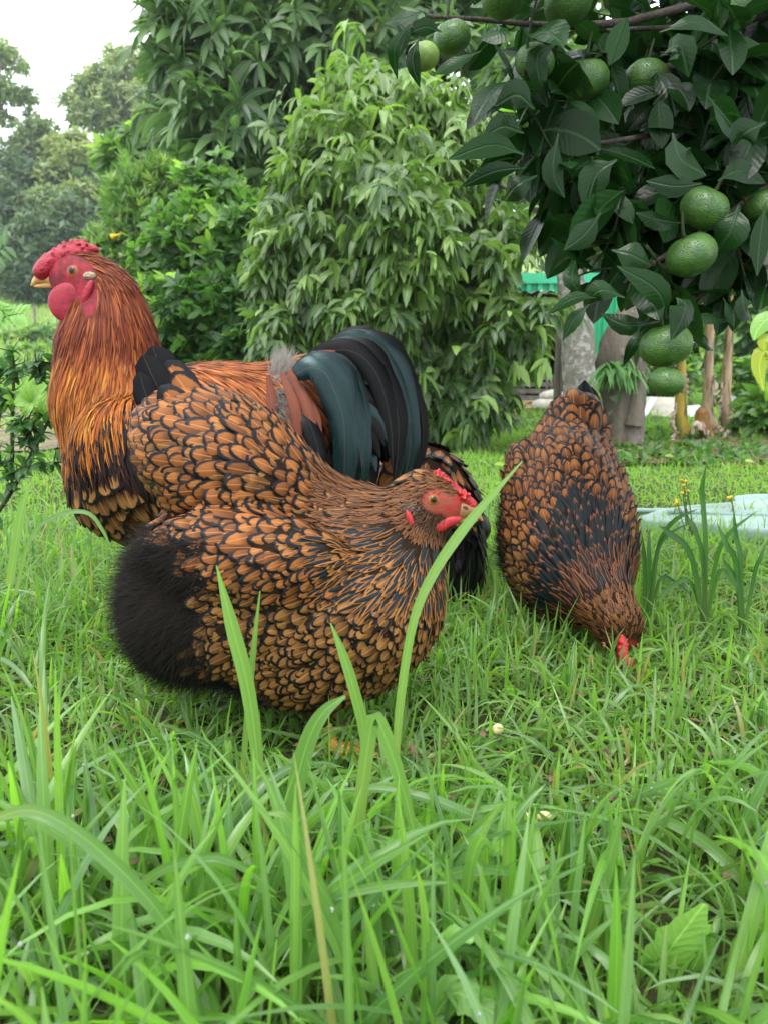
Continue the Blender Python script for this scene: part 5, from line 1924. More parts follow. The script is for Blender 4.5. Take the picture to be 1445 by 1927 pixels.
# ===== hen half hidden behind the cock's tail, turned away
YB = 1.50
sB = (at(820, 1000, YB) - CAM) @ FW / FPX


def bB():
    s = Sdf(0.03)
    s.ell(at(822, 1010, YB), (80 * sB, 0.15, 128 * sB), k=0.03)
    s.ell(at(790, 945, YB - 0.05), (95 * sB, 0.12, 105 * sB), k=0.05)
    s.ell(at(850, 1060, YB - 0.08), (52 * sB, 0.06, 85 * sB), k=0.04)
    s.cone(at(830, 960, YB + 0.14), at(845, 930, YB + 0.24), 0.07, 0.04, k=0.04)
    return s


back_body = bB()
BODIES += [hen_body, cock_body, peck_body, back_body]


def ground_of(px, Y):
    return np.array([at(px, 960, Y)[0], Y, float(terrain(at(px, 960, Y)[0], Y))])


# ---------------------------------------------------------------- front hen
def front_hen():
    Y = YF
    B = Bird('hen', ground_of(560, Y), 'plump gold-laced hen with a black fluffy rear standing side-on in front of the rooster', 'chicken', GROUP)
    body = hen_body
    fc = at(838, 948, Y)

    def skin(V):
        x, y, _ = proj(V)
        e = np.minimum(((x - 826) / 33) ** 2 + ((y - 943) / 24) ** 2, ((x - 854) / 26) ** 2 + ((y - 954) / 27) ** 2)
        return 1 - sm(0.75, 1.25, e)
    V, Q = B.body_mesh(body, 0.0045, M['skin_hen'], skin)
    ctrl = ctrl_from([
        (850, 930, -1, 0.1), (800, 915, -1, 0.1), (760, 920, -1, 0.25), (700, 950, -1, 0.35), (790, 1000, -0.4, 1), (820, 1010, -0.2, 1),
        (700, 1020, -0.9, 0.45), (760, 1060, -0.4, 1), (810, 1070, -0.05, 1), (700, 1100, -0.55, 0.8), (620, 1050, -1, 0.15), (640, 980, -1, 0.15),
        (800, 1160, -0.35, 1), (740, 1230, -0.8, 0.7), (620, 1220, -1, 0.5), (520, 1200, -1, 0.2), (430, 1190, -1, 0.0), (790, 1220, -0.6, 0.8),
        (600, 1310, -1, 0.1), (560, 1040, -1, 0.1), (450, 1040, -1, 0.2), (340, 1000, -1, 0.35), (620, 935, -1, -0.1), (560, 900, -0.8, -0.5),
        (500, 830, -0.8, -0.55), (430, 860, -1, -0.3), (380, 790, -0.95, -0.3), (330, 830, -1, 0.15), (400, 920, -1, 0.1), (300, 920, -0.8, 0.6),
        (340, 740, -0.6, -0.8), (330, 1130, -0.8, 0.5), (290, 1080, -1, 0.3), (400, 1250, -0.5, 0.9), (460, 1270, -1, 0.2),
    ], Y)
    P = surface_points(V, Q, 90000)
    P = P[P[:, 1] < Y + 0.075]
    x, y, _ = proj(P)
    Ph = surface_points(V, Q, 700000)
    hx, hy, _ = proj(Ph)
    P = np.vstack([P, Ph[np.hypot(hx - 800, hy - 950) < 125]])
    x, y, _ = proj(P)
    face = np.minimum(((x - 826) / 33) ** 2 + ((y - 943) / 24) ** 2, ((x - 854) / 26) ** 2 + ((y - 954) / 27) ** 2)
    dh = np.hypot(x - 815, y - 940)
    fl = ((x - 296) / 112) ** 2 + ((y - 1150) / 170) ** 2 + 0.16 * np.sin(y * 0.09) + 0.2 * (rng.random(len(x)) - 0.5)
    hk = (dh < 212 + 16 * np.sin(x * 0.05)) & (x > 585) & (y > 895) & (y < 1130)
    capm = (dh < 78) & (face > 1.0)
    hack = hk & ~capm & (face > 1.0)
    fluff = (fl < 1.0) | ((y > 1255 + 0.35 * (x - 380)) & (x < 520)) | ((x < 300) & (y > 960))
    beard = (face > 0.95) & (face < 4.5) & (y > 950) & (x > 770)
    cush = (y < 965 - 0.12 * (x - 300)) & (x < 590) & ~fluff
    wing = ~cush & ~fluff & ~hk & (y < 1118 - 0.10 * (560 - x)) & (x < 680)
    breast = ~cush & ~fluff & ~hk & ~wing
    sets = []

    def put(mask, r, L, Wd, prof, mi, o1, q=None, k=(0.3, 0.7), jit=0.1, o0=-0.002, C=5):
        pts = P[mask]
        rr = r if np.isscalar(r) else r[mask]
        kp = poisson(pts, rr)
        pp = pts[kp]
        LL = L if np.isscalar(L) else L[mask][kp]
        WW = Wd if np.isscalar(Wd) else Wd[mask][kp]
        pos = feathers(body, pp, ctrl, LL, WW, PROF[prof], o0, o1, jit, C=C)
        t = tones(len(pp), k, None if q is None else (q if np.isscalar(q) else q[mask][kp]))
        sets.append((pos, fuv(PROF[prof], C), t, mi))
    mats = [M['laced'], M['laced_breast_shaded'], M['hackle'], M['hackle_dark'], M['cap'], M['black']]
    big = 1.0 + 0.15 * sm(420, 330, x)
    put(cush, 0.0100 * big, 0.039 * big, 0.0098 * big, 'round', 0, 0.0040, k=(0.1, 0.5))
    put(wing, 0.0094 - 0.0024 * sm(1030, 1100, y), 0.036 - 0.010 * sm(1030, 1100, y), 0.0086 - 0.0022 * sm(1030, 1100, y), 'round', 0, 0.0037, k=(0.2, 0.65))
    put(breast, 0.0080 + 0.0016 * sm(1230, 1160, y), 0.0275, 0.0086, 'round', 1, 0.0035, k=(0.15, 0.5))
    put(hack & (y > 1005 - 0.22 * (x - 600)), 0.0050, 0.044 + 0 * x, 0.0030 + 0 * x, 'long', 2, 0.0034, q=np.clip(rng.random(len(x)) * 0.5 + 0.5 * sm(1060, 960, y), 0, 1), k=(0.2, 0.85), jit=0.14, o0=-0.001)
    put(hack & ~(y > 1005 - 0.22 * (x - 600)), 0.0036, 0.028, 0.0019, 'long', 4, 0.0024, k=(0.1, 0.9), jit=0.16, o0=-0.0006)
    put(capm & ~beard, 0.0019, 0.0105, 0.0009, 'long', 4, 0.0016, k=(0.0, 0.5), jit=0.22, o0=-0.0002)
    put(beard, 0.0019, 0.0105, 0.0008, 'long', 4, 0.0018, k=(0.9, 1.5), jit=0.35, q=0.9, o0=-0.0002)
    put(~fluff & ~capm & (face > 1.3) & (dh > 110), 0.0085, 0.030, 0.0078, 'round', 1, 0.0012, o0=-0.001, k=(0.3, 0.8))
    for nm, idx in (('body_feather', (0, 1, 2, 7)), ('neck_feather', (3, 4)), ('head_feather', (5, 6))):
        uvs = np.concatenate([np.broadcast_to(sets[i][1], (len(sets[i][0]),) + sets[i][1].shape) for i in idx])
        pos = np.concatenate([sets[i][0] for i in idx])
        tn = np.concatenate([sets[i][2] for i in idx])
        mi = np.concatenate([np.full(len(sets[i][0]), sets[i][3]) for i in idx])
        sc = seen(pos, body) if nm != 'head_feather' else np.zeros(len(pos))
        emit(pos, uvs, tn, mats, B.root, nm, nm.replace('feather', 'plumage'), sc, 300, mi)
    # black down of the rear
    pf = P[fluff]
    pf = pf[rng.choice(len(pf), min(len(pf), 18000), False)]
    st = strands(body, pf, ctrl, 0.028, 0.00038, 0.5, 0.6, 6, 0.9)
    me = batch_mesh('rear_fluff', st - B.b, blade_uv(np.linspace(0, 1, 6), np.ones(6), 2), tones(len(st)), [M['down']])
    link('rear_fluff', me, B.root, kind='stuff')
    # tail: a few broad black feathers above the laced cushion, and soft marbled ones
    for pth, w, m, tn in (
        ([(360, 830, .02), (318, 735, .02), (288, 652, .02)], (18, 36, 26), 'black', (0.5, 0.5, 0.5)),
        ([(350, 830, .0), (300, 735, .0), (270, 668, .0)], (16, 32, 20), 'black', (0.2, 0.5, 0.5)),
        ([(340, 840, -.01), (285, 765, -.01), (262, 700, -.01)], (14, 24, 14), 'black', (0.8, 0.5, 0.5)),
        ([(400, 820, .01), (350, 735, .01), (312, 680, .01)], (16, 30, 22), 'laced', (0.4, 0.5, 0.5)),
        ([(420, 820, -.03), (362, 748, -.03), (326, 700, -.03)], (14, 26, 18), 'laced', (0.3, 0.3, 0.5)),
        ([(400, 835, -.04), (340, 765, -.045), (300, 728, -.045)], (14, 24, 16), 'laced', (0.6, 0.8, 0.5)),
        ([(390, 850, -.05), (325, 800, -.06), (282, 775, -.06)], (14, 22, 15), 'laced', (0.5, 0.1, 0.5)),
        ([(380, 870, -.06), (320, 828, -.07), (272, 830, -.06)], (14, 20, 14), 'laced', (0.8, 0.9, 0.5)),
    ):
        B.plume('tail_feather', path3(pth, Y), np.array(w) * sF, (0.15, -1, 0.15), M[m], 12, 5, 0.3, tn)
    # long flight feathers closing the wing, seen at its rear edge
    for i in range(5):
        pth = [(470 - 8 * i, 1010 + 10 * i, -.118), (380 - 6 * i, 1020 + 14 * i, -.122 + .004 * i), (316 + 3 * i, 985 + 26 * i, -.098 + .004 * i)]
        B.plume('flight_feather', path3(pth, Y), np.array((12, 15, 5)) * sF, (-0.2, -1, 0.1), M['brick' if i % 2 else 'laced'], 10, 5, 0.2, (0.7, 0.1, 0.6))
    # face
    for sg in (1, -1):
        p, n = body.hit(815, 940)
        if sg < 0:
            p = p.copy()
            p[1] = 2 * (Y - 0.02) - p[1]
            n = n * [1, -1, 1]
        B.eye(p - n * 0.0032, n, 0.0066, M['eye_hen'])
        w = Sdf(0.004)
        off = -0.0215 * sg
        w.ell(at(840, 983, Y - 0.02 + off), (27 * sF, 0.0034, 9 * sF), (1, 0, 0.28))
        w.ell(at(824, 992, Y - 0.02 + off), (16 * sF, 0.0034, 9 * sF), (1, 0, 0.1), k=0.004)
        B.blob('wattle', w, 0.0013, M['wattle_hen'])
        l = Sdf(0.003)
        q, qn = body.hit(771, 977)
        if sg < 0:
            q = q.copy()
            q[1] = 2 * (Y - 0.02) - q[1]
        l.ell(q, (17 * sF, 0.0035, 6 * sF), (0.35, 0, -1.0))
        B.blob('earlobe', l, 0.0013, M['wattle_hen'])
        q, qn = body.hit(775, 951)
        if sg < 0:
            q = q.copy()
            q[1] = 2 * (Y - 0.02) - q[1]
        pe = q + rng.normal(0, 0.0042, (260, 3)) * [1.2, 0.3, 0.8]
        es = strands(body, body.snap(pe), ctrl, 0.008, 0.0005, 0.5, 0.5, 4, 0.5) if sg > 0 else None
        if es is not None:
            link('ear_tuft', batch_mesh('ear_tuft', es - B.b, blade_uv(np.linspace(0, 1, 4), np.ones(4), 2), tones(len(es)), [M['grey_down']]), B.root, kind='stuff')
    c = Sdf(0.004)
    pc = spline([(821, 890), (842, 906), (864, 925), (885, 943)], 9)
    for i, (cx, cy) in enumerate(pc):
        c.ell(at(cx, cy + 6, Y - 0.02), (11 * sF, 0.0115 - 0.0004 * i, 10.5 * sF))
    for i in range(170):
        t = rng.random()
        cx, cy = pc[int(t * 8)] + rng.uniform(-6, 6, 2)
        c.ell(at(cx, cy + rng.uniform(-1, 7), Y - 0.02 + rng.uniform(-0.0125, 0.009)), np.full(3, rng.uniform(0.0014, 0.0025)), k=0.0010)
    B.blob('comb', c, 0.0011, M['comb_hen'])
    B.beak([(846, 962), (870, 959), (890, 963), (908, 980)], Y - 0.0225, (22, 19, 11, 1.5), 0.78, M['beak_pink'], ([(846, 976), (872, 977), (890, 978), (899, 980)], (11, 8, 5, 1.5)))
    p = at(874, 953, Y - 0.022) + np.array([0, -0.0085, 0])
    B.blob('nostril', Sdf(0.002).ell(p, (0.0036, 0.0016, 0.0022), (1, 0, -0.3)), 0.0007, M['nostril'])
    # fine bristles on the face and long loose down over the rear
    bm = (face < 0.95) & (np.hypot(x - 816, y - 940) > 14)
    pb = P[bm]
    pb = pb[rng.choice(len(pb), min(len(pb), 420), False)]
    st = strands(body, pb, ctrl, 0.0055, 0.00022, 0.35, 0.35, 4, 0.4)
    link('face_bristles', batch_mesh('face_bristles', st - B.b, blade_uv(np.linspace(0, 1, 4), np.ones(4), 2), tones(len(st)), [M['cap']]), B.root, kind='stuff')
    pl = pf[rng.choice(len(pf), min(len(pf), 2200), False)]
    cl_ = nrm(np.stack([np.sin(pl[:, 0] * 90), np.cos(pl[:, 2] * 80), np.sin(pl[:, 2] * 110 + pl[:, 0] * 60)], -1))
    st = strands(body, pl + cl_ * 0.004, ctrl, 0.046, 0.00034, 0.55, 0.4, 7, 1.2)
    link('loose_down', batch_mesh('loose_down', st - B.b, blade_uv(np.linspace(0, 1, 7), np.ones(7), 2), np.clip(tones(len(st)) + [0.4, 0, 0], 0, 1), [M['down']]), B.root, kind='stuff')
    # legs: black thigh stockings above yellow shanks
    for px, py, dy in ((612, 1385, -0.045), (560, 1372, 0.045)):
        hk_ = at(px - 10, py - 35, Y + dy)
        ft = hk_ + np.array([0.016, -0.01, 0])
        ft[2] = float(terrain(ft[0], ft[1]))
        hk_[2] = max(hk_[2], ft[2] + 0.045)
        th = Sdf(0.02).cone(at(px - 15, py - 90, Y + dy * 0.8), hk_ - [0, 0, 0.004], 0.040, 0.015)
        B.blob('thigh', th, 0.004, M['black'])
        B.leg(hk_, ft, 0.0075, (1, -0.25, 0), M['shank'])
    return B


# ---------------------------------------------------------------- cock
def the_cock():
    Y = YR
    B = Bird('rooster', ground_of(380, Y), 'tall rooster with red comb and wattles, copper neck and green-black sickle tail', 'rooster', GROUP)
    body = cock_body

    def skinmask(x, y):
        e = ((x - 128) / 52) ** 2 + ((y - 522) / 46) ** 2
        return np.minimum(e, ((x - 168) / 16) ** 2 + ((y - 555) / 42) ** 2)

    def skin(V):
        x, y, _ = proj(V)
        return 1 - sm(0.8, 1.3, skinmask(x, y))
    V, Q = B.body_mesh(body, 0.006, M['skin_cock'], skin)
    ctrl = ctrl_from([
        (150, 490, 1, -0.1), (190, 495, 1, 0.45), (235, 540, 0.4, 1), (270, 620, 0.1, 1), (285, 690, -0.25, 1), (200, 580, -0.25, 1), (160, 640, -0.42, 1), (125, 650, -0.25, 1),
        (240, 680, -0.35, 1), (150, 760, -0.12, 1), (105, 740, 0.02, 1), (200, 800, -0.6, 0.85), (255, 750, -0.75, 0.7), (130, 850, 0.25, 1), (170, 880, 0.2, 1), (215, 850, -0.4, 0.9),
        (250, 950, 0.45, 0.9), (210, 950, 0.4, 1), (250, 850, 0.5, 0.9), (280, 800, 0.5, 0.9), (330, 720, 0.9, 0.5),
        (400, 700, 0.55, 1), (440, 740, 0.25, 1), (500, 740, 0.15, 1), (560, 720, 0.6, 0.8), (600, 800, 0.4, 1), (350, 900, 0.9, 0.5), (450, 900, 0.9, 0.4),
        (450, 690, 1, 0.3), (520, 690, 1, 0.2),
    ], Y)
    P = surface_points(V, Q, 260000)
    P = P[P[:, 1] < Y + 0.05]
    x, y, _ = proj(P)
    sk = skinmask(x, y)
    # the cape of the neck ends on a slanting line
    cape = (y < 725 + 0.5 * (300 - x)) & (x < 300) & ((sk > 0.85) | (y > 590))
    upper = cape & (y < 640)
    lower = cape & ~upper
    sad = (x > 330) & (y < 775 + 0.05 * (x - 400)) & (x < 585)
    br = ~cape & (x < 330) & (y > 880 - 0.4 * (x - 200)) & (x < 215 + 0.9 * (y - 870) * 1.0)
    bow = ~cape & ~sad & ~br & (sk > 1.05)
    mats = [M['cockhead'], M['cockhackle'], M['saddle'], M['maroon'], M['laced_breast_shaded'], M['black']]
    sets = {}

    def put(nm, mask, r, L, Wd, prof, mi, o1, k=(0.0, 1.0), jit=0.07, q=None):
        pts = P[mask]
        kp = poisson(pts, r)
        pp = pts[kp]
        LL = L if np.isscalar(L) else L[mask][kp]
        Cn = 3 if prof == 'strand' else 5
        pos = feathers(body, pp, ctrl, LL, Wd, PROF[prof], -0.0008 if Cn == 3 else -0.002, o1, jit, C=Cn)
        t = tones(len(pp), k, None if q is None else q[mask][kp])
        sets.setdefault(nm, []).append((pos, fuv(PROF[prof], Cn), t, mi))
    cap_ = upper & (y < 530)
    qq = np.clip(sm(560, 860, y) * -1 + 1 + 0.25 * rng.standard_normal(len(y)), 0, 1)
    put('neck_feather', upper & cap_, 0.0026, 0.024, 0.0012, 'strand', 0, 0.0022, q=qq)
    put('neck_feather', upper & ~cap_, 0.0031, 0.056, 0.0013, 'strand', 0, 0.0030, q=qq)
    put('neck_feather', lower, 0.0037, 0.085, 0.0016, 'strand', 1, 0.0038, q=qq, jit=0.09)
    put('saddle_feather', sad, 0.0042, 0.072, 0.0018, 'strand', 2, 0.0045)
    put('body_feather', bow, 0.0056, 0.042, 0.0027, 'strand', 3, 0.0045, jit=0.14)
    put('breast_feather', br, 0.0150, 0.043, 0.0140, 'round', 4, 0.0065, k=(0.25, 0.7))
    for nm, ss in sets.items():
        uvs = np.concatenate([np.broadcast_to(a[1], (len(a[0]),) + a[1].shape) for a in ss])
        pos = np.concatenate([a[0] for a in ss])
        tn = np.concatenate([a[2] for a in ss])
        mi = np.concatenate([np.full(len(a[0]), a[3]) for a in ss])
        emit(pos, uvs, tn, mats, B.root, nm, nm.replace('feather', 'plumage'), seen(pos, body), 300, mi)
    # tuft of grey down over the saddle and brick-red coverts hanging beside it
    rows = surface_points(V, Q, 60000)
    rx, ry, _ = proj(rows)
    mk = (((rx - 528) / 24) ** 2 + ((ry - 745) / 72) ** 2 < 1) & (rows[:, 1] < Y + 0.02)
    pf = rows[mk]
    pf = np.concatenate([pf + rng.normal(0, 0.001, pf.shape) for _ in range(8)])
    pf = pf[rng.choice(len(pf), min(len(pf), 2200), False)]
    gc = ctrl_from([(525, 690, 0.1, -1), (525, 760, 0.1, 1)], Y)
    st = strands(body, pf, gc, 0.034, 0.0005, 0.9, 0.55, 5, 0.6)
    link('grey_fluff', batch_mesh('grey_fluff', st - B.b, blade_uv(np.linspace(0, 1, 5), np.ones(5), 2), tones(len(st)), [M['grey_down']]), B.root, kind='stuff')
    F = (0.05, -1, 0.12)
    for pth, w, m in (
        ([(505, 705, -.095), (512, 760, -.11), (508, 800, -.115)], (4, 9, 2), 'brick'),
        ([(545, 695, -.085), (575, 760, -.11), (592, 830, -.115), (597, 890, -.11)], (5, 10, 8, 1.5), 'brick'),
        ([(530, 700, -.10), (556, 770, -.118), (566, 850, -.12)], (4, 9, 2), 'brick'),
        ([(560, 720, -.08), (592, 790, -.10), (602, 880, -.105)], (6, 11, 2), 'brick'),
        ([(540, 760, -.10), (560, 830, -.112), (568, 900, -.112)], (6, 9, 2), 'brick'),
        ([(560, 690, -.05), (600, 672, -.05), (632, 660, -.04)], (6, 12, 2), 'brick'),
        ([(570, 700, -.06), (605, 682, -.06), (640, 668, -.05)], (6, 10, 2), 'brick'),
    ):
        B.plume('saddle_plume', path3(pth, Y), np.array(w) * sR, F, M[m], 14, 5, 0.3)
    # tail: arching sickles outside, shorter stiff feathers inside
    tail = []
    oA = spline([(582, 708), (640, 650), (705, 634), (757, 682), (786, 765), (792, 850), (774, 935)], 9)
    oB = spline([(556, 704), (598, 692), (632, 722), (650, 790), (655, 870), (649, 955)], 9)
    for t_ in (0.0, 0.04, 0.09, 0.13, 0.18, 0.23, 0.28, 0.33, 0.385, 0.78, 0.85, 0.91, 0.97, 1.04):
        q_ = oA * (1 - t_) + oB * t_ + rng.normal(0, 2.6, (9, 2))
        e_ = 1 + rng.uniform(-0.16, 0.02)
        q_ = spline(q_, 40)[: int(40 * e_)]
        q_ = q_[np.linspace(0, len(q_) - 1, 8).astype(int)]
        d_ = 0.035 - 0.145 * t_ + rng.uniform(-0.004, 0.004)
        g_ = rng.uniform(0.8, 1.15) * (1.0 if t_ < 0.5 else 1.15)
        tail.append(([(a_[0], a_[1], d_ - 0.008 * k_ / 7) for k_, a_ in enumerate(q_)], np.array([10, 17, 20, 21, 20, 17, 12, 2]) * g_, 'black' if t_ < 0.06 or 0.3 < t_ < 0.5 else 'green'))
    tail += [
        ([(600, 790, -.02), (650, 745, -.02), (700, 750, -.02), (735, 800, -.02)], (10, 19, 19, 4), 'black'),
        ([(600, 800, -.03), (655, 770, -.03), (700, 785, -.03), (728, 830, -.03)], (10, 18, 18, 4), 'green'),
        ([(600, 815, -.035), (650, 790, -.035), (695, 800, -.035), (724, 840, -.035)], (10, 17, 17, 4), 'black'),
        ([(600, 825, -.04), (650, 812, -.04), (690, 825, -.04), (716, 862, -.04)], (10, 18, 18, 4), 'black'),
        ([(600, 840, -.03), (650, 834, -.03), (690, 852, -.03), (708, 888, -.03)], (10, 18, 17, 4), 'green'),
        ([(600, 860, -.02), (645, 865, -.02), (680, 890, -.02), (694, 930, -.02)], (12, 20, 18, 5), 'black'),
        ([(600, 830, .02), (660, 775, .02), (712, 800, .02), (728, 870, .02)], (16, 30, 28, 8), 'black'),
        ([(600, 860, .02), (655, 830, .02), (690, 860, .02), (700, 930, .02)], (16, 30, 26, 8), 'black'),
        ([(590, 870, .0), (630, 860, .0), (660, 900, .0), (668, 965, .0)], (16, 30, 26, 8), 'black'),
        ([(565, 760, -.10), (585, 800, -.118), (602, 860, -.12), (606, 930, -.118)], (8, 15, 16, 4), 'black'),
        ([(580, 860, -.06), (610, 880, -.07), (640, 915, -.07), (650, 960, -.07)], (16, 26, 22, 6), 'black'),
    ]
    for i, (pth, w, m) in enumerate(tail):
        B.plume('tail_feather', path3(pth, Y), np.array(w) * sR, (0.05 + 0.25 * rng.standard_normal(), -1, 0.1 + 0.15 * rng.standard_normal()), M[m], 30, 7, 0.24, (rng.random(), rng.random(), rng.random()))
    # head
    c = Sdf(0.006)
    pc = spline([(80, 502), (95, 490), (115, 478), (138, 470), (158, 466)], 11)
    for i, (cx, cy) in enumerate(pc):
        c.ell(at(cx, cy + 10, Y), (15 * sR, 0.017, (19 if i else 14) * sR))
    c.ell(at(170, 468, Y), (17 * sR, 0.008, 8 * sR), (1, 0, -0.15), k=0.006)
    c.ell(at(82, 512, Y), (9 * sR, 0.012, 13 * sR), k=0.006)
    for i in range(240):
        t = rng.random()
        cx, cy = pc[int(t * 10.99)] + rng.uniform(-7, 7, 2)
        c.ell(at(cx, cy - 6 + rng.uniform(0, 24), Y + rng.uniform(-0.018, 0.012)), np.full(3, rng.uniform(0.0020, 0.0036)), k=0.0012)
    for i in range(26):
        t = i / 25
        cx, cy = spline(pc, 26)[i]
        c.ell(at(cx + rng.uniform(-3, 3), cy - 9 - rng.uniform(0, 5) * math.sin(3.1 * t), Y + rng.uniform(-0.014, 0.012)), (0.0034, 0.0036, rng.uniform(0.005, 0.008)), k=0.002)
    B.blob('comb', c, 0.0017, M['comb_cock'])
    for sg in (1, -1):
        p, n = body.hit(137, 509)
        if sg < 0:
            p = p.copy()
            p[1] = 2 * Y - p[1]
            n = n * [1, -1, 1]
        B.eye(p - n * 0.005, n, 0.0092, M['eye_cock'])
        w = Sdf(0.008)
        o = -0.030 * sg
        w.ell(at(124, 563, Y + o), (34 * sR, 0.0055, 26 * sR), (0.8, 0, 0.5))
        w.ell(at(119, 584, Y + o), (20 * sR, 0.005, 14 * sR), (0.25, 0, -1), k=0.012)
        w.ell(at(135, 552, Y + o * 0.9), (36 * sR, 0.008, 18 * sR), (1, 0, 0.3), k=0.008)
        B.blob('wattle', w, 0.002, M['wattle_cock'])
        q, qn = body.hit(165, 552)
        if sg < 0:
            q = q.copy()
            q[1] = 2 * Y - q[1]
        B.blob('earlobe', Sdf(0.003).ell(q, (25 * sR, 0.006, 8 * sR), (0.45, 0, 1.0)), 0.002, M['comb_cock'])
        q, qn = body.hit(170, 519)
        if sg < 0:
            q = q.copy()
            q[1] = 2 * Y - q[1]
        B.blob('ear_tuft', Sdf(0.003).ell(q, (12 * sR, 0.006, 7 * sR)), 0.002, M['ear'])
    B.beak([(104, 523), (86, 521), (70, 527), (59, 538)], Y, (15, 12, 8, 1.2), 0.8, M['beak'], ([(104, 535), (86, 537), (70, 538), (64, 539)], (7, 5, 3, 1)))
    p = at(86, 519, Y) + np.array([0, -0.009, 0])
    B.blob('nostril', Sdf(0.002).ell(p, (0.004, 0.002, 0.0018)), 0.0009, M['nostril'])
    fm = (sk < 0.9) & (np.hypot(x - 137, y - 509) > 16) & (y < 560)
    pb = P[fm]
    pb = pb[rng.choice(len(pb), min(len(pb), 260), False)]
    st = strands(body, pb, ctrl, 0.006, 0.0003, 0.3, 0.35, 4, 0.4)
    link('face_bristles', batch_mesh('face_bristles', st - B.b, blade_uv(np.linspace(0, 1, 4), np.ones(4), 2), tones(len(st)), [M['cockhead']]), B.root, kind='stuff')
    for px, dy in ((345, -0.055), (400, 0.055)):
        tp = at(px, 1040, Y + dy)
        ft = tp + np.array([-0.012, 0, 0])
        ft[2] = float(terrain(ft[0], ft[1]))
        tp[2] = ft[2] + 0.10
        th = Sdf(0.02).cone(at(px + 5, 940, Y + dy), tp, 0.075, 0.018)
        tv = B.blob('thigh', th, 0.005, M['black'])
        B.leg(tp + [0, 0, 0.01], ft, 0.010, (-1, -0.1, 0), M['shank'])
    return B


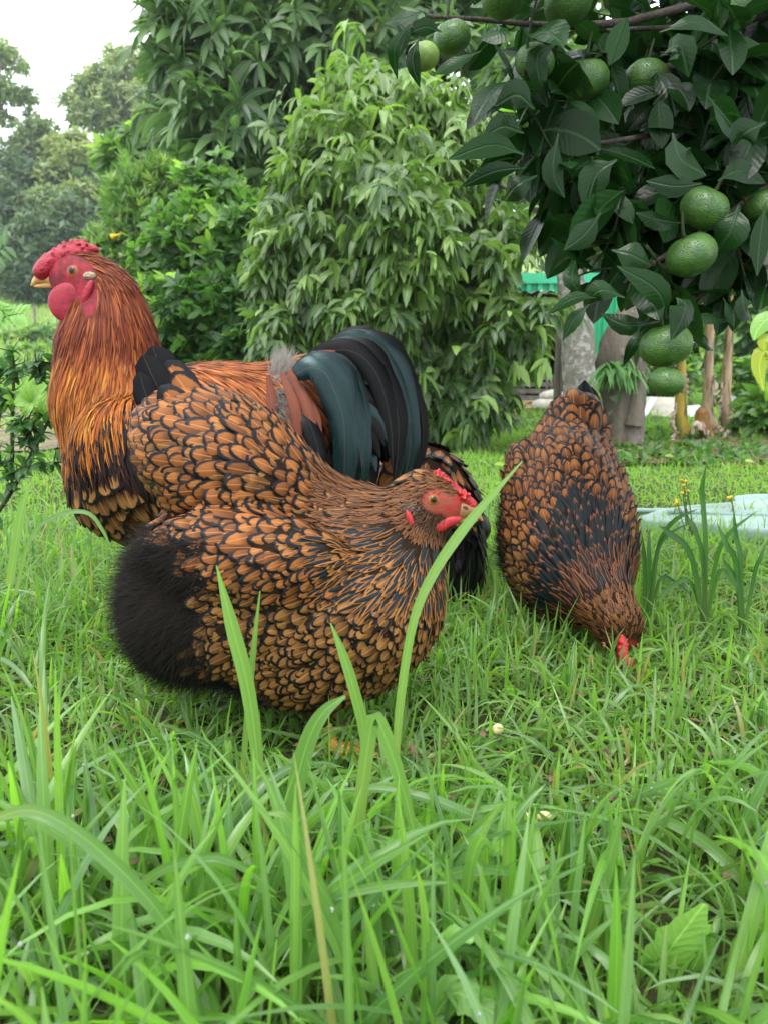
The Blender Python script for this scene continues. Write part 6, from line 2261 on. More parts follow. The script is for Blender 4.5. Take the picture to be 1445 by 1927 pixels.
# ---------------------------------------------------------------- pecking hen
def pecking_hen():
    Y = YP
    B = Bird('hen', ground_of(1060, Y), 'gold-laced hen pecking with her head down in the grass and tail raised', 'chicken', GROUP)
    body = peck_body
    hd = at(1168, 1205, Y - 0.21)

    def skin(V):
        return 1 - sm(0.018, 0.03, np.linalg.norm(V - (hd + [0, -0.012, -0.012]), axis=1))
    V, Q = B.body_mesh(body, 0.0055, M['skin_hen'], skin)
    # feathers run away from the head, over the back, up to the tail
    rows = []
    ax = at(1060, 880, Y + 0.10) - at(1085, 1090, Y - 0.10)
    for px, py, dY, dx, dy, dz in (
        (1165, 1170, -.2, -.3, -.7, .5), (1120, 1110, -.16, -.5, -.8, .5), (1150, 1080, -.14, 0, -1, .5), (1080, 1060, -.12, -.35, -1, .6), (1030, 1080, -.1, -.9, -.5, .4), (1130, 1000, -.1, .05, -1, .7),
        (1060, 960, -.05, -.05, -1, .8), (1000, 950, 0, -.25, -1, .8), (1120, 930, 0, .1, -1, .8), (1060, 850, .06, .05, -1, .8), (1010, 850, .1, -.15, -1, .7), (1090, 800, .1, .15, -1, .5),
        (1000, 1110, -.05, -.9, .0, .5), (960, 1060, .0, -.5, -.6, .6), (1040, 1140, -.1, -.9, .3, .2), (1180, 1000, .0, .2, -1, .7)):
        rows.append((at(px, py, Y + dY), np.array([dx, dz, -dy]), 1.0))
    ctrl = rows
    P = surface_points(V, Q, 90000)
    nn = body.grad(P)
    P = P[(nn * nrm(P - CAM)).sum(-1) < 0.45]
    x, y, _ = proj(P)
    dh = np.linalg.norm(P - hd, axis=1)
    headm = dh < 0.075
    red = dh < 0.024
    # black hackle fan on shoulders
    fan = ((x - 1100) / 82) ** 2 + ((y - 1045) / 92) ** 2
    hack = ~headm & ((fan < 1.0) | ((x > 1105) & (y > 1060)) | ((x - 1085) ** 2 + (y - 1120) ** 2 < 60 ** 2))
    neck = hack & (np.hypot(x - 1160, y - 1160) < 95)
    hack = hack & ~neck
    low = ~headm & ~hack & ~neck & (y > 1035)
    mid = ~headm & ~hack & ~neck & ~low
    mats = [M['laced'], M['laced_breast_shaded'], M['hackle'], M['hackle_dark'], M['cap'], M['black']]
    sets = []

    def put(nm, mask, r, L, Wd, prof, mi, o1, k=(0.2, 0.7), jit=0.1, q=None):
        pts = P[mask]
        rr = r if np.isscalar(r) else r[mask]
        kp = poisson(pts, rr)
        pp = pts[kp]
        LL = L if np.isscalar(L) else L[mask][kp]
        WW = Wd if np.isscalar(Wd) else Wd[mask][kp]
        pos = feathers(body, pp, ctrl, LL, WW, PROF[prof], -0.002, o1, jit)
        sets.append((nm, pos, fuv(PROF[prof]), tones(len(pp), k, q), mi))
    big = 0.82 + 0.5 * sm(900, 790, y)
    put('body_feather', mid, 0.0132 * big, 0.043 * big, 0.0122 * big, 'round', 0, 0.0065, k=(0.2, 0.7))
    put('body_feather', low, 0.0112, 0.034, 0.0112, 'round', 1, 0.0050, k=(0.2, 0.6))
    put('neck_feather', hack, 0.0075, 0.055, 0.0046, 'long', 3, 0.006, k=(0.75, 1.4), jit=0.15)
    put('neck_feather', neck, 0.0062, 0.042, 0.0036, 'long', 3, 0.005, k=(0.0, 0.6), jit=0.15)
    put('head_feather', headm & ~red, 0.0042, 0.017, 0.0023, 'long', 4, 0.003, k=(0.0, 0.45), jit=0.2)
    for nm in ('body_feather', 'neck_feather', 'head_feather'):
        ss = [a for a in sets if a[0] == nm]
        uvs = np.concatenate([np.broadcast_to(a[2], (len(a[1]),) + a[2].shape) for a in ss])
        pos = np.concatenate([a[1] for a in ss])
        tn = np.concatenate([a[3] for a in ss])
        mi = np.concatenate([np.full(len(a[1]), a[4]) for a in ss])
        sc = seen(pos, body) if nm != 'head_feather' else np.zeros(len(pos))
        emit(pos, uvs, tn, mats, B.root, nm, nm.replace('feather', 'plumage'), sc, 300, mi)
    mk = (x < 958) & (y > 955) & (y < 1095)
    pf = P[mk]
    pf = np.concatenate([pf + rng.normal(0, 0.001, pf.shape) for _ in range(6)])[:2200]
    if len(pf):
        st = strands(body, pf, ctrl, 0.026, 0.0006, 0.9, 0.5, 5, 0.4)
        link('side_fluff', batch_mesh('side_fluff', st - B.b, blade_uv(np.linspace(0, 1, 5), np.ones(5), 2), tones(len(st)), [M['down']]), B.root, kind='stuff')
    for pth, w, m in (
        ([(1085, 820, .17), (1102, 765, .20), (1100, 716, .24)], (16, 24, 12), 'black'),
        ([(1095, 830, .18), (1116, 775, .21), (1112, 728, .24)], (16, 22, 10), 'black'),
        ([(1100, 850, .16), (1122, 790, .19), (1120, 752, .22)], (16, 18, 4), 'black'),
        ([(1070, 820, .15), (1075, 775, .18), (1082, 745, .22)], (16, 19, 5), 'laced'),
        ([(1055, 830, .14), (1052, 790, .17), (1056, 765, .2)], (16, 20, 6), 'laced'),
        ([(1080, 830, .14), (1092, 780, .17), (1094, 755, .2)], (16, 19, 6), 'laced'),
    ):
        B.plume('tail_feather', path3(pth, Y), np.array(w) * sP, (0.0, -1, 0.3), M[m], 12, 5, 0.3)
    # face, comb and beak among the grass blades
    c = Sdf(0.004)
    for i in range(9):
        t = i / 8
        c.ell(hd + np.array([-0.008 + 0.002 * t, -0.022 - 0.012 * t, 0.012 - 0.034 * t]), (0.006, 0.009, 0.010))
    for i in range(26):
        t = rng.random()
        c.ell(hd + np.array([-0.008 + rng.uniform(-.005, .005), -0.030 - 0.012 * t, 0.012 - 0.034 * t]), np.full(3, rng.uniform(.0028, .0042)), k=0.0015)
    B.blob('comb', c, 0.0016, M['comb_hen'])
    for sg in (-1, 1):
        B.eye(hd + np.array([0.024 * sg - 0.004, -0.008, -0.004]), (sg, -0.35, 0.1), 0.006, M['eye_hen'])
        w = Sdf(0.004).ell(hd + np.array([0.012 * sg, -0.018, -0.034]), (0.005, 0.008, 0.012))
        B.blob('wattle', w, 0.0016, M['comb_hen'])
    P0 = spline([hd + np.array([0, -0.022, -0.022]), hd + np.array([0, -0.034, -0.036]), hd + np.array([0, -0.04, -0.055])], 8)
    V2, Q2, U2 = join_grids([(tube(P0, np.array([.011, .0105, .0095, .008, .0065, .0045, .0025, .0006]), 10), True)])
    link('beak', mesh_q('beak', V2 - B.b, Q2, U2, None, [M['beak_pink']]), B.root)
    for px, dx in ((1020, -0.05), (1095, 0.05)):
        ft = ground_of(px, Y + 0.0)
        tp = ft + np.array([0, 0.015, 0.055])
        B.blob('thigh', Sdf(0.02).cone(tp + [0, 0.01, 0.08], tp, 0.055, 0.017), 0.005, M['black'])
        B.leg(tp, ft, 0.008, (0.1, -1, 0), M['shank'])
    return B


# ---------------------------------------------------------------- hen behind the tail
def hidden_hen():
    Y = YB
    B = Bird('hen', ground_of(830, Y), 'dark hen turned away, half hidden behind the rooster tail', 'chicken', GROUP)
    body = back_body
    V, Q = B.body_mesh(body, 0.006, M['skin_hen'], lambda v: np.zeros(len(v)))
    ctrl = []
    for px, py, dY, dx, dy, dz in ((760, 860, -.1, -.5, .6, -.5), (820, 860, -.05, -.3, .8, -.4), (740, 930, -.12, -.5, 1, -.2), (800, 930, -.12, -.2, 1, -.4), (860, 950, -.08, .2, 1, -.4), (850, 1050, -.12, -.1, 1, -.2), (880, 1020, 0, .2, 1, -.3), (790, 1010, -.15, -.2, 1, -.3)):
        ctrl.append((at(px, py, Y + dY), np.array([dx, dz, -dy]), 1.0))
    P = surface_points(V, Q, 50000)
    nn = body.grad(P)
    P = P[(nn * nrm(P - CAM)).sum(-1) < 0.4]
    x, y, _ = proj(P)
    top = (y < 975 - 0.15 * (x - 700)) & (x < 890)
    mats = [M['laced'], M['black']]
    sets = []
    for mask, r, L, Wd, prof, mi in ((top, 0.019, 0.056, 0.0135, 'round', 0), (~top, 0.0115, 0.042, 0.008, 'long', 1)):
        pts = P[mask]
        pp = pts[poisson(pts, r)]
        pos = feathers(body, pp, ctrl, L, Wd, PROF[prof], -0.002, 0.0075, 0.14)
        sets.append((pos, fuv(PROF[prof]), tones(len(pp), (0.4, 1.0)), mi))
    uvs = np.concatenate([np.broadcast_to(a[1], (len(a[0]),) + a[1].shape) for a in sets])
    pos = np.concatenate([a[0] for a in sets])
    tn = np.concatenate([a[2] for a in sets])
    mi = np.concatenate([np.full(len(a[0]), a[3]) for a in sets])
    emit(pos, uvs, tn, mats, B.root, 'body_feather', 'body_plumage', seen(pos, body), 300, mi)
    for pth, w, m in (
        ([(760, 880, -.14), (735, 850, -.16), (716, 830, -.17)], (16, 22, 5), 'black'),
        ([(770, 900, -.15), (735, 900, -.18), (712, 925, -.18)], (14, 19, 5), 'laced'),
        ([(770, 870, -.15), (742, 875, -.18), (722, 890, -.19)], (14, 19, 5), 'laced'),
        ([(770, 920, -.15), (730, 930, -.18), (704, 960, -.18)], (14, 18, 5), 'black'),
        ([(790, 860, -.15), (770, 850, -.17), (745, 850, -.18)], (14, 20, 6), 'laced'),
        ([(770, 930, -.15), (720, 950, -.18), (690, 945, -.18)], (14, 18, 5), 'laced'),
    ):
        B.plume('tail_feather', path3(pth, Y), np.array(w) * sB, (0.0, -1, 0.1), M[m], 12, 5, 0.3, (rng.random(), 0.8, rng.random()))
    # head and far side, turned away
    hp = at(850, 905, Y + 0.27)
    hs = Sdf(0.02).ell(hp, (0.024, 0.034, 0.027)).cone(hp - [0, 0.02, 0.05], hp, 0.04, 0.024, k=0.03)
    tv = B.blob('head', hs, 0.004, M['black'])
    B.blob('comb', Sdf(0.004).ell(hp + [0, 0.02, 0.024], (0.008, 0.02, 0.009)), 0.002, M['comb_hen'])
    B.blob('beak', Sdf(0.003).ell(hp + [0, 0.04, -0.004], (0.007, 0.018, 0.007)), 0.002, M['beak_pink'])
    for dx in (-0.045, 0.045):
        ft = ground_of(835, Y - 0.02) + [dx, 0, 0]
        tp = ft + np.array([0, -0.01, 0.06])
        B.blob('thigh', Sdf(0.02).cone(tp + [0, 0.0, 0.07], tp, 0.05, 0.016), 0.005, M['black'])
        B.leg(tp, ft, 0.008, (0, 1, 0), M['shank'])
    return B


front_hen()
the_cock()
pecking_hen()
hidden_hen()
# ------------------------------------------------------------------ mandarin tree reaching in from above
MV = np.array([0, 0.06, 0.2, 0.38, 0.56, 0.74, 0.89, 1.0])
MP = np.array([0.06, 0.16, 0.66, 0.95, 1.0, 0.82, 0.44, 0.03])


def mat_mandarin():
    g = G('green_mandarin_rind')
    oc = g.n('TexCoord').outputs['Object']
    vo = g.n('TexVoronoi', {'Vector': oc, 'Scale': 420.0}).outputs[0]
    n1 = g.noise(oc, 45, 4, 0.6).outputs[0]
    n2 = g.noise(oc, 130, 4, 0.6).outputs[0]
    c = g.mix(g.ss(n1, 0.3, 0.7), (0.022, 0.078, 0.011), (0.056, 0.125, 0.016))
    c = g.mix(g.ma('MULTIPLY', g.ss(n2, 0.55, 0.75), 0.4), c, (0.06, 0.11, 0.018))
    h = g.ma('ADD', g.ma('MULTIPLY', g.ss(vo, 0.0, 0.5), 0.8), n2)
    return g.done(g.bsdf(c, 0.36, 0.5, g.bump(h, 0.7, 0.0014)))


M['rind'] = mat_mandarin()
M['rind_pale'] = plain('pale_green_rind', (0.16, 0.26, 0.05), 0.4, 0.45, 0.2, 60, 0.4)


def mandarin_tree():
    base = np.array([1.55, 1.35, 0.0])
    base[2] = terrain(base[0], base[1])
    r = empty('mandarin_tree', base, 'dark glossy mandarin tree hanging overhead with unripe green fruit', 'tree')
    trunk = spline([base - [0, 0, 0.03], base + [-0.05, 0.0, 0.4], base + [-0.12, 0.0, 0.75], base + [-0.2, 0.02, 1.1]], 16)
    tubes_obj('trunk', [(trunk, np.linspace(0.06, 0.045, 16))], M['bark_dark'], r, C=12)
    top = trunk[-1]
    lobes = [lobe(1210, 190, 250, 190, 1.20, 0.22), lobe(1320, 380, 170, 150, 1.10, 0.16), lobe(1190, 490, 100, 95, 1.02, 0.10), lobe(1400, 120, 200, 250, 1.30, 0.25),
             lobe(1010, 120, 110, 110, 1.05, 0.12), lobe(1000, 270, 80, 70, 1.0, 0.08), lobe(1240, 570, 60, 60, 0.98, 0.06), lobe(1390, 500, 80, 70, 1.05, 0.1), lobe(1110, 340, 90, 90, 1.05, 0.1), lobe(1230, 420, 120, 100, 1.2, 0.12), lobe(1240, 90, 270, 140, 1.55, 0.2), lobe(1330, 300, 160, 160, 1.45, 0.2)]
    # twigs: a short axis with alternating leaves
    nt = 215
    P, out = shell_points(lobes, nt, 0.25, 0.1)
    # the crown goes on above and beside the picture
    over = [(np.array([0.55, 1.25, 1.35]), np.array([0.75, 0.6, 0.30])), (np.array([1.2, 1.3, 1.1]), np.array([0.5, 0.6, 0.5])), (np.array([0.9, 1.5, 1.7]), np.array([0.7, 0.6, 0.35]))]
    P2, out2 = shell_points(over, 240, 0.3)
    allP = np.vstack([P, P2])
    allO = np.vstack([out, out2])
    pos = []
    tw = []
    for i, (p, o) in enumerate(zip(allP, allO)):
        ax = nrm(o * 0.7 + np.array([-0.15, -0.1, -0.25]) + 0.45 * rng.standard_normal(3))
        L = rng.uniform(0.07, 0.13)
        q = spline([p - ax * L * 0.7, p - ax * L * 0.2 + rng.normal(0, 0.006, 3), p + ax * L * 0.3], 7)
        tw.append((q, np.linspace(0.0022, 0.001, 7)))
        k = 7 if i < nt else 8
        fr = np.linspace(0.15, 1, k)
        base_ = np.array([q[min(6, int(f * 6))] for f in fr])
        a = nrm(np.cross(ax, [0.2, 0.1, 1.0]))
        b_ = np.cross(ax, a)
        th = np.arange(k) * 2.4 + rng.random() * 6
        d = nrm(ax * 0.65 + np.cos(th)[:, None] * a + np.sin(th)[:, None] * b_)
        up = nrm(np.array([0, 0, 1.0]) + 0.5 * ax + 0.45 * rng.standard_normal((k, 3)))
        Ls = rng.uniform(0.055, 0.098, k)
        pos.append(blades(base_, d, up, Ls, Ls * rng.uniform(0.22, 0.28, k), rng.uniform(0.2, 1.4, k), MV, MP, 5, rng.uniform(0.05, 0.35, k)))
    tubes_obj('twigs', tw, M['twig'], r, 'stuff', 5)
    # leaves placed one by one along the ragged lower and left outline
    hand = [
        ((1005, 205), (972, 178), (930, 200), 30), ((985, 290), (925, 272), (842, 300), 22), ((985, 250), (945, 238), (905, 262), 27), ((990, 315), (930, 322), (866, 352), 17), ((1010, 330), (970, 350), (948, 378), 26),
        ((905, 95), (850, 120), (815, 140), 14), ((935, 45), (935, 60), (905, 75), 26), ((830, 60), (800, 50), (770, 62), 16), ((800, 20), (760, 35), (722, 45), 17), ((770, 45), (742, 90), (748, 150), 13), ((790, 70), (775, 110), (790, 165), 15), ((740, 40), (760, 60), (745, 115), 14),
        ((1120, 560), (1080, 560), (1028, 592), 12), ((1175, 560), (1130, 545), (1098, 575), 22), ((1108, 572), (1080, 600), (1058, 640), 15), ((1098, 560), (1075, 525), (1082, 490), 17), ((1240, 605), (1180, 612), (1130, 590), 20),
        ((1205, 610), (1190, 650), (1172, 690), 11), ((1255, 600), (1235, 545), (1160, 500), 24), ((1272, 560), (1290, 580), (1262, 640), 34), ((1290, 605), (1330, 598), (1372, 604), 13), ((1305, 620), (1325, 645), (1342, 660), 9),
        ((1360, 560), (1375, 590), (1380, 615), 14), ((1395, 545), (1400, 580), (1412, 600), 20), ((1262, 690), (1268, 715), (1284, 740), 14), ((1265, 250), (1280, 300), (1328, 330), 36), ((1320, 345), (1270, 350), (1215, 340), 21), ((1350, 340), (1390, 320), (1440, 345), 22),
        ((1290, 420), (1240, 415), (1196, 400), 22), ((1250, 100), (1280, 85), (1295, 145), 32), ((1050, 80), (1010, 110), (1030, 200), 22), ((1390, 385), (1375, 430), (1345, 480), 34), ((1440, 380), (1430, 450), (1424, 520), 22), ((1240, 60), (1310, 40), (1370, 68), 16),
        ((1130, 400), (1100, 440), (1060, 470), 24), ((1150, 470), (1190, 480), (1225, 500), 28), ((1330, 180), (1380, 240), (1415, 268), 26), ((1440, 230), (1400, 250), (1382, 275), 30), ((1160, 300), (1120, 330), (1100, 400), 30), ((1050, 250), (1040, 320), (1062, 372), 22)]
    for i, (a, m_, t, hw) in enumerate(hand):
        Y = rng.uniform(0.90, 0.98)
        Pp = np.array([at(*a, Y), at(*m_, Y - rng.uniform(0.0, 0.015)), at(*t, Y + rng.uniform(-0.015, 0.02))])
        sp = spline(Pp, len(MV))
        sc = (Pp[0] - CAM) @ FW / FPX
        T = nrm(np.gradient(sp, axis=0))
        F = nrm(np.array([rng.uniform(-0.5, 0.5), -1, rng.uniform(-0.3, 0.7)]))
        sd_ = nrm(np.cross(T, F))
        nn = nrm(np.cross(sd_, T))
        u = np.linspace(-1, 1, 5)
        fo_ = rng.uniform(0.0, 0.35)
        w = (MP * hw * sc)[:, None, None]
        pos.append((sp[:, None] + w * (u[None, :, None] * sd_[:, None] * math.cos(fo_) + np.abs(u)[None, :, None] * nn[:, None] * math.sin(fo_) * -1))[None])
    hand_n = len(hand)
    pos = np.concatenate(pos)
    t = tones(len(pos), (0, 0.4))
    t[-hand_n:, 0] = np.clip(t[-hand_n:, 0] + 0.2, 0, 1)
    dm = np.linalg.norm(pos.reshape(len(pos), -1, 3) - CAM, axis=2).min(1)
    ok = dm > 0.55
    px_, py_, _ = proj(pos.reshape(len(pos), -1, 3).mean(1))
    keepout = (py_ > 665) | ((py_ > 480) & (px_ < 1120)) | ((py_ > 560) & (px_ < 1200)) | ((py_ > 600) & (px_ > 1330)) | ((px_ < 860) & (py_ > 175)) | ((px_ < 690) & (py_ > -50))
    lc_ = pos.reshape(len(pos), -1, 3)
    fx_, fy_, fd_ = proj(lc_.reshape(-1, 3))
    for fpx, fpy, frd, fY in ((1325, 392, 40, 0.97), (1300, 480, 42, 0.95), (1252, 650, 47, 0.95), (1254, 718, 32, 0.93), (796, 106, 26, 1.0), (1005, 117, 28, 1.0), (1068, 5, 36, 1.03), (1215, 150, 24, 1.12)):
        hit_ = (((fx_ - fpx) ** 2 + (fy_ - fpy) ** 2 < (frd * 0.8) ** 2) & (fd_ < fY + 0.03)).reshape(len(pos), -1).sum(1) > 4
        keepout |= hit_
    keepout[-hand_n:] = False
    ok &= ~keepout
    pos, t = pos[ok], t[ok]
    sc = in_view_score(pos, 12, 0.04)
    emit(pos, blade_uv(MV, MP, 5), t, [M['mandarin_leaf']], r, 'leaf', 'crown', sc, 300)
    # boughs
    items = []
    for tip in ((1010, 130, 1.08), (800, 30, 1.05), (1000, 290, 1.02), (1200, 480, 1.05), (1330, 330, 1.1), (1250, 600, 0.99), (1390, 480, 1.05), (1100, 60, 1.15), (1380, 60, 1.3), (1130, 560, 0.97)):
        tpt = at(*tip)
        mid = (top + tpt) / 2 + np.array([0, 0, 0.12])
        items.append((spline([top, top * 0.6 + tpt * 0.4 + [0, 0, 0.1], tpt * 0.75 + top * 0.25 + rng.normal(0, 0.02, 3), tpt], 14), np.linspace(0.012, 0.0022, 14)))
    for p2 in P2[::12]:
        items.append((spline([top, (top + p2) / 2 + rng.normal(0, 0.05, 3), p2], 10), np.linspace(0.012, 0.003, 10)))
    for it in items:
        tubes_obj('bough', [it], M['bark_dark'], r, C=7)
    # fruit
    for px, py, rad, Y, m_ in ((1325, 392, 44, 0.97, 'rind'), (1300, 480, 45, 0.95, 'rind'), (1252, 650, 47, 0.95, 'rind'), (1254, 718, 32, 0.93, 'rind'), (1005, 117, 36, 1.0, 'rind'), (1100, 150, 44, 1.08, 'rind'),
                               (796, 106, 29, 1.0, 'rind_pale'), (1068, 5, 44, 1.03, 'rind'), (945, -8, 40, 1.02, 'rind'), (1215, 150, 40, 1.12, 'rind'), (1442, 388, 38, 0.99, 'rind'), (1131, 458, 17, 1.1, 'rind_pale'), (1300, 195, 42, 1.15, 'rind'), (850, 70, 34, 1.06, 'rind'), (1410, 520, 34, 1.08, 'rind'), (1380, 20, 40, 1.1, 'rind')):
        c = at(px, py, Y)
        s = rad * ((c - CAM) @ FW / FPX)
        g = sphere_grid((0, 0, 0), s, 17, 26, (1.04, 1.04, 0.88))[0]
        # dimple at the stalk and faint segments
        th = np.linspace(0, math.pi, 17)
        g *= (1 - 0.16 * np.exp(-(th / 0.35) ** 2) - 0.06 * np.exp(-((math.pi - th) / 0.3) ** 2))[:, None, None]
        g *= (1 + 0.008 * np.cos(np.linspace(0, 2 * math.pi, 26, endpoint=False) * 10))[None, :, None] + 0.006 * rng.standard_normal((17, 26, 1)) * np.sin(th)[:, None, None]
        ti = rng.normal(0, 0.25, 2)
        V = g.reshape(-1, 3)
        cx, sx_ = math.cos(ti[0]), math.sin(ti[0])
        V = V @ np.array([[1, 0, 0], [0, cx, -sx_], [0, sx_, cx]])
        cy, sy = math.cos(ti[1]), math.sin(ti[1])
        Rm = np.array([[cy, 0, sy], [0, 1, 0], [-sy, 0, cy]])
        V = V @ Rm
        fo_ = link('mandarin', mesh_q('mandarin', V, grid_q(1, 17, 26, True)[:, ::-1], None, None, [M[m_]]), r, c - base)
        tipn = np.array([0, 0, 1.0]) @ np.array([[1, 0, 0], [0, cx, -sx_], [0, sx_, cx]]) @ Rm
        q = spline([tipn * s * 0.72, tipn * s * 1.05, tipn * s * 1.5 + np.array([0.006, 0.008, 0.012])], 7)
        V, Q, U = join_grids([(tube(q, np.linspace(0.0026, 0.0016, 7), 6), True)])
        link('stalk', mesh_q('stalk', V, Q, U, None, [M['twig']]), fo_)
    return r


mandarin_tree()


# ------------------------------------------------------------------ thorny lime at the left edge
def thorn_bush():
    Y = 1.45
    b = gpt(-60, Y)
    r = empty('thorny_bush', b, 'spindly thorny lime bush with sparse dark leaves beside the rooster\'s breast', 'bush')
    canes = [
        ([(-70, 1150, 0), (-30, 1010, 0), (20, 930, 0), (62, 850, 0), (92, 790, -.02), (105, 740, -.02)], 5),
        ([(10, 900, 0), (45, 880, -.02), (90, 872, -.03), (130, 868, -.03)], 3.2),
        ([(24, 900, 0), (24, 800, .02), (26, 730, .02), (28, 690, .02), (22, 660, .02)], 4),
        ([(26, 712, .02), (50, 690, 0), (75, 680, 0), (100, 685, 0)], 2.6),
        ([(70, 685, 0), (78, 710, 0), (86, 735, 0)], 2),
        ([(-60, 1000, .05), (-20, 880, .05), (0, 780, .05), (-6, 690, .05)], 4),
        ([(0, 790, .03), (-10, 740, .03), (8, 700, .03), (24, 705, .03)], 2.4),
        ([(100, 690, 0), (112, 672, 0), (120, 640, 0)], 1.8), ([(40, 765, 0), (20, 750, 0), (-10, 760, 0)], 2.2), ([(24, 800, 0), (50, 800, -.01), (84, 822, -.02)], 2.2), ([(30, 920, 0), (10, 880, 0), (-10, 860, 0)], 2.4),
        ([(62, 850, 0), (50, 820, -.03), (40, 790, -.04)], 2.4), ([(92, 790, 0), (70, 775, -.02), (40, 765, -.02)], 2.2)]
    s = (at(60, 800, Y) - CAM) @ FW / FPX
    thorns = []
    L = []
    for pts, w in canes:
        P = spline(path3(pts, Y), 18)
        tubes_obj('cane', [(P, np.linspace(w * s, w * s * 0.45, 18))], M['twig'], r, C=7)
        T = nrm(np.gradient(P, axis=0))
        for i in range(2, 18, 1):
            if P[i][2] < b[2] + 0.02:
                continue
            sd_ = nrm(np.cross(T[i], rng.standard_normal(3)))
            d = nrm(sd_ + 0.35 * T[i])
            if rng.random() < 0.75:
                ln = rng.uniform(0.018, 0.042)
                thorns.append((spline([P[i], P[i] + d * ln * 0.5, P[i] + d * ln + T[i] * 0.004], 5), np.array([0.0016, 0.0013, 0.001, 0.0006, 0.0001])))
            if rng.random() < 0.9:
                L.append((P[i], nrm(-sd_ + 0.5 * T[i] + [0, 0, 0.2])))
    for th in thorns:
        tubes_obj('thorn', [th], M['twig'], r, C=5)
    B = np.array([a for a, _ in L])
    D = np.array([d for _, d in L])
    B = np.repeat(B, 3, 0)
    D = nrm(np.repeat(D, 3, 0) + 0.7 * rng.standard_normal((len(B), 3)))
    n = len(B)
    Ls = rng.uniform(0.016, 0.036, n)
    pos = blades(B, D, nrm(np.array([0, -0.2, 1.0]) + 0.5 * rng.standard_normal((n, 3))), Ls, Ls * 0.24, rng.uniform(0, 1.2, n), LV5, LP5, 3, 0.25)
    t = tones(n, (0, 0.4))
    px, py, _ = proj(B)
    t[:, 1] = np.where((np.abs(px - 55) < 32) & (np.abs(py - 755) < 40), 0.95, t[:, 1])
    emit(pos, blade_uv(LV5, LP5, 3), t, [M['thorn_leaf']], r, 'leaf', 'leaves', np.ones(n), 300)
    # pale new leaves
    for cx, cy, hw, ang in ((52, 742, 13, 2.0), (42, 758, 11, 3.3), (55, 768, 10, 4.4), (72, 745, 10, 0.6), (80, 735, 9, 1.0)):
        a0 = at(60, 757, Y - 0.03)
        t1 = at(cx + 14 * math.cos(ang), cy - 14 * math.sin(ang), Y - 0.04)
        pos, uv = ribbon([a0, (a0 + t1) / 2 + [0, -0.004, 0.004], t1], np.array([3, hw, 4]) * s, (0.1, -1, 0.3), 8, 5, -0.1)
        c = pos[0, 0].mean(0)
        link('leaf', batch_mesh('leaf', pos - c, uv, np.array([[0.8, 0.98, 0.5]]), [M['thorn_leaf']]), r, c - b)


thorn_bush()

# pinnate leaves poking in at the left edge
def pinnate(label, pts, Y, mat, ll, n=9):
    P = spline(path3(pts, Y), n * 2)
    b = P[0]
    r = empty('compound_leaf', b, label, 'leaf', 'compound leaves at the picture edge')
    tubes_obj('stalk', [(P, np.linspace(0.003, 0.001, len(P)))], M['twig'], r, C=5)
    T = nrm(np.gradient(P, axis=0))
    for i in range(2, len(P), 2):
        for sg in (-1, 1):
            d = nrm(np.cross(T[i], [0, -1, 0.3]) * sg + 0.6 * T[i])
            pos = blades(P[i][None], d[None], np.array([[0, -0.6, 0.8]]), np.array([ll]), np.array([ll * 0.2]), np.array([0.6]), LV4, LP4, 3, 0.2)
            c = pos[0, 0].mean(0)
            link('leaflet', batch_mesh('leaflet', pos - c, blade_uv(LV4, LP4, 3), tones(1, (0, .4)), [mat]), r, c - b)


pinnate('drooping feather-like leaf at the picture edge below the forest', [(-40, 610), (0, 600), (25, 592), (45, 590)], 3.2, M['weed'], 0.06)
pinnate('upper feather-like leaf at the picture edge', [(-40, 560), (-15, 575), (5, 585), (12, 600)], 3.2, M['weed'], 0.06)
pinnate('glossy pointed shoot tip at the picture edge beside the dark forest', [(-50, 500), (-20, 485), (0, 470), (14, 460)], 3.0, M['citrus'], 0.07, 5)

# right edge: yellowing lemon leaves and a feathery branch
r = empty('lemon_shoot', at(1475, 690, 2.6), 'yellowing leafy shoot at the picture edge beside the bananas', 'shoot')
b = np.array(r.location)
for pts, w, m_ in (([(1470, 690), (1440, 660), (1428, 690), (1436, 735)], (3, 16, 14, 2), 'yellowleaf'), ([(1475, 620), (1445, 600), (1425, 620), (1418, 640)], (3, 18, 14, 2), 'weed'), ([(1470, 640), (1440, 640), (1436, 660)], (3, 14, 3), 'yellowleaf')):
    P = path3(pts, 2.6)
    s = (P[0] - CAM) @ FW / FPX
    pos, uv = ribbon(P, np.array(w) * s, (-0.2, -1, 0.4), 10, 5, 0.2)
    c = pos[0, 0].mean(0)
    link('leaf', batch_mesh('leaf', pos - c, uv, tones(1, (0, .4)), [M[m_]]), r, c - b)
tubes_obj('stalk', [(path3([(1500, 760), (1480, 700), (1470, 640), (1478, 600)], 2.6), np.array([0.006, 0.005, 0.004, 0.003]))], M['twig'], r)

# ------------------------------------------------------------------ broad weeds and scraps in the grass
def weed(label, leaves, Y, name='dandelion', cat='weed'):
    px0, py0 = leaves[0][0][0]
    b = at(px0, py0, Y)
    b[2] = terrain(b[0], b[1])
    r = empty(name, b, label, cat, 'broad-leaved weeds in the grass')
    for pts, w in leaves:
        P = np.array([at(x, y, Y - 0.012 * i) for i, (x, y) in enumerate(pts)])
        s = (P[0] - CAM) @ FW / FPX
        R = 18
        pos, uv = ribbon(P, np.array(w) * s, (0.1, -0.75, 0.7), R, 5, -0.15)
        # toothed edge
        k = 1 + 0.16 * np.sin(np.arange(R) * 1.9 + rng.random() * 6) * np.sin(np.linspace(0, math.pi, R))
        mid = pos[0][:, 2:3]
        pos[0] = mid + (pos[0] - mid) * k[:, None, None]
        c = pos[0, 0].mean(0)
        link('leaf', batch_mesh('leaf', pos - c, uv, tones(1, (0, .4)), [M['weed']]), r, c - b)


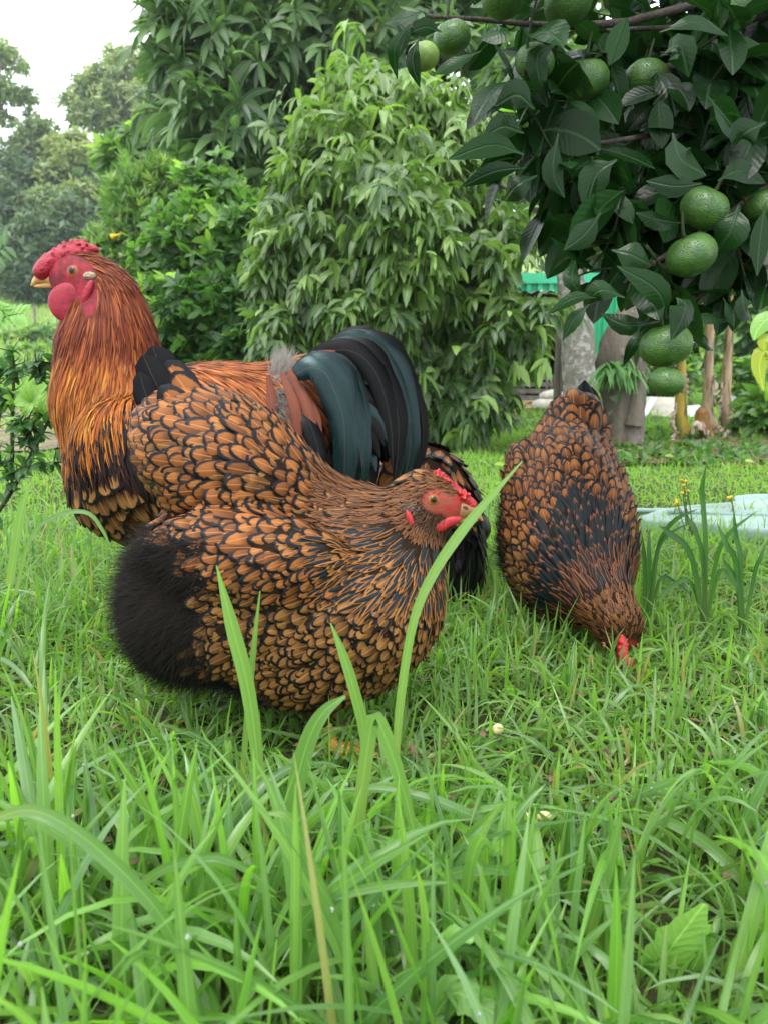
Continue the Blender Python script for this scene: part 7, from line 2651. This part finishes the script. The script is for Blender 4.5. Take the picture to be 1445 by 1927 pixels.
weed('pale broad-leaved weed with a wavy upright leaf low in the grass', [([(1225, 1860), (1250, 1800), (1290, 1745), (1325, 1700)], (22, 40, 34, 6)), ([(1245, 1900), (1215, 1840), (1205, 1800)], (14, 26, 8)), ([(1270, 1870), (1310, 1810), (1335, 1740)], (10, 26, 6)), ([(1270, 1880), (1285, 1850), (1270, 1900)], (14, 20, 8))], 0.50)
weed('pale broad-leaved weed lying low beside the grain scraps', [([(850, 1720), (880, 1670), (920, 1620), (950, 1580)], (10, 22, 22, 5)), ([(840, 1740), (860, 1700), (870, 1660)], (10, 22, 6)), ([(960, 1760), (985, 1710), (1000, 1660)], (12, 24, 6)), ([(960, 1720), (1010, 1660), (1040, 1620)], (6, 16, 4))], 0.58)
weed('light green broad weed at the bottom of the picture', [([(800, 1940), (850, 1870), (900, 1890), (960, 1930)], (16, 30, 26, 8)), ([(830, 1800), (850, 1760), (890, 1770)], (8, 16, 5))], 0.44)
weed('small leafy weed half under the grass beside the sedge', [([(1390, 1560), (1410, 1530), (1436, 1500)], (10, 20, 4)), ([(1350, 1560), (1340, 1530), (1352, 1505)], (10, 18, 4)), ([(1400, 1570), (1430, 1555), (1450, 1530)], (8, 14, 4))], 0.72)
M['grain'] = plain('pale_grain', (0.62, 0.52, 0.27), 0.6, 0.3, 0.2, 120, 0.2)
for px, py, lab in ((960, 1532, 'plump pale grain, first of the spilled row beside the weed'), (972, 1545, 'pale grain lying second in the spilled row'), (985, 1538, 'pale grain standing on end in the spilled row'), (994, 1560, 'pale grain lowest in the spilled row'), (1003, 1530, 'pale grain highest in the spilled row'), (1022, 1536, 'flat pale grain apart from the spilled row'), (936, 1372, 'pale scrap lying beyond the spilled row nearer the hens')):
    c = gnd(px, py, 0.034)
    V, Q, U = join_grids([(sphere_grid((0, 0, 0), 0.0056, 7, 10, (0.7 + 0.8 * rng.random(), 0.6, 0.9 + 0.5 * rng.random())), True)])
    link('grain', mesh_q('grain', V, Q, U, None, [M['grain']]), None, c, None, lab, 'grain', 'grains spilled in the grass')
leaf_litter('dead_grass', 'brown dead grass and leaf bits between the blades', 200, 1440, 1250, 1700, 200, 0.016, M['litter'])

# ------------------------------------------------------------------ dew on the nearest blades
def mat_dew():
    g = G('water_drop')
    return g.done(g.bsdf((0.9, 0.95, 0.95), 0.03, 0.6, None, **{'Transmission Weight': 0.75, 'IOR': 1.33}))


M['dew'] = mat_dew()
k = rng.choice(len(tall_pos), min(330, len(tall_pos)), False)
sel = tall_pos[k]
ri = rng.integers(3, 9, len(k))
cen = sel[np.arange(len(k)), ri, 1] + rng.normal(0, 0.0008, (len(k), 3))
items = [sphere_grid(c, rng.uniform(0.0008, 0.0019), 6, 8) for c in cen]
V, Q, U = join_grids([(i_, True) for i_ in items])
link('dew', mesh_q('dew', V, Q[:, ::-1], U, None, [M['dew']]), None, kind='stuff', label='beads of water on the long grass')

# ------------------------------------------------------------------ damp air
hz_ = bpy.data.materials.new('damp_air')
hz_.use_nodes = True
hz_.node_tree.nodes.clear()
_o = hz_.node_tree.nodes.new('ShaderNodeOutputMaterial')
_v = hz_.node_tree.nodes.new('ShaderNodeVolumePrincipled')
_v.inputs['Color'].default_value = (0.86, 0.94, 1.0, 1)
_v.inputs['Density'].default_value = 0.0009
_v.inputs['Anisotropy'].default_value = 0.2
hz_.node_tree.links.new(_v.outputs[0], _o.inputs['Volume'])
hzo = link('haze', box_mesh('haze', [((-160, -6, -3), (160, 135, 46))], [hz_]), kind='stuff')
